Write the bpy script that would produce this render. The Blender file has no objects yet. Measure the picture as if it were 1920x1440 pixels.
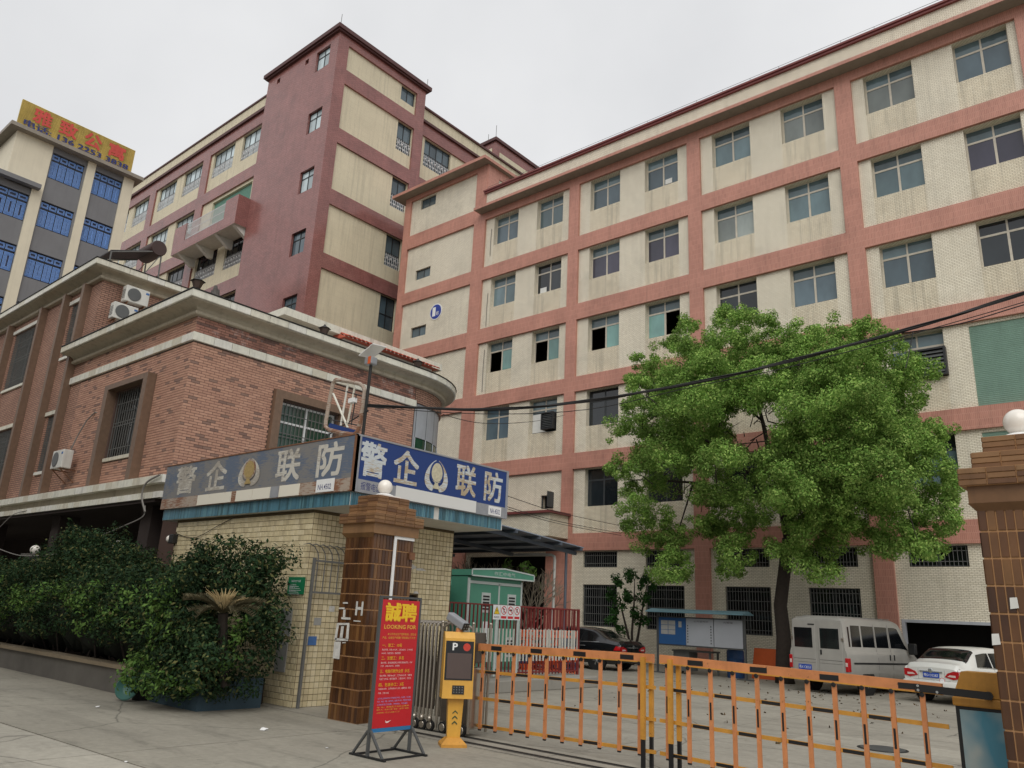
import bpy, bmesh, math, random
import numpy as np
from mathutils import Vector, Matrix

# ------------------------------------------------------------------ camera, world, sun, exposure
SC = bpy.context.scene
COL = SC.collection
EYE = 1.7
FPX, YAW, PIT, ROL = 1463.07, math.radians(131.110), math.radians(16.453), math.radians(2.755)
FW = Vector((math.cos(PIT)*math.cos(YAW), math.cos(PIT)*math.sin(YAW), math.sin(PIT)))
_r0 = Vector((math.sin(YAW), -math.cos(YAW), 0)); _u0 = _r0.cross(FW)
RT = _r0*math.cos(ROL) + _u0*math.sin(ROL); UP = _u0*math.cos(ROL) - _r0*math.sin(ROL)
CAM = Vector((0, 0, EYE))
cam_d = bpy.data.cameras.new('camera'); cam = bpy.data.objects.new('camera', cam_d); COL.objects.link(cam)
cam_d.sensor_width = 36.0; cam_d.lens = 36.0*FPX/1920.0; cam_d.clip_end = 3000; cam_d.clip_start = 0.05
cam.matrix_world = Matrix(((RT.x, UP.x, -FW.x, CAM.x), (RT.y, UP.y, -FW.y, CAM.y), (RT.z, UP.z, -FW.z, CAM.z), (0, 0, 0, 1)))
SC.camera = cam

world = bpy.data.worlds.new('World'); SC.world = world; world.use_nodes = True
wn = world.node_tree.nodes; wl = world.node_tree.links; wn.clear()
w_out = wn.new('ShaderNodeOutputWorld'); w_bg = wn.new('ShaderNodeBackground')
w_sky = wn.new('ShaderNodeTexSky'); w_sky.sky_type = 'NISHITA'; w_sky.sun_disc = False
w_sky.sun_elevation = math.radians(46); w_sky.sun_rotation = math.radians(143); w_sky.air_density = 1.0; w_sky.dust_density = 6.0
w_hs = wn.new('ShaderNodeHueSaturation'); w_hs.inputs['Saturation'].default_value = 0.15; w_hs.inputs['Value'].default_value = 0.10
w_no = wn.new('ShaderNodeTexNoise'); w_no.inputs['Scale'].default_value = 2.2; w_no.inputs['Detail'].default_value = 5
w_rp = wn.new('ShaderNodeValToRGB'); w_rp.color_ramp.elements[0].position = .3; w_rp.color_ramp.elements[0].color = (.655, .665, .685, 1)
w_rp.color_ramp.elements[1].position = .7; w_rp.color_ramp.elements[1].color = (.83, .835, .845, 1)
w_mx = wn.new('ShaderNodeMix'); w_mx.data_type = 'RGBA'; w_mx.inputs[0].default_value = 0.95
w_tc = wn.new('ShaderNodeTexCoord')
wl.new(w_tc.outputs['Generated'], w_no.inputs['Vector']); wl.new(w_no.outputs['Fac'], w_rp.inputs[0])
wl.new(w_sky.outputs[0], w_hs.inputs['Color']); wl.new(w_hs.outputs[0], w_mx.inputs[6]); wl.new(w_rp.outputs[0], w_mx.inputs[7])
wl.new(w_mx.outputs[2], w_bg.inputs[0]); w_bg.inputs[1].default_value = 1.0; wl.new(w_bg.outputs[0], w_out.inputs[0])

sun_d = bpy.data.lights.new('sun', 'SUN'); sun = bpy.data.objects.new('sun', sun_d); COL.objects.link(sun)
sun_d.energy = 1.5; sun_d.angle = math.radians(50); sun_d.color = (1, .97, .92)
SUN_DIR = Vector((0.46, -0.62, 0.80)).normalized()       # towards the bright part of the cloud
sun.rotation_euler = (-SUN_DIR).to_track_quat('-Z', 'Y').to_euler(); sun.location = (10, -10, 40)

SC.view_settings.view_transform = 'Standard'; SC.view_settings.look = 'None'; SC.view_settings.gamma = 1.0
SC.view_settings.exposure = 0.08; SC.view_settings.use_curve_mapping = False
SC.cycles.use_denoising = True; SC.cycles.max_bounces = 6; SC.cycles.diffuse_bounces = 3; SC.cycles.transparent_max_bounces = 8

# ------------------------------------------------------------------ pixel (1920x1440) -> place
def ray(x, y): return FW*FPX + RT*(x-960) + UP*(720-y)
def pY(x, y, Y): d = ray(x, y); return CAM + d*(Y/d.y)
def pX(x, y, X): d = ray(x, y); return CAM + d*(X/d.x)
def pZ(x, y, z=0.0): d = ray(x, y); return CAM + d*((z-EYE)/d.z)
def prj(p):
    q = Vector(p)-CAM; w = q.dot(FW); return 960+FPX*q.dot(RT)/w, 720-FPX*q.dot(UP)/w

# ------------------------------------------------------------------ text meshes (flat lettering), made first
TXT = {}
def make_text(strings):
    obs = []
    for s, bold in strings:
        cu = bpy.data.curves.new('t', 'FONT'); cu.body = s; cu.size = 1; cu.offset = bold; cu.resolution_u = 2; cu.fill_mode = 'BOTH'; cu.extrude = 0.0
        cu.space_line = 1.15
        ob = bpy.data.objects.new('t', cu); COL.objects.link(ob); obs.append((s, ob))
    dg = bpy.context.evaluated_depsgraph_get()
    for s, ob in obs:
        me = bpy.data.meshes.new_from_object(ob.evaluated_get(dg))
        TXT[s] = ([tuple(v.co) for v in me.vertices], [tuple(p.vertices) for p in me.polygons])
        bpy.data.meshes.remove(me)
    for s, ob in obs:
        cu = ob.data; bpy.data.objects.remove(ob); bpy.data.curves.remove(cu)

# ------------------------------------------------------------------ materials
def lin(c):
    def f(v): v /= 255.0; return v/12.92 if v <= .04045 else ((v+.055)/1.055)**2.4
    return (f(c[0]), f(c[1]), f(c[2]), 1.0)
MATS = {}
class NT:
    def __init__(s, name):
        s.m = bpy.data.materials.new(name); s.m.use_nodes = True; s.t = s.m.node_tree; s.n = s.t.nodes; s.l = s.t.links
        s.b = s.n['Principled BSDF']; MATS[name] = s.m
    def new(s, t, **kw):
        x = s.n.new('ShaderNode'+t)
        for k, v in kw.items():
            if k in x.inputs: x.inputs[k].default_value = v
            else: setattr(x, k, v)
        return x
    def link(s, a, b): s.l.new(a, b)
    def mixc(s, mode, fac, a, b):
        x = s.n.new('ShaderNodeMix'); x.data_type = 'RGBA'; x.blend_type = mode
        for sock, v in ((x.inputs[0], fac), (x.inputs[6], a), (x.inputs[7], b)):
            if hasattr(v, 'default_value') or hasattr(v, 'is_output'): s.link(v, sock)
            else: sock.default_value = v
        return x.outputs[2]
    def ramp(s, src, p0, c0, p1, c1):
        r = s.n.new('ShaderNodeValToRGB'); e = r.color_ramp.elements
        e[0].position = p0; e[0].color = c0; e[1].position = p1; e[1].color = c1; s.link(src, r.inputs[0]); return r.outputs[0]
    def obj(s): return s.new('TexCoord').outputs['Object']
    def geo(s): return s.new('NewGeometry').outputs['Position']
    def noise(s, vec, scale, detail=4, rough=.6):
        x = s.new('TexNoise', Scale=scale, Detail=detail, Roughness=rough); s.link(vec, x.inputs['Vector']); return x.outputs['Fac']
    def mapped(s, vec, sc):
        x = s.new('Mapping'); x.inputs['Scale'].default_value = sc; s.link(vec, x.inputs['Vector']); return x.outputs[0]
    def bump(s, h, strength, dist=.01):
        x = s.new('Bump', Strength=strength, Distance=dist); s.link(h, x.inputs['Height']); s.link(x.outputs[0], s.b.inputs['Normal'])
def W4(v): return (v, v, v, 1)
def dirty(nt, col, amt, scale, streak=0.0, grime=0.0):
    """large soft variation, vertical rain streaks and blotchy dirt over a colour"""
    P = nt.geo()
    if amt: col = nt.mixc('MULTIPLY', 1.0, col, nt.ramp(nt.noise(P, scale), .25, W4(1-amt), .75, W4(1+amt*.35)))
    if streak:
        v = nt.mapped(P, (5.0, 5.0, .22)); r = nt.ramp(nt.noise(v, 1.0, 5, .65), .50, W4(1), .78, W4(1-streak))
        col = nt.mixc('MULTIPLY', 1.0, col, r)
    if grime:
        r = nt.ramp(nt.noise(P, .55, 6, .7), .52, W4(1), .72, W4(1-grime)); col = nt.mixc('MULTIPLY', 1.0, col, r)
    return col
def plain(name, c, rough=.6, amt=.12, scale=3.0, metal=0.0, streak=0.0, grime=0.0, spec=.5, bump=0.0, bscale=60.0, coat=0.0, chips=None):
    nt = NT(name); col = lin(c)
    rgb = nt.new('RGB'); rgb.outputs[0].default_value = col
    o = dirty(nt, rgb.outputs[0], amt, scale, streak, grime)
    if chips:
        k = nt.new('RGB'); k.outputs[0].default_value = lin(chips); o = nt.mixc('MIX', nt.ramp(nt.noise(nt.geo(), 16.0, 6, .72), .63, W4(0), .68, W4(.85)), o, k.outputs[0])
    nt.link(o, nt.b.inputs['Base Color']); nt.b.inputs['Roughness'].default_value = rough; nt.b.inputs['Metallic'].default_value = metal
    nt.b.inputs['Specular IOR Level'].default_value = spec; nt.b.inputs['Coat Weight'].default_value = coat
    if bump: nt.bump(nt.noise(nt.geo(), bscale, 3), bump, .004)
    return nt.m
def tiled(name, c1, c2, mortar, bw, bh, ms=.012, rough=.45, amt=.12, streak=0.0, grime=0.0, bump=.4, off=.5, vertical=False, spec=.4):
    """small wall tiles on any axis-aligned wall (u = x+y, v = z)"""
    nt = NT(name); sx = nt.new('SeparateXYZ'); nt.link(nt.geo(), sx.inputs[0])
    ad = nt.new('Math', operation='ADD'); nt.link(sx.outputs[0], ad.inputs[0]); nt.link(sx.outputs[1], ad.inputs[1])
    cb = nt.new('CombineXYZ')
    if vertical: nt.link(sx.outputs[2], cb.inputs[0]); nt.link(ad.outputs[0], cb.inputs[1])
    else: nt.link(ad.outputs[0], cb.inputs[0]); nt.link(sx.outputs[2], cb.inputs[1])
    br = nt.new('TexBrick', Color1=lin(c1), Color2=lin(c2), Mortar=lin(mortar)); br.offset = off
    for k, v in (('Scale', 1.0), ('Mortar Size', ms), ('Mortar Smooth', .1), ('Bias', 0.0), ('Brick Width', bw), ('Row Height', bh)): br.inputs[k].default_value = v
    nt.link(cb.outputs[0], br.inputs['Vector'])
    o = dirty(nt, br.outputs['Color'], amt, .7, streak, grime)
    nt.link(o, nt.b.inputs['Base Color']); nt.b.inputs['Roughness'].default_value = rough; nt.b.inputs['Specular IOR Level'].default_value = spec
    if bump:
        inv = nt.new('Math', operation='SUBTRACT'); inv.inputs[0].default_value = 1; nt.link(br.outputs['Fac'], inv.inputs[1]); nt.bump(inv.outputs[0], bump, .006)
    return nt.m
def pieces(name, palette, rough=.6, amt=.12, spec=.4, grime=0.0, streak=0.0, scale=8.0, bump=0.0):
    """loose pieces: every island and every object takes its own shade"""
    nt = NT(name); g = nt.new('NewGeometry'); oi = nt.new('ObjectInfo')
    a = nt.new('Math', operation='ADD'); nt.link(g.outputs['Random Per Island'], a.inputs[0]); nt.link(oi.outputs['Random'], a.inputs[1])
    f = nt.new('Math', operation='FRACT'); nt.link(a.outputs[0], f.inputs[0])
    r = nt.n.new('ShaderNodeValToRGB'); r.color_ramp.interpolation = 'CONSTANT'; e = r.color_ramp.elements
    tot = sum(w for _, w in palette); acc = 0
    for i, (c, w) in enumerate(palette):
        el = e[i] if i < 2 else e.new(min(.999, acc/tot)); el.position = acc/tot; el.color = lin(c); acc += w
    nt.link(f.outputs[0], r.inputs[0])
    o = dirty(nt, r.outputs[0], amt, scale, streak, grime)
    nt.link(o, nt.b.inputs['Base Color']); nt.b.inputs['Roughness'].default_value = rough; nt.b.inputs['Specular IOR Level'].default_value = spec
    if bump: nt.bump(nt.noise(nt.geo(), 90, 3), bump, .003)
    return nt.m
def leafmat(name, cols, trans=.35, rough=.8):
    nt = NT(name); g = nt.new('NewGeometry'); r = nt.n.new('ShaderNodeValToRGB'); e = r.color_ramp.elements
    e[0].color = lin(cols[0]); e[1].position = 1.0; e[1].color = lin(cols[-1])
    for i, c in enumerate(cols[1:-1]): e.new((i+1)/(len(cols)-1)).color = lin(c)
    nt.link(g.outputs['Random Per Island'], r.inputs[0])
    o = nt.mixc('MULTIPLY', 1.0, r.outputs[0], nt.ramp(nt.noise(g.outputs['Position'], .9, 2), .35, W4(.7), .65, W4(1.2)))
    nt.link(o, nt.b.inputs['Base Color']); nt.b.inputs['Roughness'].default_value = rough; nt.b.inputs['Specular IOR Level'].default_value = .15
    tr = nt.new('BsdfTranslucent'); nt.link(o, tr.inputs[0]); mx = nt.new('MixShader'); mx.inputs[0].default_value = trans
    nt.link(nt.b.outputs[0], mx.inputs[1]); nt.link(tr.outputs[0], mx.inputs[2]); nt.link(mx.outputs[0], nt.n['Material Output'].inputs[0])
    return nt.m
def glassy(name, c, rough=.06, amt=.25, spec=.7):
    """window glass: every pane a little lighter or darker, with faint waviness"""
    nt = NT(name); oi = nt.new('ObjectInfo'); rgb = nt.new('RGB'); rgb.outputs[0].default_value = lin(c)
    o = nt.mixc('MULTIPLY', 1, rgb.outputs[0], nt.ramp(oi.outputs['Random'], 0, W4(.55), 1, W4(1.25)))  # random base tone per pane stands in for uneven reflections
    o = nt.mixc('MULTIPLY', 1, o, nt.ramp(nt.noise(nt.mapped(nt.geo(), (1, 1, .5)), 1.1, 3), .3, W4(1-amt), .7, W4(1.15)))
    nt.link(o, nt.b.inputs['Base Color']); nt.b.inputs['Roughness'].default_value = rough; nt.b.inputs['Specular IOR Level'].default_value = spec
    nt.bump(nt.noise(nt.geo(), 1.7, 2), .25, .03); return nt.m

# ------------------------------------------------------------------ mesh builder
class MB:
    def __init__(s): s.v = []; s.f = []; s.mi = []; s.cur = 0
    def add(s, vs, fs):
        o = len(s.v); s.v += [tuple(v) for v in vs]; s.f += [tuple(i+o for i in f) for f in fs]; s.mi += [s.cur]*len(fs); return s
    def box(s, x0, x1, y0, y1, z0, z1):
        if x0 > x1: x0, x1 = x1, x0
        if y0 > y1: y0, y1 = y1, y0
        if z0 > z1: z0, z1 = z1, z0
        return s.add([(x0,y0,z0),(x1,y0,z0),(x1,y1,z0),(x0,y1,z0),(x0,y0,z1),(x1,y0,z1),(x1,y1,z1),(x0,y1,z1)],
                     [(0,3,2,1),(4,5,6,7),(0,1,5,4),(1,2,6,5),(2,3,7,6),(3,0,4,7)])
    def cbox(s, c, sx, sy, sz): return s.box(c[0]-sx/2, c[0]+sx/2, c[1]-sy/2, c[1]+sy/2, c[2]-sz/2, c[2]+sz/2)
    def bbox(s, x0, x1, y0, y1, z0, z1, b=.02):
        """box with bevelled edges"""
        bm = bmesh.new(); m = Matrix.Translation(((x0+x1)/2, (y0+y1)/2, (z0+z1)/2)) @ Matrix.Diagonal((abs(x1-x0), abs(y1-y0), abs(z1-z0), 1))
        bmesh.ops.create_cube(bm, size=1, matrix=m); bmesh.ops.bevel(bm, geom=bm.edges[:], offset=b, segments=2, affect='EDGES', profile=.5)
        bm.verts.index_update(); s.add([v.co[:] for v in bm.verts], [[v.index for v in f.verts] for f in bm.faces]); bm.free(); return s
    def quad(s, a, b, c, d): return s.add([a, b, c, d], [(0, 1, 2, 3)])
    def poly(s, pts): return s.add(pts, [tuple(range(len(pts)))])
    def prism(s, pts, off):
        """closed polygon pts pushed along vector off"""
        n = len(pts); off = Vector(off); q = [tuple(Vector(p)+off) for p in pts]
        return s.add(list(pts)+q, [tuple(range(n))[::-1], tuple(range(n, 2*n))]+[(i, (i+1) % n, n+(i+1) % n, n+i) for i in range(n)])
    def bar(s, a, b, w, h=None, up=(0, 0, 1)):
        """rectangular bar from a to b"""
        h = h or w; a = Vector(a); b = Vector(b); d = (b-a).normalized(); u = Vector(up)
        if abs(d.dot(u)) > .95: u = Vector((0, 1, 0)) if abs(d.y) < .9 else Vector((1, 0, 0))
        r = d.cross(u).normalized()*(w/2); u = r.cross(d).normalized()*(h/2)
        return s.add([a-r-u, a+r-u, a+r+u, a-r+u, b-r-u, b+r-u, b+r+u, b-r+u], [(0,1,2,3),(7,6,5,4),(0,4,5,1),(1,5,6,2),(2,6,7,3),(3,7,4,0)])
    def tube(s, pts, r, n=6, cap=True):
        pts = [Vector(p) for p in pts]; rs = r if isinstance(r, (list, tuple)) else [r]*len(pts); o = len(s.v); pu = None
        for i, p in enumerate(pts):
            d = (pts[min(i+1, len(pts)-1)]-pts[max(i-1, 0)])
            if d.length < 1e-9: d = Vector((0, 0, 1))
            d.normalize()
            if pu is None: u = Vector((0, 0, 1)) if abs(d.z) < .9 else Vector((1, 0, 0))
            else: u = pu
            a = d.cross(u)
            if a.length < 1e-6: a = d.cross(Vector((0, 1, 0)))
            a.normalize(); b = a.cross(d).normalized(); pu = b
            for k in range(n):
                t = 2*math.pi*k/n; s.v.append(tuple(p+(a*math.cos(t)+b*math.sin(t))*rs[i]))
        fs = []
        for i in range(len(pts)-1):
            for k in range(n): fs.append((o+i*n+k, o+i*n+(k+1) % n, o+(i+1)*n+(k+1) % n, o+(i+1)*n+k))
        if cap: fs.append(tuple(o+k for k in range(n))[::-1]); fs.append(tuple(o+(len(pts)-1)*n+k for k in range(n)))
        s.f += fs; s.mi += [s.cur]*len(fs); return s
    def lathe(s, c, prof, n=20, axis='z'):
        """prof = [(radius, height)] turned about an axis through c"""
        o = len(s.v); c = Vector(c)
        for r, h in prof:
            for k in range(n):
                t = 2*math.pi*k/n; x, y = r*math.cos(t), r*math.sin(t)
                s.v.append(tuple(c+Vector({'z': (x, y, h), 'y': (x, h, y), 'x': (h, x, y)}[axis])))
        fs = [(o+i*n+k, o+i*n+(k+1) % n, o+(i+1)*n+(k+1) % n, o+(i+1)*n+k) for i in range(len(prof)-1) for k in range(n)]
        fs.append(tuple(o+k for k in range(n))[::-1]); fs.append(tuple(o+(len(prof)-1)*n+k for k in range(n)))
        s.f += fs; s.mi += [s.cur]*len(fs); return s
    def sphere(s, c, r, n=20, m=12, sz=1.0):
        return s.lathe(c, [(max(1e-4, r*math.sin(math.pi*i/m)), -r*sz*math.cos(math.pi*i/m)) for i in range(m+1)], n)
    def rough(s, c, r, seed, n=10, m=7, amt=.3):
        rnd = random.Random(seed); o = len(s.v); s.sphere(c, r, n, m)
        for i in range(o, len(s.v)):
            k = 1+amt*(rnd.random()-.5)*2; s.v[i] = tuple(Vector(c)+(Vector(s.v[i])-Vector(c))*k)
        return s
    def text(s, txt, org, u, v, fat=0.0):
        """lettering fitted into the rectangle org, org+u, org+v"""
        vs, fs = TXT[txt]; xs = [p[0] for p in vs]; ys = [p[1] for p in vs]; x0, x1, y0, y1 = min(xs), max(xs), min(ys), max(ys)
        org = Vector(org); u = Vector(u); v = Vector(v)
        n = u.cross(v).normalized()*.0004
        for k, (a, b) in enumerate([(0, 0)]+([(-fat, -fat), (fat, -fat), (-fat, fat), (fat, fat)] if fat else [])):
            s.add([org+n*k+u*((p[0]-x0)/max(1e-6, x1-x0)+a)+v*((p[1]-y0)/max(1e-6, y1-y0)+b) for p in vs], fs)
        return s
    def build(s, name, mats, parent=None, smooth=False, local=False, fix=True):
        me = bpy.data.meshes.new(name); me.from_pydata(s.v, [], s.f)
        if not isinstance(mats, (list, tuple)): mats = [mats]
        for m in mats: me.materials.append(MATS[m] if isinstance(m, str) else m)
        if len(mats) > 1: me.polygons.foreach_set('material_index', s.mi)
        if smooth: me.polygons.foreach_set('use_smooth', [True]*len(me.polygons))
        if fix and len(s.f) < 30000:
            bm = bmesh.new(); bm.from_mesh(me); bmesh.ops.recalc_face_normals(bm, faces=bm.faces[:]); bm.to_mesh(me); bm.free()
        if smooth and smooth != 'all':
            try: me.set_sharp_from_angle(angle=math.radians(40))
            except Exception: pass
        return put(name, me, parent, local)
def put(name, me, parent=None, local=False):
    o = bpy.data.objects.new(name, me); COL.objects.link(o)
    if parent is not None: child(o, parent, local)
    return o
ORG = {}
def child(o, parent, local=False):
    o.parent = parent
    if not local: o.matrix_parent_inverse = Matrix.Translation(-Vector(ORG.get(parent.name, (0, 0, 0))))
    # a part's own children keep the root's frame: parts sit at the root's origin
    ORG[o.name] = (0, 0, 0)
def piece(name, me, parent, loc, rot=None, local=False):
    o = put(name, me, parent, local); o.location = loc
    if rot: o.rotation_euler = rot
    return o
def tag(o, label=None, cat=None, group=None, kind=None):
    for k, v in (('label', label), ('category', cat), ('group', group), ('kind', kind)):
        if v: o[k] = v
    return o
def thing(name, label, cat, loc=(0, 0, 0), rz=0.0, group=None):
    o = bpy.data.objects.new(name, None); COL.objects.link(o); o.location = loc; o.rotation_euler = (0, 0, rz); o.empty_display_size = .2
    ORG[o.name] = tuple(loc); return tag(o, label, cat, group)
def meshdata(mb, name, mats, smooth=False):
    o = mb.build(name, mats, smooth=smooth); me = o.data; bpy.data.objects.remove(o); return me
def holes_wall(mb, F, u0, u1, v0, v1, holes, depth, reveal=True, stain=False):
    """wall sheet F(u,v,w) with rectangular holes and reveals of the given depth"""
    us = sorted({u0, u1, *[h[0] for h in holes], *[h[1] for h in holes]}); vs = sorted({v0, v1, *[h[2] for h in holes], *[h[3] for h in holes]})
    us = [u for u in us if u0-1e-6 <= u <= u1+1e-6]; vs = [v for v in vs if v0-1e-6 <= v <= v1+1e-6]
    for a, b in zip(us, us[1:]):
        for c, d in zip(vs, vs[1:]):
            m, n = (a+b)/2, (c+d)/2
            if any(h[0] < m < h[1] and h[2] < n < h[3] for h in holes): continue
            mb.cur = 1 if stain and any(h[0] < m < h[1] and n < h[2] for h in holes) else 0
            mb.quad(F(a, c, 0), F(b, c, 0), F(b, d, 0), F(a, d, 0))
    mb.cur = 0
    if reveal:
        for a, b, c, d in holes:
            mb.quad(F(a, c, 0), F(b, c, 0), F(b, c, depth), F(a, c, depth)); mb.quad(F(a, d, 0), F(b, d, 0), F(b, d, depth), F(a, d, depth))
            mb.quad(F(a, c, 0), F(a, d, 0), F(a, d, depth), F(a, c, depth)); mb.quad(F(b, c, 0), F(b, d, 0), F(b, d, depth), F(b, c, depth))
    return mb
def leaves_mesh(name, mat, centers, radii, counts, size, seed, parent=None, shell=.55, droop=.3, squash=1.0, aspect=.45):
    rng = np.random.default_rng(seed); P = []; Nn = []
    for c, r, n in zip(centers, radii, counts):
        d = rng.normal(size=(n, 3)); d /= np.linalg.norm(d, axis=1)[:, None]
        rr = r*(shell+(1-shell)*rng.random(n)**.7)*(1+.18*np.sin(d[:, 0]*7+c[0]*3)*np.sin(d[:, 1]*6+c[2]*5))
        q = d*rr[:, None]; q[:, 2] *= squash; P.append(q+np.array(c)); Nn.append(d)
    P = np.concatenate(P); Nn = np.concatenate(Nn); n = len(P)
    nrm = Nn*.85+rng.normal(size=(n, 3))*.5; nrm[:, 2] += .3; nrm /= np.linalg.norm(nrm, axis=1)[:, None]
    t = rng.normal(size=(n, 3)); t[:, 2] -= droop; t -= nrm*np.sum(t*nrm, axis=1)[:, None]; t /= np.linalg.norm(t, axis=1)[:, None]
    b = np.cross(nrm, t); s = (size*(.6+.8*rng.random(n)))[:, None]
    V = np.empty((n, 4, 3)); V[:, 0] = P-t*s*.5; V[:, 1] = P+b*s*aspect*.5+nrm*s*.08; V[:, 2] = P+t*s*.5; V[:, 3] = P-b*s*aspect*.5+nrm*s*.08
    me = bpy.data.meshes.new(name); me.vertices.add(n*4); me.vertices.foreach_set('co', V.reshape(-1)); me.loops.add(n*4)
    me.loops.foreach_set('vertex_index', np.arange(n*4, dtype=np.int32)); me.polygons.add(n); me.polygons.foreach_set('loop_start', np.arange(0, n*4, 4, dtype=np.int32))
    me.update(); me.validate(); me.materials.append(MATS[mat]); return put(name, me, parent)
# ------------------------------------------------------------------ lettering and materials
POSTER = ['本公司专业生产塑料制品，因企业', '产品、设备生产规模扩展急需以下人才：', '一、普工：10名', '男女不限，年龄18-45岁，工资3000元，工作时间', '10小时，包吃包住，加班另算', '二、注塑工：多名',
          '男女不限，能适应两班倒工作制有经验者优先，计件', '工资：4500-6000元，包吃住', '三、电脑印刷作业员  多名', '男女不限，年龄18-42岁，工资4500元/月，有意者', '可进厂工作证，能吃苦耐劳，工资5000元，包吃住',
          '四、包装杂工：3名', '年龄20-45岁，工作时间10个小时，底薪包住  男女', '不限，二班1-40名', '公司为员工提供良好的工作环境和生活环境，公司食堂，员工宿舍',
          '热水，电视，风扇，图书室等，每周六不加班，有意者前来面试', '公司设有员工活动室，年终奖金，节日福利', '地  址：南海区工业区公寓旁', '联系人：先生小姐  电话：请到厂面谈', '上班时间：早上八点至十二点']
make_text([(c, 0) for c in '警企联防雅致公寓'] + [('电话: 136 2253 3838', 0), ('NH.4502', .004), ('报警电话', 0), ('誠聘', 0), ('LOOKING FOR', .02),
           ('1', .02), ('栋', 0), ('P', .02), ('H', .03), ('粤X·C8253', 0), ('粤D·D528Z', 0), ('作汇中电气', .0), ('有电危险', 0), ('南海区安全生产公示牌', 0.0), ('责任人：', 0.0), ('企业名称：', 0.0), ('监督单位：', 0.0), ('公司宣传栏', .0), ('光荣榜', .0)]
          + [(t, 0) for t in POSTER])

plain('concrete', (150, 146, 137), .85, .16, .6, grime=.18, bump=.25)
def ground_mat(name, c, dark, crack=True):
    nt = NT(name); P = nt.geo(); rgb = nt.new('RGB'); rgb.outputs[0].default_value = lin(c); o = rgb.outputs[0]
    o = nt.mixc('MULTIPLY', 1, o, nt.ramp(nt.noise(P, .35, 6, .65), .3, W4(.80), .7, W4(1.10)))
    o = nt.mixc('MULTIPLY', 1, o, nt.ramp(nt.noise(nt.mapped(P, (1, 1, 1)), 9.0, 5, .7), .35, W4(.88), .65, W4(1.06)))
    o = nt.mixc('MULTIPLY', 1, o, nt.ramp(nt.noise(nt.mapped(P, (.5, 2.2, 1)), 1.3, 6, .7), .55, W4(1), .75, W4(1-dark)))
    vo = nt.new('TexVoronoi', feature='DISTANCE_TO_EDGE', Scale=.28); w = nt.new('Mapping'); nt.link(P, w.inputs[0])
    nn = nt.new('TexNoise', Scale=1.2, Detail=5); nt.link(P, nn.inputs['Vector']); vm = nt.mixc('ADD', .35, P, nn.outputs['Color']); nt.link(vm, vo.inputs['Vector'])
    if crack: o = nt.mixc('MULTIPLY', 1, o, nt.ramp(vo.outputs['Distance'], .0018, W4(.45), .0045, W4(1)))
    o = nt.mixc('MULTIPLY', 1, o, nt.ramp(nt.noise(nt.mapped(P, (.12, 1.6, 1)), 1.0, 4, .6), .52, W4(1), .72, W4(.80)))      # tyre tracks along the street
    o = nt.mixc('MULTIPLY', 1, o, nt.ramp(nt.noise(P, 2.3, 7, .75), .58, W4(1), .72, W4(.55)))      # oil and water stains
    nt.link(o, nt.b.inputs['Base Color']); nt.b.inputs['Roughness'].default_value = .82; nt.b.inputs['Specular IOR Level'].default_value = .3
    nt.bump(nt.noise(P, 70, 4), .3, .004)
ground_mat('street_concrete', (154, 149, 136), .36); ground_mat('street_concrete_pale', (172, 167, 154), .28); ground_mat('yard_concrete', (158, 153, 141), .38); ground_mat('dirt', (120, 112, 98), .3, False)
plain('joint', (60, 56, 50), .9, .2)
tiled('factory_tile', (238, 231, 212), (227, 219, 199), (166, 154, 130), .155, .057, .007, .5, .12, streak=.14, grime=.14)
tiled('factory_tile_stained', (234, 225, 202), (222, 211, 187), (158, 144, 118), .155, .057, .007, .55, .14, streak=.42, grime=.14)
tiled('factory_red', (192, 136, 119), (180, 125, 109), (208, 158, 140), .057, .24, .005, .5, .18, streak=.18, grime=.20, bump=.3)
plain('factory_coping', (120, 62, 60), .55, .2, 2, grime=.2)
plain('soffit', (150, 142, 130), .8, .15, 1.5, streak=.2)
plain('window_alu', (196, 188, 172), .45, .2, 4); plain('window_dark', (58, 62, 64), .5, .2, 4); plain('window_black', (30, 31, 33), .45, .1, 4)
glassy('pane_teal', (96, 116, 121)); glassy('pane_grey', (88, 105, 114)); glassy('pane_curtain', (138, 146, 142), .1); glassy('pane_painted_sky', (186, 202, 206), .06, .1, .8); glassy('pane_violet', (70, 68, 84)); glassy('pane_green', (120, 162, 156)); glassy('pane_dark', (38, 44, 48)); glassy('pane_black', (20, 24, 27))  # palest pane: sky reflection painted into the glass colour
plain('room_dark', (40, 38, 36), .9, .2); plain('paper_white', (215, 215, 210), .8, .1, 8)
plain('louver_black', (32, 33, 36), .5, .2, 6); plain('bars', (105, 105, 102), .5, .2, 8)
nt = NT('shutter_green'); sx = nt.new('SeparateXYZ'); nt.link(nt.geo(), sx.inputs[0]); rgb = nt.new('RGB'); rgb.outputs[0].default_value = lin((150, 178, 165))
nt.link(dirty(nt, rgb.outputs[0], .12, 2, .15), nt.b.inputs['Base Color']); nt.b.inputs['Roughness'].default_value = .5
plain('badge_blue', (38, 62, 150), .4, .05); plain('white_paint', (232, 232, 230), .5, .06, 6); plain('plaster_white', (212, 210, 202), .8, .1, 2, streak=.15)
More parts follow.
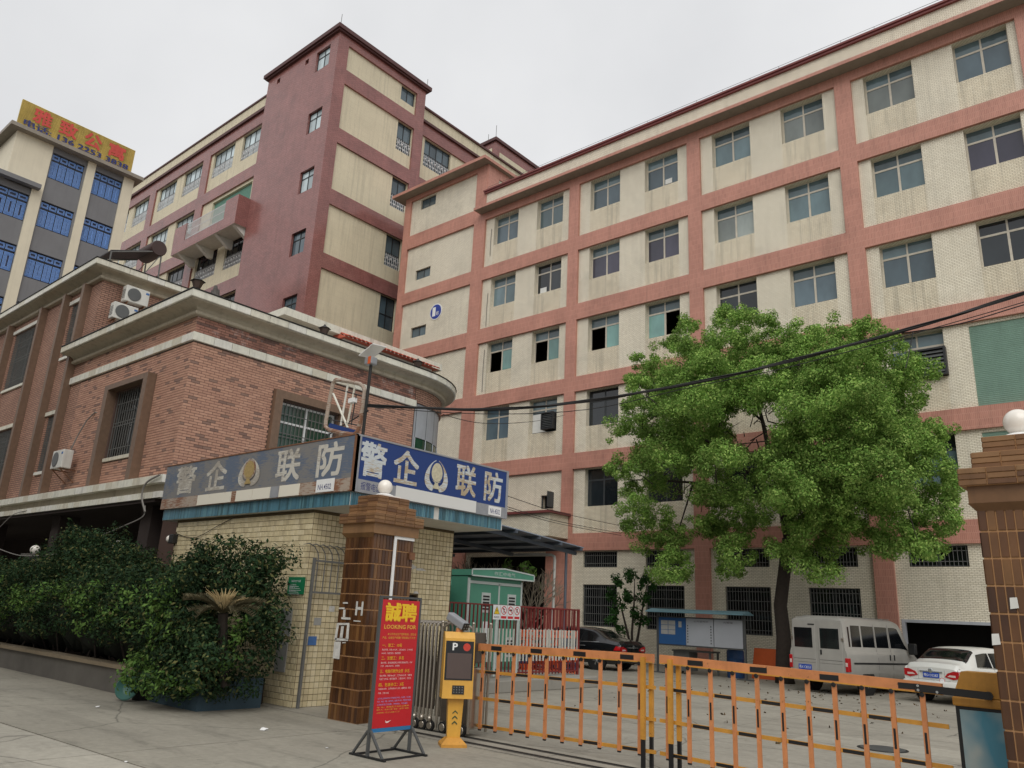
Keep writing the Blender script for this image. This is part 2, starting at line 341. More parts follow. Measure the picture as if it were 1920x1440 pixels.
# red factory and apartment block
tiled('tower_red', (164, 110, 103), (150, 98, 92), (118, 74, 70), .25, .085, .012, .2, .22, streak=.22, grime=.20, bump=.45, spec=.6)
tiled('tower_cream', (226, 217, 190), (219, 209, 182), (192, 180, 152), .02, .4, .004, .6, .10, streak=.28, off=0.0, bump=.2)
plain('tower_cap', (86, 52, 50), .6, .2, 2); plain('grille_white', (205, 205, 205), .5, .1)
plain('roller_teal', (110, 158, 140), .5, .15, 2, streak=.2)
plain('apartment_cream', (222, 213, 190), .8, .08, 1, streak=.12); plain('apartment_grey', (122, 122, 124), .8, .10, 1, streak=.10)
plain('grille_blue', (128, 174, 246), .4, .1); glassy('pane_navy', (38, 52, 88))
nt = NT('sign_yellow'); rgb = nt.new('RGB'); rgb.outputs[0].default_value = lin((206, 182, 104)); nt.link(dirty(nt, rgb.outputs[0], .25, 1.5, .3), nt.b.inputs['Base Color']); nt.b.inputs['Roughness'].default_value = .6
plain('letter_red', (205, 74, 62), .5, .15); plain('letter_navy', (38, 48, 110), .5, .15)
# brick office
BRICKS = [((190, 148, 127), 4), ((186, 144, 124), 4), ((195, 153, 132), 3), ((180, 139, 120), 2), ((144, 116, 104), 1.0), ((136, 108, 98), .5)]
pieces('brick', BRICKS, .7, .08, .3, grime=.10)
plain('mortar', (92, 73, 65), .9, .15)
tiled('brick_wall', (184, 143, 123), (166, 127, 109), (92, 73, 65), .25, .075, .010, .75, .18, streak=.12, grime=.15, bump=.5)
pieces('fascia_stone', [((230, 228, 214), 3), ((224, 220, 204), 2), ((234, 232, 222), 2), ((214, 208, 190), 1)], .65, .14, .35, streak=.32, grime=.16)
plain('cove', (186, 176, 156), .8, .15, 1, streak=.35, grime=.18)
plain('granite', (122, 98, 80), .5, .22, 9, streak=.2); plain('lime_stain', (214, 212, 208), .9, .3, 20)
plain('green_glass', (38, 74, 58), .1, .4, 1.2, spec=.8); plain('panel_grey', (172, 176, 182), .45, .12, 2, streak=.2)
pieces('roof_tile', [((190, 92, 70), 3), ((176, 80, 62), 2), ((200, 104, 84), 2), ((160, 74, 60), 1)], .6, .2, .3)
plain('black_metal', (34, 33, 32), .5, .2, 6); plain('rock', (96, 92, 88), .9, .35, 5, bump=.6, bscale=14)
plain('ac_white', (214, 213, 206), .5, .1, 4, streak=.2); plain('ac_fan', (96, 98, 98), .5, .2); plain('heater_tube', (52, 48, 50), .3, .2); plain('heater_drum', (66, 46, 42), .5, .2, 3)
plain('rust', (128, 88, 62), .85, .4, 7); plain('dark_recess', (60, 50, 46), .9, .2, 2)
# guard house, pillars
GT = [((214, 196, 152), 5), ((206, 188, 146), 4), ((220, 204, 164), 3), ((196, 178, 138), 1.2)]
GT = [((214, 199, 160), 5), ((206, 191, 153), 4), ((221, 207, 171), 3), ((194, 179, 144), 1.4)]
pieces('guard_tile', GT, .35, .10, .5, grime=.12, streak=.15); plain('guard_joint', (92, 80, 58), .9, .2)
tiled('guard_tile_far', (212, 194, 152), (204, 186, 146), (96, 84, 62), .098, .074, .010, .4, .12, grime=.12, off=0.0)
pieces('pillar_tile', [((100, 66, 38), 4), ((88, 57, 34), 4), ((110, 75, 44), 3), ((74, 47, 30), 2), ((122, 86, 50), 1)], .32, .3, .5, scale=3.5, streak=.45, grime=.3); plain('pillar_joint', (176, 134, 94), .85, .2)
pieces('capital_tile', [((130, 96, 64), 3), ((118, 86, 58), 3), ((140, 106, 72), 2), ((102, 72, 50), 1.2)], .45, .2, .4, streak=.3)
def sign_mat(name, base, worn, amount, rusty):
    nt = NT(name); P = nt.geo(); a = nt.new('RGB'); a.outputs[0].default_value = lin(base); b = nt.new('RGB'); b.outputs[0].default_value = lin(worn)
    s1 = nt.noise(nt.mapped(P, (3.0, 3.0, 30.0)), 2.0, 5, .7); s2 = nt.noise(P, 1.1, 4, .6)
    m = nt.new('Math', operation='ADD'); nt.link(s1, m.inputs[0]); nt.link(s2, m.inputs[1])
    o = nt.mixc('MIX', nt.ramp(m.outputs[0], 1.12-amount*.35, W4(0), 1.34-amount*.3, W4(.85)), a.outputs[0], b.outputs[0])
    if rusty:
        r = nt.new('RGB'); r.outputs[0].default_value = lin((120, 78, 56)); o = nt.mixc('MIX', nt.ramp(nt.noise(P, 2.4, 6, .7), .60, W4(0), .70, W4(.8)), o, r.outputs[0])
    nt.link(o, nt.b.inputs['Base Color']); nt.b.inputs['Roughness'].default_value = .55
sign_mat('sign_blue', (24, 56, 118), (120, 134, 150), .12, False); sign_mat('sign_faded', (92, 104, 122), (128, 124, 118), .6, False)
sign_mat('letter_grey', (196, 202, 204), (172, 150, 112), .35, False); sign_mat('letter_faded', (198, 194, 184), (158, 150, 138), .4, False)
sign_mat('strip_worn', (226, 220, 204), (150, 104, 74), .25, True); sign_mat('strip_rust', (132, 92, 68), (172, 160, 146), .4, True); sign_mat('strip_white', (218, 218, 214), (170, 160, 150), .2, False); plain('strip_grey', (150, 152, 156), .7, .2, 5)
plain('gilt', (206, 198, 170), .6, .3, 18); plain('gilt_faded', (172, 148, 96), .7, .3, 18); plain('emblem_grey', (150, 148, 142), .6, .3, 22)
pieces('blue_tile', [((84, 132, 150), 3), ((74, 118, 134), 3), ((98, 144, 156), 2), ((64, 102, 112), 1.5)], .35, .2, .5, streak=.4, grime=.3)
plain('globe_lamp', (238, 232, 222), .25, .05, 4, spec=.5, coat=.3); plain('steel_grey', (120, 122, 122), .45, .2, 4, metal=.3)
plain('board_green', (20, 118, 76), .5, .1); plain('ink_white', (225, 228, 226), .6, .05); plain('notice_grey', (158, 158, 154), .7, .15, 6); plain('notice_blue', (70, 112, 170), .7, .2, 20); plain('chalk', (206, 204, 198), .9, .35, 14)
plain('planter_paint', (104, 100, 94), .85, .2, 2, grime=.25); plain('planter_cap', (140, 126, 104), .85, .2, 2); plain('planter_blue', (60, 82, 94), .8, .2, 2, grime=.3)
# plants
leafmat('leaf_tree', [(94, 132, 60), (120, 158, 72), (148, 180, 92), (102, 142, 64), (176, 200, 112), (110, 150, 66)], .24)
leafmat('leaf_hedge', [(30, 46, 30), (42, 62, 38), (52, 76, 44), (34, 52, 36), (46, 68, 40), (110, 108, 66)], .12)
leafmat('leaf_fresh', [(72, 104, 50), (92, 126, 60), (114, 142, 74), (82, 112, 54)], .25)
leafmat('leaf_dark', [(34, 62, 30), (44, 80, 36), (60, 98, 46), (40, 70, 34)], .2); leafmat('frond_dry', [(120, 106, 76), (140, 122, 88), (166, 146, 106), (96, 88, 64)], .15); leafmat('frond_dark', [(84, 82, 62), (100, 94, 72), (116, 106, 82)], .1)
plain('basin_teal', (70, 112, 104), .5, .2, 5, grime=.3)
leafmat('leaf_litter', [(78, 62, 42), (96, 74, 46), (58, 50, 40), (110, 90, 56)], .1)
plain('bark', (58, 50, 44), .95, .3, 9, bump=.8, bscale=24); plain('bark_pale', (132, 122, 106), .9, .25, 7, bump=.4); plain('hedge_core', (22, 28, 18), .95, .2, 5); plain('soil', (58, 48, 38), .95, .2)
# street things
plain('barrier_orange', (208, 136, 86), .5, .22, 7, streak=.2, grime=.25, chips=(108, 76, 54)); plain('barrier_yellow', (204, 146, 58), .5, .22, 7, streak=.2, grime=.25, chips=(112, 82, 50)); plain('tape_black', (26, 26, 27), .5, .1)
plain('kiosk_yellow', (220, 166, 66), .4, .14, 5, coat=.1, streak=.2, grime=.15); plain('screen_brown', (78, 62, 56), .2, .15, 3, spec=.6); plain('screen_black', (18, 18, 20), .2, .05); plain('chevron_green', (40, 72, 44), .5, .1); plain('led_red', (196, 62, 48), .4, .2, 30); plain('camera_grey', (140, 142, 146), .4, .1)
plain('stainless', (176, 168, 156), .28, .12, 6, metal=.85); plain('stainless_dark', (96, 88, 80), .35, .2, 6, metal=.6); plain('rubber', (28, 28, 28), .8, .1)
plain('poster_red', (196, 30, 40), .4, .12, 2, streak=.1); plain('poster_yellow', (238, 196, 40), .5, .05); plain('poster_orange', (232, 132, 36), .5, .1, 9); plain('poster_pink', (240, 206, 204), .5, .05); plain('poster_lilac', (170, 160, 216), .5, .05); plain('poster_gold', (226, 176, 70), .5, .05); plain('frame_blue', (46, 116, 168), .5, .1); plain('frame_grey', (78, 80, 80), .5, .2, 6)
nt = NT('light_box'); P = nt.geo(); o = nt.ramp(nt.noise(nt.mapped(P, (1.2, 1.2, .8)), 1.6, 3), .35, lin((178, 184, 178)), .65, lin((74, 138, 160))); nt.link(o, nt.b.inputs['Base Color']); nt.b.inputs['Roughness'].default_value = .2
# yard
plain('cabinet_green', (82, 142, 120), .45, .10, 2, streak=.12); plain('cabinet_trim', (186, 194, 190), .5, .1); plain('fence_maroon', (120, 42, 40), .5, .15, 5); plain('fence_white', (205, 202, 192), .5, .15, 5)
plain('warn_yellow', (236, 200, 30), .5, .05); plain('sign_white', (226, 228, 228), .5, .05); plain('sign_red', (196, 40, 48), .5, .05)
plain('shed_metal', (92, 98, 108), .45, .15, 2, streak=.2); plain('shed_sheet', (150, 160, 176), .5, .15, 2, streak=.2); plain('pipe_white', (206, 206, 200), .5, .1)
plain('crate_orange', (226, 92, 40), .5, .15, 6); plain('crate_blue', (50, 62, 96), .5, .15, 6)
plain('board_blue', (40, 84, 134), .5, .12, 2); plain('board_pale', (164, 168, 174), .3, .10, 2); plain('roof_blue', (108, 146, 158), .5, .2, 2, streak=.2); plain('drum_blue', (36, 74, 122), .5, .2, 4); plain('plank_orange', (206, 92, 36), .6, .15, 3); plain('table_grey', (96, 98, 96), .7, .2, 4)
def paint(name, c, rough=.28): return plain(name, c, rough, .05, 2, coat=.6, spec=.5)
plain('paint_white', (216, 217, 212), .3, .07, 2.5, coat=.5, grime=.08); paint('paint_black', (20, 22, 25), .2); plain('paint_silver', (158, 156, 150), .38, .12, 2.5, coat=.35, grime=.15); plain('car_glass', (18, 21, 24), .08, .1, 2, spec=.7); plain('chrome', (200, 204, 206), .2, .05, 4, metal=.9)
plain('lamp_red', (176, 22, 28), .2, .15, 20, coat=.5); plain('lamp_clear', (214, 190, 184), .2, .15, 20, coat=.5); plain('plate_blue', (26, 70, 168), .45, .08); plain('tyre', (26, 26, 26), .85, .1); plain('trim_black', (28, 29, 30), .6, .1); plain('seam', (70, 70, 68), .7, .1)
plain('cable', (26, 25, 25), .7, .1); plain('cable_grey', (128, 124, 118), .7, .1); plain('litter_white', (226, 226, 224), .8, .1)
# ------------------------------------------------------------------ ground
g = MB(); g.quad((-600, -600, -.03), (600, -600, -.03), (600, 600, -.03), (-600, 600, -.03)); tag(g.build('ground', 'dirt'), kind='structure')
# street: cast concrete slabs with open joints
road = MB(); road.box(-60, 30, -14, 8.3, -.028, -.012); road = tag(road.build('road', 'joint'), kind='structure')
def slab(parent, pts, mat, t=.0):
    m = MB(); n = len(pts); m.prism([(p[0], p[1], -.010) for p in pts], (0, 0, .010+t)); return m.build('concrete_slab', mat, parent)
JA = [pZ(30, 1363), pZ(267, 1437)]; jd = (JA[1]-JA[0]).normalized()
def onj(X): t = (X-JA[0].x)/jd.x; return JA[0].y+jd.y*t           # the long joint in the lower left corner
xs = [-60, -48, -36, -24, -16.5, -9.6, -3.2, 3, 9, 18, 30]
for a, b in zip(xs, xs[1:]):
    ja, jb = onj(a), onj(b); q = .012
    if a < -8: slab(road, [(a+q, max(-14, min(ja, 6))-q*0, 0), (b-q, max(-14, min(jb, 6)), 0), (b-q, 8.28, 0), (a+q, 8.28, 0)], 'street_concrete') if b <= -9.5 or True else None
    else: slab(road, [(a+q, 0, 0), (b-q, 0, 0), (b-q, 8.28, 0), (a+q, 8.28, 0)], 'street_concrete')
    lo = -14
    if a < -8: slab(road, [(a+q, lo, 0), (b-q, lo, 0), (b-q, max(-13.9, min(jb, 6))-.03, 0), (a+q, max(-13.9, min(ja, 6))-.03, 0)], 'street_concrete_pale')
    else: slab(road, [(a+q, lo, 0), (b-q, lo, 0), (b-q, -.02, 0), (a+q, -.02, 0)], 'street_concrete_pale')
# the yard inside the gate
yard = MB(); yard.box(-60, 30, 8.3, 48, -.028, -.012); yard = tag(yard.build('yard', 'joint'), kind='structure')
ys = [8.31, 13.2, 18.6, 24.0, 29.95]; xs = [-60, -34, -24, -12.1, -6.6, -1.2, 4.2, 12, 30]
for a, b in zip(xs, xs[1:]):
    for c, d in zip(ys, ys[1:]): slab(yard, [(a+.008, c+.008, 0), (b-.008, c+.008, 0), (b-.008, d-.008, 0), (a+.008, d-.008, 0)], 'yard_concrete')
# gate track, two steel rails let into the ground
tr = thing('gate_track', 'dark steel rail track of the folding gate, sunk in the concrete before the barrier', 'rail track', (-5, 8.62, 0))
for dy in (0, .34):
    m = MB(); m.box(-9.9, -1.5, 8.50+dy, 8.53+dy, -.004, .009); m.build('rail', 'tape_black', tr)
    m = MB(); m.box(-9.9, -1.5, 8.44+dy, 8.496+dy, -.004, .003); m.build('rail_bed', 'joint', tr)
# manhole in its pale patch
c = pZ(1655, 1405); mh = thing('manhole_cover', 'round iron manhole cover set in a pale patch of the yard', 'manhole', c)
m = MB(); m.box(c.x-1.3, c.x+1.15, c.y-.75, c.y+.95, -.008, .004); m.build('concrete_patch', 'street_concrete_pale', mh)
m = MB(); m.lathe((c.x, c.y, .004), [(.36, 0), (.36, .006)], 28); m.build('rim', 'trim_black', mh)
m = MB(); m.lathe((c.x, c.y, .009), [(.32, 0), (.32, .007), (.3, .009)], 28); m.build('cover', 'frame_grey', mh)
# litter: fallen leaves in the yard, scraps of paper on the street
rnd = random.Random(4); cs = []
for i in range(150):
    x, y = rnd.uniform(-12, -2.2), rnd.triangular(13, 28, 22)
    if rnd.random() < .55: x, y = rnd.gauss(-8.6, 2.2), rnd.gauss(21.5, 3)
    cs.append((x, y, .012))
ll = leaves_mesh('leaf_litter', 'leaf_litter', cs, [.03]*len(cs), [2]*len(cs), .075, 5, squash=.15); tag(ll, 'small brown leaves fallen on the yard concrete', 'leaves', kind='stuff')
def scrap(px, py, s, lab, seed):
    c = pZ(px, py); m = MB(); r = random.Random(seed); pts = [(c.x+s*math.cos(t)*r.uniform(.5, 1.1), c.y+s*math.sin(t)*r.uniform(.5, 1.1)) for t in [k*.9 for k in range(7)]]
    top = [(p[0], p[1], r.uniform(.006, .05)*s*8) for p in pts]; m.add(top+[(c.x, c.y, .05*s*8)], [(i, (i+1) % 7, 7) for i in range(7)]); m.add([(p[0], p[1], .003) for p in pts], [tuple(range(7))])
    tag(m.build('paper_scrap', 'litter_white'), lab, 'litter', 'scraps of white litter on the street')
scrap(495, 1369, .08, 'crumpled white paper scrap, the largest, lying on the street before the brown pillar', 1)
scrap(183, 1326, .05, 'flat white scrap lying near the hedge planter left of the teal basin', 2)
scrap(613, 1403, .03, 'tiny white scrap on the street left of the poster stand foot', 3)
scrap(236, 1429, .025, 'tiny white scrap beside the long joint in the bottom left corner', 4)
# ------------------------------------------------------------------ cream and red factory behind the yard
K = 30/28.0; FY = 30.0
def FX(x): return x*K
def FZ(z): return max(0.0, EYE+(z-EYE)*K)
def FP(u, v, w): return (u, FY+.14+w, v)
fac = thing('factory_building', 'long six-storey factory with cream tile panels framed by terracotta red beams, behind the tree', 'building', (FX(-14), 38, 0))
COLS = [(-27.82, -26.98), (-21.20, -20.60), (-14.65, -14.03), (-8.12, -7.49), (-1.93, -1.30), (4.62, 5.25)]
BEAMS = [(18.92, 19.65), (15.28, 16.08), (11.71, 12.43), (8.09, 8.82), (4.49, 5.23)]
ROWS = [(19.65, 22.56), (16.08, 18.92), (12.43, 15.28), (8.82, 11.71), (5.23, 8.09), (.113, 4.49)]
BWIN = [[(-26.38, -24.66), (-23.37, -21.68)], [(-19.99, -18.27), (-16.90, -15.18)], [(-13.48, -11.73), (-10.37, -8.64)], [(-7.05, -5.30), (-3.93, -2.20)], [(-.50, 1.25), (2.62, 4.35)]]
for a, b in COLS:
    m = MB(); m.box(FX(a), FX(b), FY, FY+.5, 0, FZ(22.98)); m.build('column', 'factory_red', fac)
m = MB(); m.box(FX(-33.87), FX(-33.38), FY, FY+.5, 0, FZ(26.08)); m.build('column', 'factory_red', fac)
for i in range(5):
    a, b = COLS[i][1], COLS[i+1][0]
    for z0, z1 in BEAMS+[(22.56, 22.98)]:
        m = MB(); m.box(FX(a), FX(b), FY+.004, FY+.5, FZ(z0), FZ(z1)); m.build('beam', 'factory_red', fac)
# stair wing at the left end
for z0, z1 in [(25.8, 26.08), (22.55, 23.4)]+BEAMS:
    m = MB(); m.box(FX(-33.38), FX(-27.82), FY+.004, FY+.5, FZ(z0), FZ(z1)); m.build('beam', 'factory_red', fac)
m = MB(); m.box(FX(-27.82), FX(-26.98), FY, FY+.5, FZ(22.98), FZ(26.08)); m.build('column', 'factory_red', fac)
m = MB(); SW = [(-32.6, -31.3, 25.03, 25.72), (-32.55, -31.28, 20.35, 20.98), (-32.52, -31.26, 16.71, 17.34), (-32.52, -31.26, 13.1, 13.75)]
for z0, z1 in [(23.4, 25.8)]+[(r[0] if i else 19.65, r[1] if i else 22.55) for i, r in enumerate(ROWS)]:
    hs = [(FX(h[0]), FX(h[1]), FZ(h[2]), FZ(h[3])) for h in SW if z0 < h[2] < z1]
    holes_wall(m, FP, FX(-33.4), FX(-27.8), FZ(z0)-.02, FZ(z1)+.02, hs, .2)
m.build('stair_wall', 'factory_tile', fac)
for h in SW:
    x0, x1, z0, z1 = FX(h[0]), FX(h[1]), FZ(h[2]), FZ(h[3]); Y = FY+.26
    f = MB(); f.box(x0, x1, Y, Y+.05, z0, z0+.05).box(x0, x1, Y, Y+.05, z1-.05, z1).box(x0, x0+.05, Y, Y+.05, z0+.05, z1-.05).box(x1-.05, x1, Y, Y+.05, z0+.05, z1-.05).box((x0+x1)/2-.03, (x0+x1)/2+.03, Y, Y+.05, z0+.05, z1-.05)
    f = f.build('window', 'window_dark', fac)
    for a, b in ((x0+.05, (x0+x1)/2-.03), ((x0+x1)/2+.03, x1-.05)):
        p = MB(); p.box(a, b, Y+.02, Y+.03, z0+.05, z1-.05); p.build('pane', 'pane_grey', f)
# roof edges
m = MB(); m.box(FX(-27.35), FX(5.6), FY-.62, FY+.3, FZ(22.98), FZ(23.13)); m.build('cornice', 'factory_red', fac)
m = MB(); m.box(FX(-27.30), FX(5.55), FY-.60, FY, FZ(22.975), FZ(22.978)); m.build('cornice_soffit', 'soffit', fac)
m = MB(); m.box(FX(-26.98), FX(5.25), FY+.02, FY+.3, FZ(23.13), FZ(24.16)); m.build('parapet', 'factory_tile', fac)
m = MB(); m.box(FX(-27.1), FX(5.35), FY-.10, FY+.42, FZ(24.16), FZ(24.26)).box(FX(-27.12), FX(5.37), FY-.16, FY+.44, FZ(24.262), FZ(24.35)); m.build('coping', 'factory_coping', fac)
m = MB(); zt = FZ(24.35)
m.tube([(FX(-26.9), FY, zt+.22), (FX(5.3), FY, zt+.22)], .012, 4)
for i in range(26): x = FX(-26.9+i*1.28); m.tube([(x, FY, zt-.02), (x, FY, zt+.22)], .01, 4)
m.build('lightning_rail', 'bars', fac)
m = MB(); m.box(FX(-34.5), FX(-26.7), FY-.66, FY+6.6, FZ(26.08), FZ(26.26)); m.build('cornice', 'factory_red', fac)
m = MB(); m.box(FX(-34.46), FX(-26.74), FY-.64, FY+6.55, FZ(26.075), FZ(26.078)); m.build('cornice_soffit', 'soffit', fac)
m = MB(); m.box(FX(-33.8), FX(-26.98)-.02, FY+.5, FY+6, FZ(20), FZ(26.07)); m.build('stair_core', 'factory_tile', fac)
m = MB(); m.box(FX(-26.99), FX(-26.96), FY+.02, FY+1.0, FZ(24.35), FZ(26.07)).box(FX(-26.99), FX(-26.955), FY+1.0, FY+6.0, FZ(25.5), FZ(26.07)); m.build('stair_side_trim', 'factory_red', fac)
m = MB(); m.box(FX(-26.99), FX(-26.95), FY+2.0, FY+2.9, FZ(24.5), FZ(25.2)); m.build('stair_side_opening', 'room_dark', fac)
m = MB(); m.box(FX(-33.87), FX(5.25), FY+.5, FY+14, FZ(22.7), FZ(22.97)); m.build('roof', 'soffit', fac)
m = MB(); m.box(FX(-33.87), FX(5.25), FY+3.2, FY+3.3, 0, FZ(22.7)).box(FX(-33.87), FX(-33.7), FY+.5, FY+3.2, 0, FZ(22.7)).box(FX(5.1), FX(5.25), FY+.5, FY+3.2, 0, FZ(22.7))
for z0, z1 in BEAMS: m.box(FX(-33.7), FX(5.1), FY+.5, FY+3.2, FZ(z0)+.1, FZ(z1)-.05)
m.build('rooms', 'room_dark', fac)
m = MB(); m.box(FX(-33.87), FX(5.25), FY+3.3, FY+14, 0, FZ(22.7)); m.build('rear_block', 'factory_tile', fac)
# panels with window openings, bay by bay
def bigwin(x0, x1, z0, z1, state, tint, grid=False):
    """sliding window: two transom lights over two sashes; state names the open sash"""
    Y = FY+.40; zt = z1-.50*K; xm = (x0+x1)/2; al = 'window_dark' if grid else 'window_alu'
    f = MB()
    for a in ((x0, x1, z0, z0+.05), (x0, x1, z1-.05, z1), (x0, x0+.05, z0+.05, z1-.05), (x1-.05, x1, z0+.05, z1-.05), (x0+.05, x1-.05, zt-.04, zt+.04), (xm-.04, xm+.04, z0+.05, zt-.04), (xm-.03, xm+.03, zt+.04, z1-.05)):
        f.box(a[0], a[1], Y, Y+.06, a[2], a[3])
    f = f.build('window', al, fac)
    for k, (a, b, c, d) in enumerate(((x0+.05, xm-.025, zt+.03, z1-.05), (xm+.025, x1-.05, zt+.03, z1-.05), (x0+.05, xm-.03, z0+.05, zt-.03), (xm+.03, x1-.05, z0+.05, zt-.03))):
        if k == 2 and state == 'L' or k == 3 and state == 'R': continue
        p = MB(); p.box(a, b, Y+.02, Y+.032, c, d); p.build('pane', tint if k > 1 or tint in ('pane_dark',) else ('pane_teal' if not grid else 'pane_dark'), f)
    return f
STATE = {(2, 0, 0): 'L', (2, 0, 1): 'L', (2, 1, 0): 'L', (2, 1, 1): 'R', (4, 1, 0): '', (3, 3, 0): 'F'}
TINT = {(1, 1, 0): 'pane_violet', (1, 1, 1): 'pane_violet', (1, 3, 1): 'pane_violet', (2, 3, 1): 'pane_dark', (2, 0, 0): 'pane_green', (2, 0, 1): 'pane_green', (2, 1, 0): 'pane_green', (2, 1, 1): 'pane_green', (3, 1, 0): 'pane_dark', (4, 1, 0): 'pane_dark', (4, 1, 1): 'pane_dark', (4, 2, 0): 'pane_dark', (4, 2, 1): 'pane_dark', (3, 2, 0): 'pane_dark', (1, 0, 0): 'pane_teal', (0, 0, 1): 'pane_teal'}
rt = random.Random(2)
for ri, (z0, z1) in enumerate(ROWS[:5]):
    for bi in range(5):
        a, b = COLS[bi][1], COLS[bi+1][0]; hs = []; jobs = []
        for wi, (wa, wb) in enumerate(BWIN[bi]):
            if (ri, bi, wi) in ((3, 3, 1), (4, 3, 1)):
                hs.append((FX(-4.53), FX(-1.99), FZ(z0+.02), FZ(z1-.12))); jobs.append(('shutter', wi)); continue
            if (ri, bi) == (4, 0):
                if wi == 1: hs.append((FX(-22.44), FX(-21.72), FZ(6.41), FZ(7.02))); jobs.append(('small', wi))
                continue
            hs.append((FX(wa), FX(wb), FZ(z1-1.70), FZ(z1-.02))); jobs.append(('win', wi))
        m = MB(); holes_wall(m, FP, FX(a)-.02, FX(b)+.02, FZ(z0)-.02, FZ(z1)+.02, hs, .34, stain=True); m.build('tile_panel', ['factory_tile', 'factory_tile_stained'], fac)
        for (h, (job, wi)) in zip(hs, jobs):
            if job == 'win': bigwin(*h, STATE.get((ri, bi, wi), ''), TINT.get((ri, bi, wi), rt.choice(['pane_grey', 'pane_teal', 'pane_grey', 'pane_teal', 'pane_dark', 'pane_curtain'])), grid=ri == 4 or (ri == 3 and bi in (1, 2)))
            elif job == 'small':
                x0, x1, c, d = h; Y = FY+.2; f = MB(); f.box(x0, x1, Y, Y+.05, c, c+.05).box(x0, x1, Y, Y+.05, d-.05, d).box(x0, x0+.05, Y, Y+.05, c+.05, d-.05).box(x1-.05, x1, Y, Y+.05, c+.05, d-.05)
                f = f.build('window', 'window_dark', fac); p = MB(); p.box(x1-.02, x1+.02, FY-.35, FY+.18, c+.03, d+.12); p.build('open_sash', 'window_dark', f)
            else:
                x0, x1, c, d = h; f = MB(); n = 44
                for i in range(n):
                    za = c+(d-c)*i/n; zb = c+(d-c)*(i+1)/n; zm = za+(zb-za)*.72
                    f.quad((x0, FY+.22, za), (x1, FY+.22, za), (x1, FY+.185, zm), (x0, FY+.185, zm)); f.quad((x0, FY+.185, zm), (x1, FY+.185, zm), (x1, FY+.22, zb), (x0, FY+.22, zb))
                f.build('roller_shutter', 'shutter_green', fac, fix=False)
# papers taped inside two windows
m = MB(); m.box(FX(-23.15), FX(-22.75), FY+.390, FY+.394, FZ(17.32), FZ(17.62)); m.build('taped_paper', 'paper_white', fac)
m = MB(); m.box(FX(-15.95), FX(-15.6), FY+.390, FY+.394, FZ(21.05), FZ(21.3)); m.build('taped_paper', 'paper_white', fac)
# exhaust louvers hung in two windows
def louver(x0, x1, z0, z1, n, lab):
    f = MB(); Y0 = FY-.10; f.box(x0, x0+.07, Y0, FY+.38, z0, z1).box(x1-.07, x1, Y0, FY+.25, z0, z1).box(x0+.07, x1-.07, Y0, FY+.25, z0, z0+.07).box(x0+.07, x1-.07, Y0, FY+.25, z1-.07, z1).box(x0+.07, x1-.07, FY+.2, FY+.24, z0+.07, z1-.07)
    f = f.build('exhaust_louver', 'louver_black', fac)
    for i in range(n):
        z = z0+.09+(z1-z0-.18)*(i+.5)/n; h = (z1-z0-.18)/n; s = MB(); s.prism([(x0+.075, FY-.02, z+h*.42), (x0+.075, FY-.08, z-h*.30), (x0+.075, FY-.07, z-h*.36), (x0+.075, FY-.005, z+h*.36)], (x1-x0-.15, 0, 0)); s.build('slat', 'frame_grey', f)
louver(FX(-6.45), FX(-5.25), FZ(10.02), FZ(11.0), 6, '')
louver(FX(-22.45), FX(-21.74), FZ(10.1), FZ(10.92), 8, '')
m = MB(); m.box(FX(-23.3), FX(-22.5), FY+.385, FY+.39, FZ(10.1), FZ(11.0)); m.build('window_board', 'paper_white', fac)
# ground floor
def barred(x0, x1, z0, z1, n, rows, tint):
    Y = FY+.26; xm = (x0+x1)/2; f = MB()
    for a in ((x0, x1, z0, z0+.06), (x0, x1, z1-.06, z1), (x0, x0+.06, z0+.06, z1-.06), (x1-.06, x1, z0+.06, z1-.06), (xm-.035, xm+.035, z0+.06, z1-.06)): f.box(a[0], a[1], Y, Y+.06, a[2], a[3])
    f = f.build('window', 'window_dark', fac)
    for a, b in ((x0+.06, xm-.035), (xm+.035, x1-.06)): p = MB(); p.box(a, b, Y+.02, Y+.03, z0+.06, z1-.06); p.build('pane', tint, f)
    g = MB()
    for i in range(n): x = x0+(x1-x0)*(i+.5)/n; g.tube([(x, FY+.18, z0), (x, FY+.18, z1)], .011, 4)
    for i in range(rows): z = z0+(z1-z0)*(i+.5)/rows; g.box(x0, x1, FY+.185, FY+.20, z-.012, z+.012)
    g.build('window_bars', 'bars', f)
for bi in range(5):
    a, b = COLS[bi][1], COLS[bi+1][0]; hs = []
    if bi == 0: hs = [(FX(-26.9), FX(-21.95), 0, FZ(4.30))]
    elif bi == 3: hs = [(FX(-7.43), FX(-1.99), 0, FZ(2.14)), (FX(-7.05), FX(-5.31), FZ(3.79), FZ(4.45))]
    else:
        for wa, wb in BWIN[bi]: hs += [(FX(wa), FX(wb), FZ(1.40), FZ(3.08)), (FX(wa), FX(wb), FZ(3.79), FZ(4.45))]
    m = MB(); holes_wall(m, FP, FX(a)-.02, FX(b)+.02, 0, FZ(4.49)+.02, hs, .25); m.build('tile_panel', 'factory_tile', fac)
    if bi not in (0, 3):
        for h in hs: barred(*h, 16, 5 if h[3]-h[2] > 1 else 2, 'pane_black')
    if bi == 3: barred(*hs[1], 14, 2, 'pane_black')
m = MB(); m.box(FX(-21.95), FX(-21.2)-.002, FY-.01, FY+.45, 0, FZ(4.49)); m.build('entrance_jamb', 'factory_red', fac)
m = MB(); m.box(FX(-7.43), FX(-7.33), FY+.12, FY+.3, 0, FZ(2.14)).box(FX(-7.33), FX(-1.99), FY+.12, FY+.3, FZ(2.05), FZ(2.14)); m.build('garage_frame', 'panel_grey', fac)
m = MB(); xa, xb = FX(-4.2), FX(-2.2)
rr = random.Random(9)
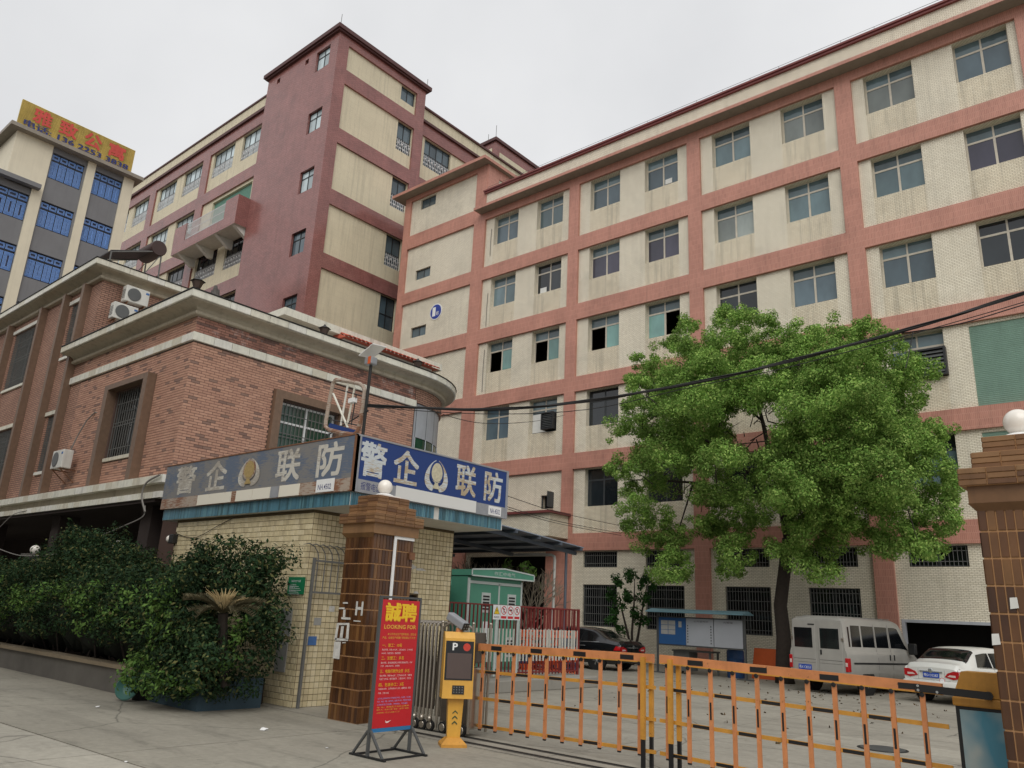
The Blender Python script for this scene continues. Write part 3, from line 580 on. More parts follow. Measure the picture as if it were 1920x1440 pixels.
for i in range(7): m.rough((rr.uniform(xa, xb), FY+rr.uniform(1.0, 1.9), .35+.4*(i % 3)), .45, i, amt=.22)
m.build('plastic_sacks', 'plaster_white', fac, smooth='all')
# entrance canopy box in the first bay
q = pX(1028.7, 963.7, FX(-20.8)); y0 = q.y; x1 = FX(-20.75); x0 = FX(-26.6)
m = MB(); m.box(x0, x1, y0, FY-.003, FZ(5.0), FZ(5.98)); m.build('entrance_canopy', 'factory_tile', fac)
m = MB(); m.box(x0-.15, x1+.15, y0-.15, FY-.004, FZ(5.98)+.002, FZ(6.09)); m.build('canopy_coping', 'factory_coping', fac)
# number badge
cx, cz = FX(-30.5), FZ(17.92)
m = MB(); m.lathe((cx, FY+.132, cz), [(.52, 0), (.52, -.02)], 36, 'y'); b = m.build('number_badge', 'white_paint', fac)
m = MB(); m.lathe((cx, FY+.110, cz), [(.46, 0), (.46, -.01)], 36, 'y'); m.build('badge_disc', 'badge_blue', b)
m = MB(); m.text('1', (cx-.28, FY+.094, cz-.28), (.27, 0, 0), (0, 0, .58)); m.text('栋', (cx+.04, FY+.094, cz-.26), (.26, 0, 0), (0, 0, .26)); m.build('badge_number', 'white_paint', b)
# drain pipe on the red column at the left of the bays
m = MB(); x = FX(-26.55)
for z0, z1 in ((20.3, 21.9), (16.2, 18.1), (12.6, 14.9)): m.tube([(x, FY+.11, FZ(z0)), (x-.02, FY+.11, FZ((z0+z1)/2)), (x+.01, FY+.11, FZ(z1))], .018, 5)
m.build('wall_cable', 'cable_grey', fac)
# ------------------------------------------------------------------ dark red factory tower with its wings
XT, YT = -38.5, 24.74
tow = thing('red_factory', 'tall dark red tiled factory with cream panels and a corner stair tower', 'building', (-44, 30, 0))
def TX(u, v, w): return (XT-w, u, v)           # face towards +X
def TYf(u, v, w): return (u, YT+w, v)          # face towards -Y
def WLf(u, v, w): return (u, YT+.56+w, v)
def W2f(u, v, w): return (-39.3-w, u, v)
PZ = [(36.38, 38.30), (31.87, 35.30), (27.36, 30.78), (22.86, 26.30), (18.40, 21.84), (13.9, 17.35)]
m = MB(); holes_wall(m, TX, YT, 32.75, 0, 38.9, [(25.6, 31.93, a, b) for a, b in PZ], .14)
LW = [(-40.95, -39.4, a, a+1.64) for a in (36.73, 31.80, 27.31, 22.83, 18.36)]
VT = [(-42.3, -41.9, 38.0, 38.4), (-45.8, -45.4, 38.05, 38.45)]
holes_wall(m, TYf, -47.0, XT, 0, 38.9, LW+VT, .25)
m.quad((-47, YT, 0), (-47, YT, 38.9), (-47, 34, 38.9), (-47, 34, 0)); m.quad((XT, 32.75, 0), (XT, 32.75, 38.9), (-47, 32.75, 38.9), (-47, 32.75, 0))
m.build('tower_wall', 'tower_red', tow)
m = MB(); m.box(-47.18, XT+.18, YT-.18, 32.95, 38.9, 39.02).box(-47.3, XT+.3, YT-.3, 33.05, 39.022, 39.32); m.build('tower_cornice', 'tower_cap', tow)
m = MB(); m.tube([(XT, YT, 39.3), (XT, YT, 40.3)], .02, 5).tube([(XT, 32.8, 39.3), (XT, 32.8, 40.1)], .02, 5); m.build('lightning_rod', 'bars', tow)
m = MB(); m.box(-46.6, XT-.4, YT+.4, 32.6, 0, 38.8); m.build('tower_core', 'room_dark', tow)
def fwin(F, a, b, c, d, nx, tz, parent, frame='window_black', glass='pane_grey', grille=0.0):
    """framed window on face F: nx lights wide with transoms at tz"""
    f = MB(); t = .06
    def bx(u0, u1, v0, v1, w0, w1): 
        p, q = F(u0, v0, w0), F(u1, v1, w1); f.box(p[0], q[0], p[1], q[1], p[2], q[2])
    bx(a, b, c, c+t, .16, .22); bx(a, b, d-t, d, .16, .22); bx(a, a+t, c+t, d-t, .16, .22); bx(b-t, b, c+t, d-t, .16, .22)
    us = [a+(b-a)*i/nx for i in range(nx+1)]; vs = [c]+list(tz)+[d]
    for u in us[1:-1]: bx(u-t/2, u+t/2, c+t, d-t, .161, .219)
    for v in tz: bx(a+t, b-t, v-t/2, v+t/2, .162, .218)
    f = f.build('window', frame, parent)
    for u0, u1 in zip(us, us[1:]):
        for v0, v1 in zip(vs, vs[1:]):
            g = MB(); p, q = F(u0+t/2, v0+t/2, .19), F(u1-t/2, v1-t/2, .20); g.box(p[0], q[0], p[1], q[1], p[2], q[2]); g.build('pane', glass, f)
    if grille:
        g = MB(); n = int((b-a)/.17)
        for i in range(n+1):
            u = a+(b-a)*i/n; p, q = F(u-.014, c, .05), F(u+.014, c+grille, .08); g.box(p[0], q[0], p[1], q[1], p[2], q[2])
        for k in range(4):
            v = c+grille*(k+.2)/3.6; p, q = F(a, v-.014, .081), F(b, v+.014, .10); g.box(p[0], q[0], p[1], q[1], p[2], q[2])
        for i in range(n):
            u = a+(b-a)*(i+.5)/n; v = c+grille*(.3+.4*(i % 2)); p, q = F(u-.06, v-.05, .055), F(u+.06, v+.05, .075); g.box(p[0], q[0], p[1], q[1], p[2], q[2])
        g.build('window_grille', 'grille_white', f)
    return f
def TXp(u, v, w): return (XT-.14-w, u, v)
for i, (a, b) in enumerate(PZ):
    h = (30.52, 31.90, 37.08, 38.30) if i == 0 else (30.52, 31.90, b-2.33, b)
    m = MB(); holes_wall(m, TXp, 25.6, 31.93, a, b, [h], .2); m.build('cream_panel', 'tower_cream', tow)
    fwin(TXp, *h, 2, [] if i == 0 else [h[2]+1.05], tow, grille=0.0 if i in (0, 4) else .95)
for i, h in enumerate(LW): fwin(TYf, *h, 2, [h[3]-.5], tow, glass='pane_painted_sky' if i < 3 else 'pane_grey')
for h in VT: m = MB(); m.box(h[0], h[1], YT+.2, YT+.24, h[2], h[3]); m.build('vent', 'room_dark', tow)
# left wing
WP = [(-55.5, -47.3), (-64.8, -56.6), (-74.0, -65.9)]; WZ = [(32.6, 36.1), (28.1, 31.6), (23.65, 27.05), (19.2, 22.6)]
m = MB(); holes_wall(m, WLf, -75, -47.0, 0, 37.1, [(x0, x1, z0, z1) for x0, x1 in WP for z0, z1 in WZ], .14); m.build('wing_wall', 'tower_red', tow)
m = MB(); m.box(-75, -47.002, YT+.58, YT+.9, 37.34, 38.35); m.build('wing_parapet', 'tower_cream', tow)
m = MB(); m.box(-75, -47.004, YT+.40, YT+.95, 37.1, 37.34).box(-75, -47.002, YT+.5, YT+1.0, 38.352, 38.5); m.build('wing_cornice', 'tower_cap', tow)
m = MB(); m.box(-75, -47.1, YT+1.1, YT+14, 0, 37.3); m.build('wing_core', 'room_dark', tow)
def WLp(u, v, w): return (u, YT+.70+w, v)
WW = [(-50.8, -47.8), (-55.1, -51.95), (-59.9, -56.75), (-64.3, -61.2), (-69.2, -66.05), (-73.4, -70.3)]
for pi, (x0, x1) in enumerate(WP):
    for zi, (z0, z1) in enumerate(WZ):
        if zi == 1 and pi == 0:
            h = (-54.0, -48.4, z0, z1-.25); m = MB(); holes_wall(m, WLp, x0, x1, z0, z1, [h], .2); m.build('cream_panel', 'tower_cream', tow)
            m = MB(); n = 26
            for i in range(n):
                za, zb = h[2]+(h[3]-h[2])*i/n, h[2]+(h[3]-h[2])*(i+1)/n; y = YT+.9
                m.quad((h[0], y, za), (h[1], y, za), (h[1], y-.03, (za+zb)/2), (h[0], y-.03, (za+zb)/2)); m.quad((h[0], y-.03, (za+zb)/2), (h[1], y-.03, (za+zb)/2), (h[1], y, zb), (h[0], y, zb))
            m.build('roller_door', 'roller_teal', tow, fix=False); continue
        hs = [(a, b, z1-2.28, z1-.03) for a, b in WW[pi*2:pi*2+2]]
        m = MB(); holes_wall(m, WLp, x0, x1, z0, z1, hs, .2); m.build('cream_panel', 'tower_cream', tow)
        for h in hs: fwin(WLp, *h, 4, [h[2]+1.15], tow, grille=1.0, glass='pane_painted_sky' if zi < 2 else 'pane_dark')
# balcony with brackets
bal = MB(); x0, x1, y0, y1, z0, z1 = -56.0, -46.92, 23.82, 25.28, 26.75, 29.0
bal.box(x0, x1, y0+.004, y1, z0, z0+.14).box(x0, x1, y0, y0+.16, z0+.141, 27.55).box(x0, -54.2, y0, y0+.16, 27.551, z1).box(-48.6, x1, y0, y0+.16, 27.551, z1).box(x1-.16, x1, y0+.161, YT-.004, z0+.141, z1).box(x0, x0+.16, y0+.161, y1, z0+.141, z1)
b = bal.build('balcony', 'tower_red', tow)
m = MB(); m.box(x0+.02, x1-.02, y0+.02, y1-.02, z0-.012, z0-.002); m.build('balcony_underside', 'plaster_white', b)
for x in (-55.2, -52.5, -49.8, -47.4): m = MB(); m.prism([(x, y0+.1, z0-.013), (x, y1, z0-.013), (x, y1, z0-.7), (x, y1-.3, z0-.7)], (.3, 0, 0)); m.build('bracket', 'plaster_white', b)
m = MB()
for i in range(34): x = -54.15+i*.165; m.box(x, x+.03, y0+.04, y0+.07, 27.56, 28.9)
for z in (27.7, 28.3, 28.88): m.box(-54.2, -48.6, y0+.071, y0+.10, z-.025, z+.025)
m.build('balcony_railing', 'grille_white', b)
# right wing
m = MB(); h = (33.85, 36.62, 33.6, 35.95)
holes_wall(m, W2f, 32.76, 60, 0, 37.0, [(33.5, 59, 32.4, 35.98), (33.5, 59, 27.9, 31.5), (33.5, 59, 23.4, 27.0)], .14); m.build('wing_wall', 'tower_red', tow)
m = MB(); m.box(-39.35, -39.6, 32.96, 60, 37.2, 38.25); m.build('wing_parapet', 'tower_cream', tow)
m = MB(); m.box(-39.7, -39.12, 32.96, 60, 37.0, 37.2).box(-39.75, -39.2, 33.06, 60, 38.252, 38.4); m.build('wing_cornice', 'tower_cap', tow)
m = MB(); m.box(-47, -39.7, 33.1, 60, 0, 37.2); m.build('wing_core', 'room_dark', tow)
def W2p(u, v, w): return (-39.44-w, u, v)
for z0, z1 in ((32.4, 35.98), (27.9, 31.5), (23.4, 27.0)):
    hs = [(y, y+2.77, z1-2.35, z1-.03) for y in (33.85, 41.0)]; m = MB(); holes_wall(m, W2p, 33.5, 59, z0, z1, hs, .2); m.build('cream_panel', 'tower_cream', tow)
    for h in hs: fwin(W2p, *h, 4, [h[2]+1.15], tow, grille=1.0)
# stair head standing on the far roof
m = MB(); m.box(-53, -45, 47.5, 57, 36, 45.3); m.build('rear_stair_head', 'tower_red', tow)
m = MB(); m.box(-53.2, -44.8, 47.3, 57.2, 45.302, 45.62); m.build('rear_stair_cornice', 'tower_cap', tow)
m = MB(); m.box(-45.01, -44.96, 48.1, 55.5, 41.5, 44.3).box(-47.2, -45.4, 47.44, 47.49, 42, 44.6); m.build('cream_panel', 'tower_cream', tow)
m = MB(); m.tube([(-45.2, 47.7, 45.6), (-45.2, 47.7, 47.2)], .025, 5).tube([(-46.2, 47.7, 45.6), (-46.2, 47.7, 46.6)], .025, 5); m.build('lightning_rod', 'bars', tow)

# ------------------------------------------------------------------ apartment block with blue window grilles
XA = -46.0
apt = thing('apartment_block', 'grey and cream apartment block with blue window grilles and a yellow rooftop board', 'building', (-52, 13, 0))
def AF(u, v, w): return (XA-w, u, v)
AW = []
for k in range(7):
    zt = 25.75-3.04*k
    AW += [(12.03, 13.74, zt-1.6, zt), (14.33, 15.93, zt-1.52, zt)]
    if k > 0: AW.append((8.4, 11.38, zt-1.6, zt))
m = MB(); holes_wall(m, AF, 11.95, 13.85, 0, 26.1, [h for h in AW if h[0] == 12.03], .2); holes_wall(m, AF, 14.31, 15.94, 0, 26.1, [h for h in AW if h[0] == 14.33], .2); holes_wall(m, AF, 5.5, 11.40, 0, 23.1, [h for h in AW if h[0] == 8.4], .2); m.build('grey_wall', 'apartment_grey', apt)
m = MB()
for a, b, z0, z1 in ((11.40, 11.95, 0, 23.1), (13.85, 14.31, 0, 26.1), (15.94, 16.55, 0, 26.1), (10.06, 11.95, 23.1, 26.1)): m.box(XA-.4, XA+.10, a, b, z0, z1)
m.box(XA-9, XA-.41, 10.06, 10.3, 20, 26.1).box(XA-9, XA-.45, 16.3, 16.54, 0, 26.1); m.build('cream_pilaster', 'apartment_cream', apt)
m = MB(); m.box(XA-9, XA+.55, 9.6, 16.9, 26.1, 26.32); m.build('roof_slab', 'soffit', apt)
m = MB(); m.box(XA-.3, XA+.5, 4.6, 11.72, 23.1, 23.35); m.build('ledge', 'apartment_grey', apt)
m = MB(); m.box(XA-9, XA-.5, 5.5, 16.5, 0, 23).box(XA-9, XA-.5, 10.3, 16.29, 23, 26.1); m.build('core', 'room_dark', apt)
def bluewin(a, b, c, d):
    f = MB(); f.box(XA-.2, XA-.14, a, b, c, c+.05).box(XA-.2, XA-.14, a, b, d-.05, d)
    n = 4 if b-a < 2 else 6; zt = d-.45; us = [a+(b-a)*i/n for i in range(n+1)]
    for u in us: f.box(XA-.199, XA-.141, max(a, u-.03), min(b, u+.03), c+.05, d-.05)
    f.box(XA-.198, XA-.142, a+.05, b-.05, zt-.03, zt+.03); f = f.build('window', 'window_black', apt)
    for u0, u1 in zip(us, us[1:]):
        for v0, v1 in ((c+.05, zt-.03), (zt+.03, d-.05)):
            g = MB(); g.box(XA-.19, XA-.18, u0+.03, u1-.03, v0, v1); g.build('pane', 'pane_navy', f)
    g = MB(); x = XA-.10
    for u0, u1 in zip(us, us[1:]):
        for v0, v1 in ((c+.06, zt-.04), (zt+.04, d-.06)):
            for k in range(4 if v1-v0 > .6 else 2):
                s = .03+k*.048; t = .02
                if u1-u0 < 2*s+.05 or v1-v0 < 2*s+.05: continue
                g.box(x, x+.02, u0+s, u1-s, v0+s, v0+s+t).box(x, x+.02, u0+s, u1-s, v1-s-t, v1-s).box(x, x+.02, u0+s, u0+s+t, v0+s+t, v1-s-t).box(x, x+.02, u1-s-t, u1-s, v0+s+t, v1-s-t)
    g.build('window_grille', 'grille_blue', f)
for h in AW:
    if h[2] > 12.5: bluewin(*h)
sg = thing('rooftop_sign', 'yellow ribbed rooftop board with red characters and a blue phone number', 'sign', (XA-.1, 13.1, 26.32))
m = MB(); y0, y1, z0, z1 = 9.95, 16.25, 26.45, 28.05; n = 22
for i in range(n):
    za, zb = z0+(z1-z0)*i/n, z0+(z1-z0)*(i+1)/n; m.quad((XA+.10, y0, za), (XA+.10, y1, za), (XA+.13, y1, (za+zb)/2), (XA+.13, y0, (za+zb)/2)); m.quad((XA+.13, y0, (za+zb)/2), (XA+.13, y1, (za+zb)/2), (XA+.10, y1, zb), (XA+.10, y0, zb))
m.box(XA-.05, XA+.07, y0, y1, z0, z1); m.build('panel', 'sign_yellow', sg, fix=False)
m = MB()
for y in (10.2, 12, 14, 16): m.bar((XA-.1, y, 26.33), (XA-.1, y, 27.8), .06).bar((XA-1.2, y, 26.33), (XA-.1, y, 27.6), .05)
m.build('support_frame', 'bars', sg)
for i, ch in enumerate('雅致公寓'):
    m = MB(); y = 10.62+i*1.38; m.text(ch, (XA+.15, y, 27.0), (0, .92, 0), (0, 0, .86), .03); tag(m.build('character', 'letter_red', sg), kind='stuff')
m = MB(); m.text('电话: 136 2253 3838', (XA+.15, 10.25, 26.52), (0, 5.75, 0), (0, 0, .42), .004); tag(m.build('phone_number', 'letter_navy', sg), kind='stuff')
# ------------------------------------------------------------------ brick office building on the left
YB, XB, XL = 9.55, -20.0, -27.45
off = thing('brick_office', 'two-part brick office building with pale cornices, a rounded glazed corner and barred windows', 'building', (-26, 14, 0))
def BF(u, v, w): return (u, YB+w, v)
def BR(u, v, w): return (XB-w, u, v)
def BL(u, v, w): return (XL-w, u, v)
ARC_C, ARC_R = Vector((-23.0, 17.8, 0)), 3.0
def path_right():
    P = [(Vector((-28.45, YB, 0)), Vector((0, -1, 0))), (Vector((XB, YB, 0)), Vector((1, -1, 0))), (Vector((XB, 17.8, 0)), Vector((1, 0, 0)))]
    for i in range(1, 15):
        t = math.radians(i*9); d = Vector((math.cos(t), math.sin(t), 0)); P.append((ARC_C+d*ARC_R, d))
    return P
def path_left(): return [(Vector((-46, YB, 0)), Vector((0, -1, 0))), (Vector((XL, YB, 0)), Vector((1, -1, 0))), (Vector((XL, 19, 0)), Vector((1, 0, 0)))]
def path_low(): return [(Vector((-46, YB, 0)), Vector((0, -1, 0))), (Vector((XB, YB, 0)), Vector((1, -1, 0))), (Vector((XB, 11.0, 0)), Vector((1, 0, 0)))]
def sweep(mb, path, prof, closed=True):
    """carry a profile [(out, z)] along a path of (point, outward direction)"""
    o = len(mb.v); n = len(prof)
    for p, d in path:
        for a, z in prof: mb.v.append((p.x+d.x*a, p.y+d.y*a, z))
    for i in range(len(path)-1):
        for k in range(n if closed else n-1):
            mb.f.append((o+i*n+k, o+i*n+(k+1) % n, o+(i+1)*n+(k+1) % n, o+(i+1)*n+k)); mb.mi.append(mb.cur)
    if closed: mb.f.append(tuple(o+k for k in range(n))); mb.f.append(tuple(o+(len(path)-1)*n+k for k in range(n))); mb.mi += [mb.cur]*2
    return mb
def cut(path, step):
    """split a path into slab-long pieces"""
    out = []
    for (p, d), (q, e) in zip(path, path[1:]):
        L = (q-p).length; n = max(1, round(L/step))
        for i in range(n): a, b = i/n, (i+1)/n; out.append(((p.lerp(q, a), d.lerp(e, a) if abs(d.length-e.length) < .01 or True else d), (p.lerp(q, b), d.lerp(e, b))))
    return out
def slabs(path, prof, step, name, mat, gap=.006):
    """cornice slabs laid end to end, each its own piece"""
    for (p, d), (q, e) in zip(path, path[1:]):
        L = (q-p).length; n = max(1, round(L/step)); t = (q-p).normalized()
        for i in range(n):
            a, b = i/n, (i+1)/n
            def dirn(s):
                if d.length > 1.2 and s < .02: return d
                if e.length > 1.2 and s > .98: return e
                if d.length > 1.2: return e
                if e.length > 1.2: return d
                return d.lerp(e, s).normalized()
            m = MB(); sweep(m, [(p.lerp(q, a)+t*(gap if a > 0 else 0), dirn(a)), (p.lerp(q, b)-t*gap, dirn(b))], prof); m.build(name, mat, off)
# --- wall cores
WC = (-24.35, -22.15, 5.60, 7.65); WD = (12.50, 14.55, 5.50, 7.50)
LWIN = [(-35.6, -32.75, 9.38, 11.80), (-29.85, -28.70, 9.75, 11.80), (-29.85, -28.70, 5.62, 7.60), (-35.6, -32.75, 5.05, 7.62), (-41.6, -38.8, 9.38, 11.80), (-41.6, -38.8, 5.05, 7.62)]
m = MB(); holes_wall(m, BF, XL, XB, 4.4, 9.4, [WC], .22); holes_wall(m, BR, YB, 17.8, 0, 9.4, [WD], .22); m.build('mortar_core', 'mortar', off)
m = MB(); holes_wall(m, BF, -46, XL, 4.4, 12.3, LWIN, .22); holes_wall(m, BL, YB, 19, 9.4, 12.3, [], .2); m.build('left_wing_wall', 'brick_wall', off)
m = MB(); m.box(-46, XL-.3, YB+.3, 19, 4.4, 12.6).box(XL-.29, XB-.3, YB+.3, 17.7, 4.4, 9.6); m.build('rooms', 'room_dark', off)
m = MB(); sweep(m, [(ARC_C+Vector((math.cos(math.radians(a)), math.sin(math.radians(a)), 0))*ARC_R, Vector((math.cos(math.radians(a)), math.sin(math.radians(a)), 0))) for a in range(0, 127, 6)], [(-.2, 8.72), (0, 8.72), (0, 9.4), (-.2, 9.4)]); m.build('curved_frieze', 'brick_wall', off, smooth=True)
# --- facing bricks: joined, with the 300 that show largest as single pieces
def brick_box(fx, L=.24):
    m = MB(); b = .004; H, T = .066, .010
    vs = [(-L/2, 0, -H/2), (L/2, 0, -H/2), (L/2, 0, H/2), (-L/2, 0, H/2), (-L/2+b, -T, -H/2+b), (L/2-b, -T, -H/2+b), (L/2-b, -T, H/2-b), (-L/2+b, -T, H/2-b)]
    fs = [(4, 5, 6, 7), (0, 1, 5, 4), (1, 2, 6, 5), (2, 3, 7, 6), (3, 0, 4, 7)]
    if fx: vs = [(-y, x, z) for x, y, z in vs]
    m.add(vs, fs); return m
bx, bf = brick_box(True), brick_box(False); me_bx = meshdata(brick_box(True), 'brick', 'brick')
def sign_hides(p):
    x, y = prj(p); return y > (818+(x-669)*.2547 if x > 669 else 876-.165*(x-317))-2
allb = []; fr = MB(); rb = MB(); rnd = random.Random(11); shapes = {}
def shape(fx, L):
    k = (fx, round(L, 3))
    if k not in shapes: shapes[k] = brick_box(fx, k[1])
    return shapes[k]
def course(u0, u1, anchor, step=-1):
    """brick (centre, length) pairs between u0 and u1; full bricks keep the bond counted from the anchor"""
    n0 = math.floor((u0-anchor)/.25)-1; out = []
    for k in range(n0, n0+int((u1-u0)/.25)+4):
        a, b = anchor+k*.25+.005, anchor+k*.25+.245; a, b = max(a, u0), min(b, u1)
        if b-a > .025: out.append(((a+b)/2, b-a))
    return out
row = 0; z = 4.76
while z < 9.24:
    if not (8.47 < z < 8.80):
        s = (row % 2)*.125
        iv = [(YB-.010, 17.76)]
        if WD[2]-.30 < z < WD[3]+.30: iv = [(YB-.010, WD[0]-.305), (WD[1]+.305, 17.76)]
        for u0, u1 in iv:
            for y, L in course(u0, u1, YB-.010+s):
                p = (XB, y, z); sh = shape(True, L)
                if z > 8.8: fr.add([(v[0]+p[0], v[1]+p[1], v[2]+p[2]) for v in sh.v], sh.f)
                elif L > .23: allb.append((sign_hides(p), (Vector(p)-CAM).length, p))
                else: rb.add([(v[0]+p[0], v[1]+p[1], v[2]+p[2]) for v in sh.v], sh.f)
        iv = [(XL+.002, XB-.001)]
        if z < WC[3]+.24: iv = [(XL+.002, WC[0]-.345), (WC[1]+.305, XB-.001)]+([(WC[0]-.075, WC[1]+.035)] if z < WC[2]-.12 else [])
        for u0, u1 in iv:
            for x, L in course(u0, u1, XB-.001-s): sh = shape(False, L); rb.add([(v[0]+x, v[1]+YB, v[2]+z) for v in sh.v], sh.f)
    z += .0752; row += 1
allb.sort(key=lambda t: (t[0], t[1])); rest = MB()
for hid, d, p in allb[300:]: rest.add([(v[0]+p[0], v[1]+p[1], v[2]+p[2]) for v in bx.v], bx.f)
for hid, d, p in allb[:300]: piece('brick', me_bx, off, p)
tag(rest.build('side_brickwork', 'brick', off, fix=False), kind='stuff'); tag(rb.build('front_brickwork', 'brick', off, fix=False), kind='stuff')

def stained():
    m = pieces('brick_stained', [((170, 124, 109), 4), ((158, 115, 102), 4), ((178, 132, 116), 3), ((126, 99, 92), 2)], .8, .25, .3, grime=.35)
    nt = m.node_tree; bs = nt.nodes['Principled BSDF']; lk = bs.inputs['Base Color'].links[0].from_socket
    g = nt.nodes.new('ShaderNodeNewGeometry'); no = nt.nodes.new('ShaderNodeTexNoise'); no.inputs['Scale'].default_value = 1.7; no.inputs['Detail'].default_value = 9; no.inputs['Roughness'].default_value = .75; nt.links.new(g.outputs['Position'], no.inputs['Vector'])
    r = nt.nodes.new('ShaderNodeValToRGB'); r.color_ramp.elements[0].position = .56; r.color_ramp.elements[1].position = .70; r.color_ramp.elements[1].color = (.8, .8, .8, 1); nt.links.new(no.outputs['Fac'], r.inputs[0])
    mx = nt.nodes.new('ShaderNodeMix'); mx.data_type = 'RGBA'; mx.inputs[7].default_value = lin((196, 192, 190)); nt.links.new(r.outputs[0], mx.inputs[0]); nt.links.new(lk, mx.inputs[6]); nt.links.new(mx.outputs[2], bs.inputs['Base Color'])
stained(); tag(fr.build('frieze_brickwork', MATS['brick_stained'], off, fix=False), 'stained brick frieze with white lime runs', kind='stuff')
# --- cornices
PR = path_right(); PL = path_left()
for path, zo in ((PR, 0.0), (PL, 2.98)):
    m = MB(); cove = [(.10, 9.24)]+[(.10+.34*(1-math.cos(t)), 9.36+.17*math.sin(t)) for t in [k*math.pi/10 for k in range(6)]]+[(.46, 9.56), (-.25, 9.56), (-.25, 9.24)]
    sweep(m, path, [(a, z+zo) for a, z in cove]); m.build('cornice_cove', 'cove', off, smooth=True)
    m = MB(); sweep(m, path, [(-.2, 9.25+zo), (.13, 9.25+zo), (.15, 9.28+zo), (.15, 9.34+zo), (.12, 9.358+zo), (-.2, 9.358+zo)]); m.build('cornice_moulding', 'cove', off)
    slabs(path, [(-.3, 9.565+zo), (.50, 9.565+zo), (.51, 9.58+zo), (.51, 9.76+zo), (.49, 9.775+zo), (-.3, 9.775+zo)], .62, 'fascia_slab', 'fascia_stone')
    m = MB(); sweep(m, path, [(-.3, 9.78+zo), (.535, 9.78+zo), (.535, 9.80+zo), (-.3, 9.80+zo)]); m.build('roof_edge', 'black_metal', off)
slabs(PR[:3], [(-.05, 8.52), (.075, 8.52), (.08, 8.53), (.08, 8.74), (.06, 8.76), (-.05, 8.76)], .55, 'band_slab', 'fascia_stone')
m = MB(); m.box(-46, XL-.3, YB+.2, 19, 12.5, 12.72).box(XL-.2, XB-.25, YB+.2, 17.8, 9.5, 9.7); m.build('flat_roof', 'soffit', off)
# --- canopy slabs over the open ground floor
PLo = path_low()
slabs(PLo, [(-.1, 4.52), (.40, 4.52), (.40, 4.72), (-.1, 4.72)], .42, 'canopy_slab', 'fascia_stone'); slabs(PLo, [(-.1, 4.14), (.36, 4.14), (.36, 4.30), (-.1, 4.30)], .42, 'canopy_slab', 'fascia_stone')
m = MB(); sweep(m, PLo, [(-.1, 4.302), (.22, 4.302), (.22, 4.518), (-.1, 4.518)]); m.build('canopy_recess', 'cove', off)
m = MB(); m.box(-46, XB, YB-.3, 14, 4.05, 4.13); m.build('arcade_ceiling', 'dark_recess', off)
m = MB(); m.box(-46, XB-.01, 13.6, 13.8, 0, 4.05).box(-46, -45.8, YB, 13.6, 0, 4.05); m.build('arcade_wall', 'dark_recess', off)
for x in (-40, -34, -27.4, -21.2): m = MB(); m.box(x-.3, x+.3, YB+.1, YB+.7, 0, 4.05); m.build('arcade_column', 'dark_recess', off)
# --- granite window surrounds, bars, sills
def bars_win(F, h, tint, parent, white=False, n=14, sill=True, curtain=False):
    a, b, c, d = h; f = MB(); t = .06
    def bx_(mb, u0, u1, v0, v1, w0, w1): p, q = F(u0, v0, w0), F(u1, v1, w1); mb.box(p[0], q[0], p[1], q[1], p[2], q[2])
    for u0, u1, v0, v1 in ((a, b, c, c+t), (a, b, d-t, d), (a, a+t, c+t, d-t), (b-t, b, c+t, d-t), ((a+b)/2-.03, (a+b)/2+.03, c+t, d-t), (a+t, (a+b)/2-.03, d-.62, d-.56), ((a+b)/2+.03, b-t, d-.62, d-.56)): bx_(f, u0, u1, v0, v1, .14, .2)
    f = f.build('window', 'white_paint' if white else 'window_dark', parent)
    for u0, u1 in ((a+t, (a+b)/2-.03), ((a+b)/2+.03, b-t)): g = MB(); bx_(g, u0, u1, c+t, d-t, .17, .18); g.build('pane', tint, f)
    g = MB()
    bw_ = .006 if white else .010
    for i in range(n): u = a+(b-a)*(i+.5)/n; bx_(g, u-bw_, u+bw_, c, d, .02, .04)
    for k in (.14, .48, .53, .82): v = c+(d-c)*k; bx_(g, a, b, v-.012, v+.012, .041, .056)
    g.build('window_bars', 'bars', f)
    if sill: g = MB(); bx_(g, a-.02, b+.02, c-.10, c, -.06, .1); g.build('sill', 'fascia_stone', f)
def fin(x, z0, z1, w=.22, d=.25): m = MB(); m.box(x-w/2, x+w/2, YB-d, YB+.05, z0, z1); m.build('granite_fin', 'granite', off)
for x in (-42.0, -38.45, -35.95, -32.42, -30.15, -28.42): fin(x, 4.725, 12.22)
for h in LWIN:
    bars_win(BF, h, 'pane_dark', off, n=22 if h[1]-h[0] > 2 else 10)
    m = MB(); m.box(h[0]-.2, h[1]+.18, YB-.05, YB+.06, h[3]+.02, h[3]+.16); m.build('lintel', 'fascia_stone', off)
bars_win(BF, WC, 'pane_black', off, n=14)
m = MB(); m.box(WC[1]+.04, WC[1]+.30, YB-.27, YB+.04, 4.725, 7.86).box(WC[0]-.34, WC[0]-.08, YB-.27, YB+.04, 4.725, 7.70).box(WC[0]-.34, WC[1]+.038, YB-.27, YB+.04, 7.702, 7.86); m.build('window_surround', 'granite', off)
bars_win(BR, WD, 'green_glass', off, white=True, n=15, sill=False)
m = MB(); m.box(XB-.04, XB+.16, WD[0]-.30, WD[0]-.04, 5.2, 7.78).box(XB-.04, XB+.16, WD[1]+.04, WD[1]+.30, 5.2, 7.78).box(XB-.04, XB+.16, WD[0]-.038, WD[1]+.038, 7.54, 7.78); m.build('window_surround', 'granite', off)
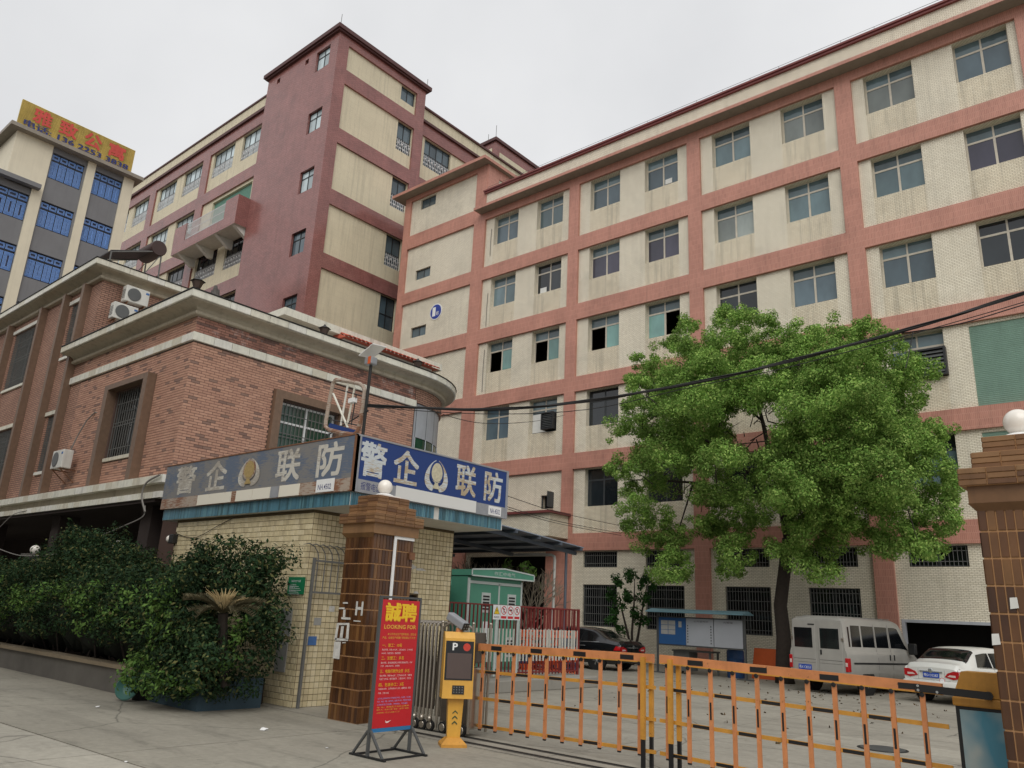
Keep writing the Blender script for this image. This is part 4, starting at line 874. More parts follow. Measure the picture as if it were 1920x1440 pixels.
# --- rounded glazed corner
def arcpt(a, r, z): t = math.radians(a); return (ARC_C.x+r*math.cos(t), ARC_C.y+r*math.sin(t), z)
for a0, a1, mt, z0, z1 in [(0, 3, 'panel_grey', 0, 8.7)]+[(a, a+11.5, 'panel_grey', 7.5, 8.7) for a in (3.4, 15.3, 27.2, 39.1, 51.0, 63, 75, 87, 99, 111)]+[(a, a+11.5, 'green_glass', 2.6, 7.47) for a in (3.4, 15.3, 27.2, 39.1, 51.0, 63, 75, 87, 99, 111)]:
    m = MB(); st = [a0+(a1-a0)*k/4 for k in range(5)]
    for p, q in zip(st, st[1:]): m.quad(arcpt(p, 2.93, z0), arcpt(q, 2.93, z0), arcpt(q, 2.93, z1), arcpt(p, 2.93, z1))
    m.build('glass_pane' if mt == 'green_glass' else 'cladding_panel', mt, off, smooth='all')
m = MB()
for a in (3.2, 15.1, 27.0, 38.9, 50.8): m.tube([arcpt(a, 2.95, 2.6), arcpt(a, 2.95, 7.5)], .02, 4)
m.build('mullion', 'panel_grey', off)
m = MB(); sweep(m, [(Vector(arcpt(a, 2.85, 0)), Vector((math.cos(math.radians(a)), math.sin(math.radians(a)), 0))) for a in range(0, 123, 6)], [(-.1, 0), (0, 0), (0, 8.7), (-.1, 8.7)]); m.build('curved_core', 'room_dark', off)
# --- roof pavilion with red tiles
XP = -23.2
A, B = pX(536, 569, XP), pX(829, 689, XP); zs = (A.z+B.z)/2; y0, y1 = A.y, B.y
m = MB(); m.box(XP-6, XP, y0, y1, zs-.28, zs); m.build('pavilion_fascia', 'fascia_stone', off)
m = MB(); m.box(XP-5.5, XP-.45, y0+.5, y1-.4, 9.7, zs-.281); m.build('pavilion_wall', 'plaster_white', off)
m = MB(); m.box(XP-5.6, XP-.35, y0+.4, y1-.3, zs-.75, zs-.5); m.build('pavilion_band', 'brick_wall', off)
rt_ = thing; roof = MB(); ya_ = y0+1.6; roof.add([(XP-.35, ya_, zs+.01), (XP-.35, y1-.35, zs+.01), (XP-2.8, y1-1.6, zs+1.0), (XP-2.8, ya_+2.2, zs+1.0), (XP-5.2, ya_, zs+.01), (XP-5.2, y1-.35, zs+.01)], [(0, 1, 2, 3), (0, 3, 4), (3, 2, 5, 4), (1, 5, 2), (0, 4, 5, 1)]); roof = roof.build('pavilion_roof', 'roof_tile', off)
def tile_mesh(L):
    m = MB(); n = 5
    top = [(-.09*math.cos(math.pi*k/n), .055*math.sin(math.pi*k/n)) for k in range(n+1)]
    for i in range(n): m.quad((0, top[i][0], top[i][1]), (L, top[i][0]*.85, top[i][1]*.85), (L, top[i+1][0]*.85, top[i+1][1]*.85), (0, top[i+1][0], top[i+1][1]))
    m.add([(0, p[0], p[1]) for p in top], [tuple(range(n+1))]); return meshdata(m, 'roof_tile', 'roof_tile')
me_t = tile_mesh(.42); sl = math.atan2(1.04, 2.45)
ny = int((y1-ya_-.5)/.21)
for j in range(2):
    for i in range(ny): o = piece('roof_tile', me_t, roof, (XP-.32-j*.38, ya_+.16+i*.21, zs+.03+j*.16), (0, sl+math.pi, 0)); o.rotation_euler = (0, -sl, math.pi); 
ze = pX(740, 661, XP+.5).z; e0, e1 = pX(650, 638, XP+.5).y, pX(826, 690, XP+.5).y
m = MB(); m.prism([(XP+.45, e0, ze-.02), (XP-.4, e0, ze+.33), (XP-.4, e0, ze-.02)], (0, e1-e0, 0)); eav = m.build('eave_roof', 'roof_tile', off)
for j in range(2):
    for i in range(int((e1-e0)/.21)): o = piece('roof_tile', me_t, eav, (XP+.5-j*.38, e0+.12+i*.21, ze+j*.155), None); o.rotation_euler = (0, -math.atan2(.35, .85), math.pi)
m = MB(); m.box(XP-.5, XP+.2, e0+.1, e1-.2, 9.7, ze-.03); m.build('eave_wall', 'plaster_white', off)
# --- things standing on and hanging from the brick office
def ac_unit(c, ax, w, h, d, label):
    """condenser: body, fan guard, side grille, bracket; ax = facing direction"""
    o = thing('air_conditioner', label, 'air conditioner', (c[0], c[1], c[2]), {'+x': math.pi/2, '-y': 0}[ax])
    m = MB(); m.bbox(-w/2, w/2, -d/2, d/2, 0, h, .02); m.build('body', 'ac_white', o, local=True)
    m = MB(); m.lathe((-w*.14, -d/2-.004, h*.5), [(h*.40, 0), (h*.40, -.012), (h*.34, -.016)], 24, 'y'); m.build('fan_guard', 'ac_fan', o, local=True)
    m = MB(); m.box(w*.33, w*.47, -d/2-.006, -d/2-.001, h*.74, h*.86); m.build('badge', 'notice_blue', o, local=True)
    m = MB()
    for i in range(6): m.box(-w/2-.006, -w/2-.001, -d*.35, d*.35, h*(.2+.1*i), h*(.24+.1*i))
    m.build('side_grille', 'ac_fan', o, local=True)
    m = MB(); m.bar((-w*.35, -d/2, -.02), (-w*.35, d/2+.25, -.02), .03).bar((w*.35, -d/2, -.02), (w*.35, d/2+.25, -.02), .03).bar((-w*.35, -d/2+.05, -.03), (-w*.35, d/2+.2, -.4), .025).bar((w*.35, -d/2+.05, -.03), (w*.35, d/2+.2, -.4), .025); m.build('bracket', 'rust', o, local=True)
    return o
XA_ = XL+.42
a = pX(*((935/4), 450+340/4), XA_); b = pX(1080/4, 450+490/4, XA_); ac_unit((XA_, (a.y+b.y)/2+.05, (a.z+b.z)/2-.33), '+x', .82, .58, .32, 'white air conditioner with a blue badge, the upper of two under the left cornice')
a = pX(1000/4, 450+550/4, XA_+.1); ac_unit((XA_+.1, a.y-.32, a.z-.40), '+x', .82, .58, .32, 'white air conditioner, the lower of two, half hidden by the cornice edge')
c = pY(117, 862, YB-.35); o = ac_unit((c.x, YB-.36, c.z-.3), '-y', .86, .58, .30, 'white air conditioner bracketed to the brick front between the barred windows')
m = MB(); p0 = Vector((c.x+.35, YB-.3, c.z+.25)); m.tube([p0, p0+Vector((.05, .1, .5)), p0+Vector((.25, .2, 1.0)), p0+Vector((.6, .27, 1.25)), p0+Vector((.75, .32, 1.2))], .022, 6)
tag(m.build('refrigerant_pipe', 'cable_grey', None), 'pale bent pipe rising from the air conditioner on the brick front', 'pipe')
e = pY(299, 465, 12.4); hw = thing('solar_heater', 'solar water heater with a dark drum and sloping tubes on the left roof', 'water heater', (e.x-.6, 12.0, 12.72)); r_ = .33; dn = 1.75
m = MB(); m.lathe(e, [(r_*.9, -1.3), (r_, -1.27), (r_, -.04), (r_*.93, 0)], 24, 'x'); m.build('drum', 'heater_drum', hw, smooth=True)
m = MB()
for i in range(14): x = e.x-1.38+i*.096; m.tube([(x, e.y-.1, e.z-.15), (x, e.y-dn, e.z-.78)], .03, 6)
m.build('tube_bank', 'heater_tube', hw, smooth=True)
for x in (e.x-1.42, e.x-.05):
    m = MB(); m.bar((x, e.y+.15, e.z-.25), (x, e.y+.25, 12.7), .045).bar((x, e.y-dn, e.z-.83), (x, e.y-dn, 12.7), .045).bar((x, e.y+.2, 12.76), (x, e.y-dn, 12.76), .045).bar((x, e.y-.2, e.z-.22), (x, e.y-dn, e.z-.85), .04).bar((x, e.y+.1, e.z-.3), (x, e.y-dn*.6, 12.78), .03); m.build('stand', 'bars', hw)
c = pX(401, 548, -20.6); rk = MB(); rr = random.Random(3)
for i in range(11):
    ox, oy, hh = rr.uniform(-.2, .2), rr.uniform(-.26, .26), rr.uniform(.35, 1.0)*(1.15 if i == 0 else .8); n = 7
    prof = [(.15*(1-.8*t)*rr.uniform(.7, 1.3)+.015, hh*t) for t in [k/n for k in range(n+1)]]; rk.lathe((c.x+ox, c.y+oy, 9.72), prof, 7)
for i in range(5): rk.rough((c.x+rr.uniform(-.3, .3), c.y+rr.uniform(-.35, .35), 9.82), .2, i, 8, 5, .4)
tag(rk.build('rockery', 'rock'), 'small jagged grey rockery ornament standing on the brick office roof', 'ornament')
def lantern(c, label):
    o = thing('roof_lantern', label, 'lantern', c, 0, 'small black lanterns along the brick office roof edge')
    m = MB(); m.lathe(c, [(.05, 0), (.05, .10), (.03, .12)], 8); m.build('stem', 'black_metal', o)
    m = MB(); m.lathe(Vector(c)+Vector((0, 0, .12)), [(.09, 0), (.16, .20), (.16, .21)], 6); m.build('cage', 'screen_brown', o)
    m = MB(); m.lathe(Vector(c)+Vector((0, 0, .33)), [(.21, 0), (.05, .09), (.02, .14)], 6); m.build('cap', 'black_metal', o)
lantern((XB+.2, pX(370, 535, XB+.2).y, 9.8), 'black lantern on the roof corner left of the rockery ornament')
lantern((XB+.1, pX(608, 620, XB+.1).y, 9.8), 'black lantern on the roof edge, below the red tiled pavilion')
lantern((XB+.1, pX(783, 686, XB+.1).y, 9.8), 'black lantern on the roof edge where the cornice begins to curve')
# globe lamps on the boundary posts behind the hedge
for px, py, lab in ((66, 1031, 'white globe lamp on a post behind the hedge, the farther left one'), (218, 1023, 'white globe lamp peeking over the middle of the hedge')):
    c = pY(px, py, 8.6); o = thing('globe_lamp_post', lab, 'lamp', (c.x, c.y, 0), 0, 'globe lamp posts behind the hedge')
    m = MB(); m.box(c.x-.2, c.x+.2, c.y-.2, c.y+.2, 0, c.z-.18).box(c.x-.26, c.x+.26, c.y-.26, c.y+.26, c.z-.179, c.z-.12); m.build('post', 'planter_paint', o)
    m = MB(); m.sphere(c, .135, 20, 12); m.build('globe', 'globe_lamp', o, smooth='all')
# ------------------------------------------------------------------ guard house
GX, GY, GW, GB, GH = -12.1, 8.55, -17.2, 12.2, 3.38
gh = thing('guard_house', 'small cream tiled guard house under a wide canopy with a blue tile edge', 'guard house', (-14.5, 10.4, 0))
GWIN = (9.95, 11.25, .95, 1.99)                       # window in the side towards the gate (Y, z)
def GR(u, v, w): return (GX-w, u, v)
def GF(u, v, w): return (u, GY+w, v)
m = MB(); holes_wall(m, GF, GW, GX, 0, GH, [], .1); holes_wall(m, GR, GY, GB, 0, GH, [GWIN], .18); m.quad((GW, GY, 0), (GW, GY, GH), (GW, GB, GH), (GW, GB, 0)); m.quad((GW, GB, 0), (GX, GB, 0), (GX, GB, GH), (GW, GB, GH)); m.build('wall_core', 'guard_joint', gh)
def tile_box(L, H, T, fx, b=.004):
    m = MB(); vs = [(-L/2, 0, -H/2), (L/2, 0, -H/2), (L/2, 0, H/2), (-L/2, 0, H/2), (-L/2+b, -T, -H/2+b), (L/2-b, -T, -H/2+b), (L/2-b, -T, H/2-b), (-L/2+b, -T, H/2-b)]
    fs = [(4, 5, 6, 7), (0, 1, 5, 4), (1, 2, 6, 5), (2, 3, 7, 6), (3, 0, 4, 7)]
    if fx == '+x': vs = [(-y, x, z) for x, y, z in vs]
    if fx == '-x': vs = [(y, -x, z) for x, y, z in vs]
    m.add(vs, fs); return m
gf, gr = tile_box(.094, .094, .008, ''), tile_box(.094, .094, .008, '+x'); me_gf, me_gr = meshdata(gf, 'wall_tile', 'guard_tile'), meshdata(gr, 'wall_tile', 'guard_tile')
T = []; EX = []; r = 0; z = .05
while z < GH-.02:
    x = GX-.052-(r % 2)*.05
    if r % 2: hf = tile_box(.044, .094, .008, ''); EX.append([(v[0]+GX-.026, v[1]+GY, v[2]+z) for v in hf.v])
    while x > GW+.05: T.append((False, (x, GY, z))); x -= .1008
    y = GY+.055+(r % 3 == 0)*.0
    while y < GB-.05:
        if not (GWIN[0]-.03 < y < GWIN[1]+.03 and GWIN[2]-.03 < z < GWIN[3]+.03): T.append((True, (GX, y, z)))
        y += .1008
    z += .1008; r += 1
def shown(t):
    x, y = prj(t[1]); return (0 if (t[0] and (x < 640 or x > 782)) or (not t[0] and x > 430 and y < 1120) else 1, (Vector(t[1])-CAM).length)
T.sort(key=shown); rest = MB()
for vs_ in EX: rest.add(vs_, gf.f)
for side, p in T[300:]:
    s = gr if side else gf; rest.add([(v[0]+p[0], v[1]+p[1], v[2]+p[2]) for v in s.v], s.f)
for side, p in T[:300]: piece('wall_tile', me_gr if side else me_gf, gh, p)
tag(rest.build('wall_tiling', 'guard_tile', gh, fix=False), kind='stuff')
# window, dark inside
w = MB(); a, b, c, d = GWIN
for u0, u1, v0, v1 in ((a, b, c, c+.05), (a, b, d-.05, d), (a, a+.05, c+.05, d-.05), (b-.05, b, c+.05, d-.05), (a+.55, a+.6, c+.05, d-.05)): w.box(GX-.17, GX-.12, u0, u1, v0, v1)
w = w.build('window', 'window_dark', gh); m = MB(); m.box(GX-.15, GX-.145, a+.05, a+.55, c+.05, d-.05); m.build('pane', 'pane_black', w); m = MB(); m.box(GX-.155, GX-.15, a+.6, b-.05, c+.05, d-.05); m.build('pane', 'pane_dark', w)
m = MB(); m.box(GX-1.6, GX-1.5, a-1, b+1, 0, GH-.1); m.build('inner_wall', 'room_dark', gh)
# old paste and paper remains on the wall
m = MB(); rr = random.Random(6)
for i in range(16):
    y = 9.75+rr.random()*1.75; z = rr.choice([2.02, 2.08, 2.48, 2.52])+rr.uniform(-.02, .02); m.quad((GX+.0105+i*.0002, y, z), (GX+.0105+i*.0002, y+rr.uniform(.1, .28), z), (GX+.0105+i*.0002, y+rr.uniform(.1, .28), z+.05), (GX+.0105+i*.0002, y+.02, z+.04))
m.build('paper_remnant', 'chalk', gh, fix=False)
for y, z, s, mt in ((8.72, 1.02, .15, 'notice_blue'), (8.80, 1.36, .13, 'notice_grey'), (9.1, 1.6, .10, 'chalk')):
    m = MB(); m.box(GX+.010, GX+.013, y, y+s*1.2, z, z+s); m.build('sticker', mt, gh)
m = MB(); m.box(GX-.62, GX-.30, GY-.03, GY-.012, .55, 1.05).box(GX-.62, GX-.28, GY-.028, GY-.0125, 1.15, 1.62); m.build('paper_notice', 'notice_grey', gh)
# canopy: soffit slab, blue tile edge, roof
CX0, CX1, CY0, CY1, CZ0, CZ1 = -17.66, -10.93, 8.42, 12.42, 3.38, 4.58
m = MB(); m.box(CX0, CX1, CY0, CY1, CZ0, CZ1); m.build('canopy', 'plaster_white', gh)
m = MB(); bt1 = tile_box(.040, .23, .01, '', .002); bt2 = tile_box(.040, .23, .01, '+x', .002)
n = int((CX1-CX0)/.0445)
for i in range(n): m.add([(v[0]+CX0+.03+i*.0445, v[1]+CY0, v[2]+3.50) for v in bt1.v], bt1.f)
n = int((CY1-CY0)/.0445)
for i in range(n):
    if 44 < i < 48: continue
    m.add([(v[0]+CX1, v[1]+CY0+.03+i*.0445, v[2]+3.50) for v in bt2.v], bt2.f)
tag(m.build('tile_edging', 'blue_tile', gh, fix=False), 'narrow blue tiles along the canopy edge', kind='stuff')
m = MB(); m.tube([(GX+.55, 10.25, CZ0-.002), (GX+.55, 10.25, CZ0-.10)], .02, 8); l = m.build('lamp_holder', 'black_metal', gh)
m = MB(); m.lathe((GX+.55, 10.25, CZ0-.36), [(.05, 0), (.085, .03), (.085, .2), (.05, .26)], 16); m.build('lamp_shade', 'globe_lamp', l, smooth=True)
q = pY(322, 1012, GY-.1); m = MB(); m.bbox(GW-.02, GW+.16, GY-.14, GY-.012, q.z-.08, q.z+.12, .015); wb = m.build('wall_speaker', 'black_metal', gh); m = MB(); m.sphere((GW-.06, GY-.08, q.z+.02), .085, 16, 10); m.build('dome_camera', 'globe_lamp', wb, smooth='all')
# ------------------------------------------------------------------ the two sign boards on the canopy
def emblem(face, c, w, h, o, gold, wing, edge='sign_blue'):
    """shield between two wheat ears, in flat layers"""
    def pt(u, v, k): return (c[0]+u, CY0-.075-k*.004, c[2]+v) if face == 'y' else (CX1+.075+k*.004, c[1]+u, c[2]+v)
    for s in (-1, 1):
        m = MB(); n = 14; out = [pt(s*w*.5*math.sin(math.pi*(.10+.86*i/n)), -h*.5*math.cos(math.pi*(.02+.80*i/n))*1.0, 1) for i in range(n+1)]; inn = [pt(s*w*.31*math.sin(math.pi*(.06+.9*i/n)), -h*.36*math.cos(math.pi*(.02+.80*i/n))+h*.02, 1) for i in range(n+1)]
        for i in range(n): m.quad(out[i], out[i+1], inn[i+1], inn[i])
        m.build('wheat_ear', wing, o, fix=False)
    m = MB(); m.poly([pt(w*.30*math.cos(t)*(1-.1*math.sin(t)), h*.06+h*.34*math.sin(t), 2) for t in [2*math.pi*k/24 for k in range(24)]]); m.build('shield_edge', edge, o, fix=False)
    m = MB(); m.poly([pt(w*.235*math.cos(t)*(1-.1*math.sin(t)), h*.06+h*.28*math.sin(t), 3) for t in [2*math.pi*k/24 for k in range(24)]]); m.build('shield', gold, o, fix=False)
    m = MB(); m.poly([pt(w*.16, -h*.42, 3), pt(-w*.16, -h*.42, 3), pt(-w*.06, -h*.25, 3), pt(-w*.2, -h*.18, 3), pt(0, -h*.24, 3), pt(w*.2, -h*.18, 3), pt(w*.06, -h*.25, 3)]); m.build('knot', gold, o, fix=False)
s1 = thing('sign_board', 'worn grey-blue sign board with faded characters on the street side of the canopy', 'sign', (-14.3, CY0-.03, 3.6), 0, 'guard house sign boards')
m = MB(); m.box(CX0-.05, CX1+.06, CY0-.07, CY0-.004, 3.85, 4.60); m.build('panel', 'sign_faded', s1)
m = MB(); m.box(CX0-.05, CX1+.06, CY0-.074, CY0-.006, 3.62, 3.848); m.build('lower_strip', 'strip_rust', s1)
m = MB(); m.box(CX0-.07, CX1+.08, CY0-.08, CY0-.01, 4.602, 4.625).box(CX1+.06, CX1+.085, CY0-.082, CY0+.02, 3.62, 4.60); m.build('edge_angle', 'rust', s1)
for a, b, mt in ((385, 700, 'strip_worn'), (745, 898, 'strip_worn'), (901, 1065, 'strip_worn'), (1068, 1145, 'strip_grey'), (1150, 1340, 'strip_worn')):
    xa, xb = pY(300+a/5.053, 940, CY0).x, pY(300+b/5.053, 940, CY0).x; m = MB(); m.box(xa, xb, CY0-.082, CY0-.0745, 3.63, 3.845); m.build('strip_patch', mt, s1)
xa, xb = pY(599, 920, CY0).x, pY(633, 915, CY0).x
m = MB(); m.box(xa, xb, CY0-.086, CY0-.078, 3.64, 3.87); pl = m.build('code_plate', 'white_paint', s1); m = MB(); m.text('NH.4502', (xa+.06, CY0-.0875, 3.68), (xb-xa-.14, 0, 0), (0, 0, .10)); tag(m.build('code', 'letter_navy', pl), kind='stuff')
for ch, px, w, in (('警', 351, .84), ('企', 407, .80), ('联', 539, .76), ('防', 616.6, .74)):
    x = pY(px, 885, CY0-.07).x; m = MB(); m.text(ch, (x-w/2, CY0-.073, 3.93), (w, 0, 0), (0, 0, .60), .022); tag(m.build('character', 'letter_faded', s1), kind='stuff')
emblem('y', (pY(468, 886, CY0-.07).x, 0, 4.22), .78, .62, s1, 'gilt_faded', 'letter_faded', 'strip_rust')
s2 = thing('sign_board', 'blue sign board with pale peeling characters and an emblem, facing the gate', 'sign', (CX1+.03, 10.4, 3.6), 0, 'guard house sign boards')
m = MB(); m.box(CX1+.004, CX1+.07, CY0-.05, CY1+.05, 3.85, 4.60); m.build('panel', 'sign_blue', s2)
m = MB(); m.box(CX1+.006, CX1+.074, CY0-.05, CY1+.05, 3.62, 3.848); m.build('lower_strip', 'strip_grey', s2)
m = MB(); m.box(CX1+.004, CX1+.08, CY0-.07, CY1+.06, 4.602, 4.63).box(CX1+.0705, CX1+.085, CY0-.05, CY0+.06, 3.62, 4.60).box(CX1+.0705, CX1+.085, CY1-.01, CY1+.05, 3.62, 4.60); m.build('edge_angle', 'strip_grey', s2)
ya, yb = pX(741, 930, CX1+.07).y, pX(891, 965, CX1+.07).y; m = MB(); m.box(CX1+.0745, CX1+.082, ya, yb, 3.63, 3.86); m.build('strip_patch', 'strip_white', s2)
ya, yb = pX(915, 965, CX1+.07).y, pX(938, 968, CX1+.07).y; m = MB(); m.box(CX1+.0745, CX1+.086, ya, yb, 3.645, 3.83); pl = m.build('code_plate', 'white_paint', s2); m = MB(); m.text('NH.4502', (CX1+.0875, ya+.04, 3.68), (0, yb-ya-.08, 0), (0, 0, .10)); tag(m.build('code', 'letter_navy', pl), kind='stuff')
ya, yb = pX(675, 920, CX1+.07).y, pX(712, 930, CX1+.07).y; m = MB(); m.text('报警电话', (CX1+.0755, ya, 3.67), (0, yb-ya, 0), (0, 0, .14)); tag(m.build('small_lettering', 'letter_navy', s2), kind='stuff')
for ch, px, py, w in (('警', 700, 866.5, .58), ('企', 761.4, 881, .60), ('联', 873.6, 907, .56), ('防', 924.5, 921.5, .54)):
    y = pX(px, py, CX1+.07).y; m = MB(); m.text(ch, (CX1+.073, y-w/2, 3.93), (0, w, 0), (0, 0, .60), .022); tag(m.build('character', 'letter_grey', s2), kind='stuff')
emblem('x', (0, pX(818, 894.8, CX1+.07).y, 4.22), .62, .66, s2, 'gilt', 'letter_grey')
# green notice on the wall end
ya = GY-.02; m = MB(); xa, xb = pY(540, 1110, ya).x, pY(569.5, 1110, ya).x; zt, zb = pY(555, 1082, ya).z, pY(555, 1114, ya).z
nb = thing('notice_plate', 'green notice plate with small white lettering at the guard house corner', 'notice', ((xa+xb)/2, ya, zb)); m.box(xa, xb, ya-.02, ya+.006, zb, zt); m.build('plate', 'board_green', nb)
m = MB(); m.text('南海区安全生产公示牌', (xa+.1, ya-.022, zt-.09), (xb-xa-.2, 0, 0), (0, 0, .04))
for i, t in enumerate(('企业名称：', '责任人：', '监督单位：')): m.text(t, (xa+.05, ya-.022, zt-.15-i*.05), (.22, 0, 0), (0, 0, .028))
for i in range(5): m.box(xa+.06, xa+.10+(xb-xa)*(.5+.08*(i % 3)), ya-.0225, ya-.021, zt-.17-i*.032, zt-.163-i*.032)
tag(m.build('lettering', 'ink_white', nb), kind='stuff')
# pedestrian gate leaf with arched spikes, folded back against the wall
sgx = GX+.10; pg = thing('side_gate', 'grey pedestrian gate grille with arched spikes between guard house and brown pillar', 'gate', (sgx, 9.3, 0))
zb, zt, zm = 1.92, 2.72, 2.52
for y in (8.60, 10.0): m = MB(); m.bar((sgx, y, .0), (sgx, y, zm), .045); m.build('gate_post', 'bars', pg)
for z in (zb, zm-.05): m = MB(); m.bar((sgx, 8.6, z), (sgx, 10.0, z), .035); m.build('rail', 'bars', pg)
for i in range(9):
    y = 8.68+i*.155; m = MB(); m.tube([(sgx, y, zb), (sgx, y, zm), (sgx-.01, y-.02, zm+.10), (sgx-.02, y-.10, zm+.20), (sgx-.02, y-.22, zm+.24), (sgx-.02, y-.34, zm+.21)], [.011]*5+[.003], 6); m.build('spike', 'bars', pg)

# ------------------------------------------------------------------ gate pillars
def pillar(x0, x1, y0, y1, label, group, seed):
    o = thing('gate_pillar', label, 'pillar', ((x0+x1)/2, (y0+y1)/2, 0), 0, group)
    zt = 2.86; m = MB(); m.box(x0+.006, x1-.006, y0+.006, y1-.006, 0, zt); m.build('core', 'pillar_joint', o)
    pf = meshdata(tile_box(.062, .222, .010, '', .003), 'tile', 'pillar_tile'); pr = meshdata(tile_box(.062, .222, .010, '+x', .003), 'tile', 'pillar_tile'); pl = meshdata(tile_box(.062, .222, .010, '-x', .003), 'tile', 'pillar_tile')
    nx, ny, nz = round((x1-x0)/.0695), round((y1-y0)/.0695), round(zt/.229)
    sx, sy, sz = (x1-x0)/nx, (y1-y0)/ny, zt/nz
    for k in range(nz):
        for i in range(nx): piece('tile', pf, o, (x0+sx*(i+.5), y0+.006, sz*(k+.5)))
        for i in range(ny):
            piece('tile', pr, o, (x1-.006, y0+sy*(i+.5), sz*(k+.5)))
            if seed == 2: piece('tile', pl, o, (x0+.006, y0+sy*(i+.5), sz*(k+.5)))
    m = MB(); m.prism([(x0, y0, 2.80), (x0-.06, y0-.06, 2.872), (x1+.06, y0-.06, 2.872), (x1, y0, 2.80)], (0, .001, 0)); m.box(x0-.05, x1+.05, y0-.05, y1+.05, 2.862, 3.03); m.build('capital_base', 'capital_tile', o)
    cm = {L: {f: meshdata(tile_box(L, .048, .012, f, .003), 'tile', 'capital_tile') for f in ('', '+x', '-x')} for L in (.232,)}
    for ring, (ex, za, n) in enumerate(((.105, 3.03, 3), (.0, 3.19, 3), (-.09, 3.35, 3))):
        h = .0535; m = MB(); m.box(x0-ex+.01, x1+ex-.01, y0-ex+.01, y1+ex-.01, za, za+n*h); m.build('capital_core', 'pillar_joint', o)
        for k in range(n):
            z = za+h*(k+.5); W, D = x1-x0+2*ex, y1-y0+2*ex; q = round(W/.238) or 1; s = W/q; shift = (k % 2)*.0
            for i in range(q): t = piece('tile', cm[.232][''], o, (x0-ex+s*(i+.5), y0-ex+.010, z)); t.scale.x = (s-.007)/.232
            q = round(D/.238) or 1; s = D/q
            for i in range(q):
                t = piece('tile', cm[.232]['+x'], o, (x1+ex-.010, y0-ex+s*(i+.5), z)); t.scale.y = (s-.007)/.232
                if seed == 2: t = piece('tile', cm[.232]['-x'], o, (x0-ex+.010, y0-ex+s*(i+.5), z)); t.scale.y = (s-.007)/.232
    zc = 3.511; cx, cy = (x0+x1)/2, (y0+y1)/2
    m = MB(); m.box(cx-.2, cx+.2, cy-.2, cy+.2, zc, zc+.03); m.lathe((cx, cy, zc+.03), [(.17, 0), (.15, .02), (.10, .04)], 20); m.build('lamp_base', 'white_paint', o)
    m = MB(); m.sphere((cx, cy, zc+.185), .128, 28, 16); m.build('lamp_globe', 'globe_lamp', o, smooth='all')
    return o
PXL = (-10.73, -10.02, 8.27, 9.15)
p1 = pillar(*PXL, 'brown tiled gate pillar beside the guard house, with torn white paste marks', 'brown tiled gate pillars', 1)
p2 = pillar(-1.44, -.72, 8.22, 9.1, 'brown tiled gate pillar at the right edge of the picture', 'brown tiled gate pillars', 2)
def mark(parent, pts, Y, mat, name='paste_mark'): m = MB(); m.prism([(x, Y, z) for x, z in pts], (0, .004, 0)); m.build(name, mat, parent)
Yf = PXL[2]-.012
def pk(px, py): q = pY(px, py, Yf); return (q.x, q.z)
m = MB(); a = pY(665.5, 1153.5, Yf); b = pY(682, 1128, Yf); m.text('H', (a.x, Yf, a.z), (b.x-a.x, 0, 0), (0, 0, b.z-a.z)); m.build('paste_letter', 'chalk', p1)
for pts in ([(643, 1129), (652, 1129), (652, 1132), (643, 1132)], [(636, 1139), (646, 1139), (646, 1142), (636, 1142)], [(644, 1143), (648, 1143), (647, 1157), (643, 1157)], [(640, 1157), (657, 1158), (657, 1162), (640, 1161)], [(663, 1163), (676, 1164), (676, 1166), (663, 1165)],
            [(632, 1168), (636, 1168), (631, 1200), (627, 1199)], [(636, 1168), (655, 1168), (655, 1172), (636, 1172)], [(651, 1172), (655, 1172), (653, 1199), (648, 1199)], [(640, 1174), (645, 1174), (642, 1196), (637, 1196)], [(629, 1196), (652, 1198), (652, 1202), (628, 1201)], [(627, 1203), (639, 1203), (636, 1236), (624, 1234)], [(642, 1204), (648, 1204), (648, 1206), (642, 1206)]):
    mark(p1, [pk(*p) for p in pts], Yf-.002, 'chalk')
# white channel frame left on the gate side of the pillar
Xs = PXL[1]+.012; a, b, c = pX(742, 1005, Xs), pX(730, 1130, Xs), pX(778, 1008, Xs)
m = MB(); m.box(Xs, Xs+.02, a.y-.03, a.y+.02, .9, a.z).box(Xs, Xs+.02, a.y+.021, PXL[3]-.02, a.z-.05, a.z); m.build('channel_frame', 'white_paint', p1)
c = pX(771, 1043, Xs); m = MB(); m.box(Xs, Xs+.03, c.y-.05, c.y+.06, c.z-.06, c.z+.06); m.build('old_bracket', 'rust', p1)
for px, py, s in ((1902, 1131, .05), (1868, 1199, .05)):
    q = pY(px, py, 8.205); m = MB(); m.prism([(q.x-s*.7, 8.205, q.z-s), (q.x+s*.6, 8.205, q.z-s*.8), (q.x+s*.5, 8.205, q.z+s), (q.x-s*.6, 8.205, q.z+s*.9)], (0, -.004, 0)); m.build('paper_scrap', 'paper_white', p2)

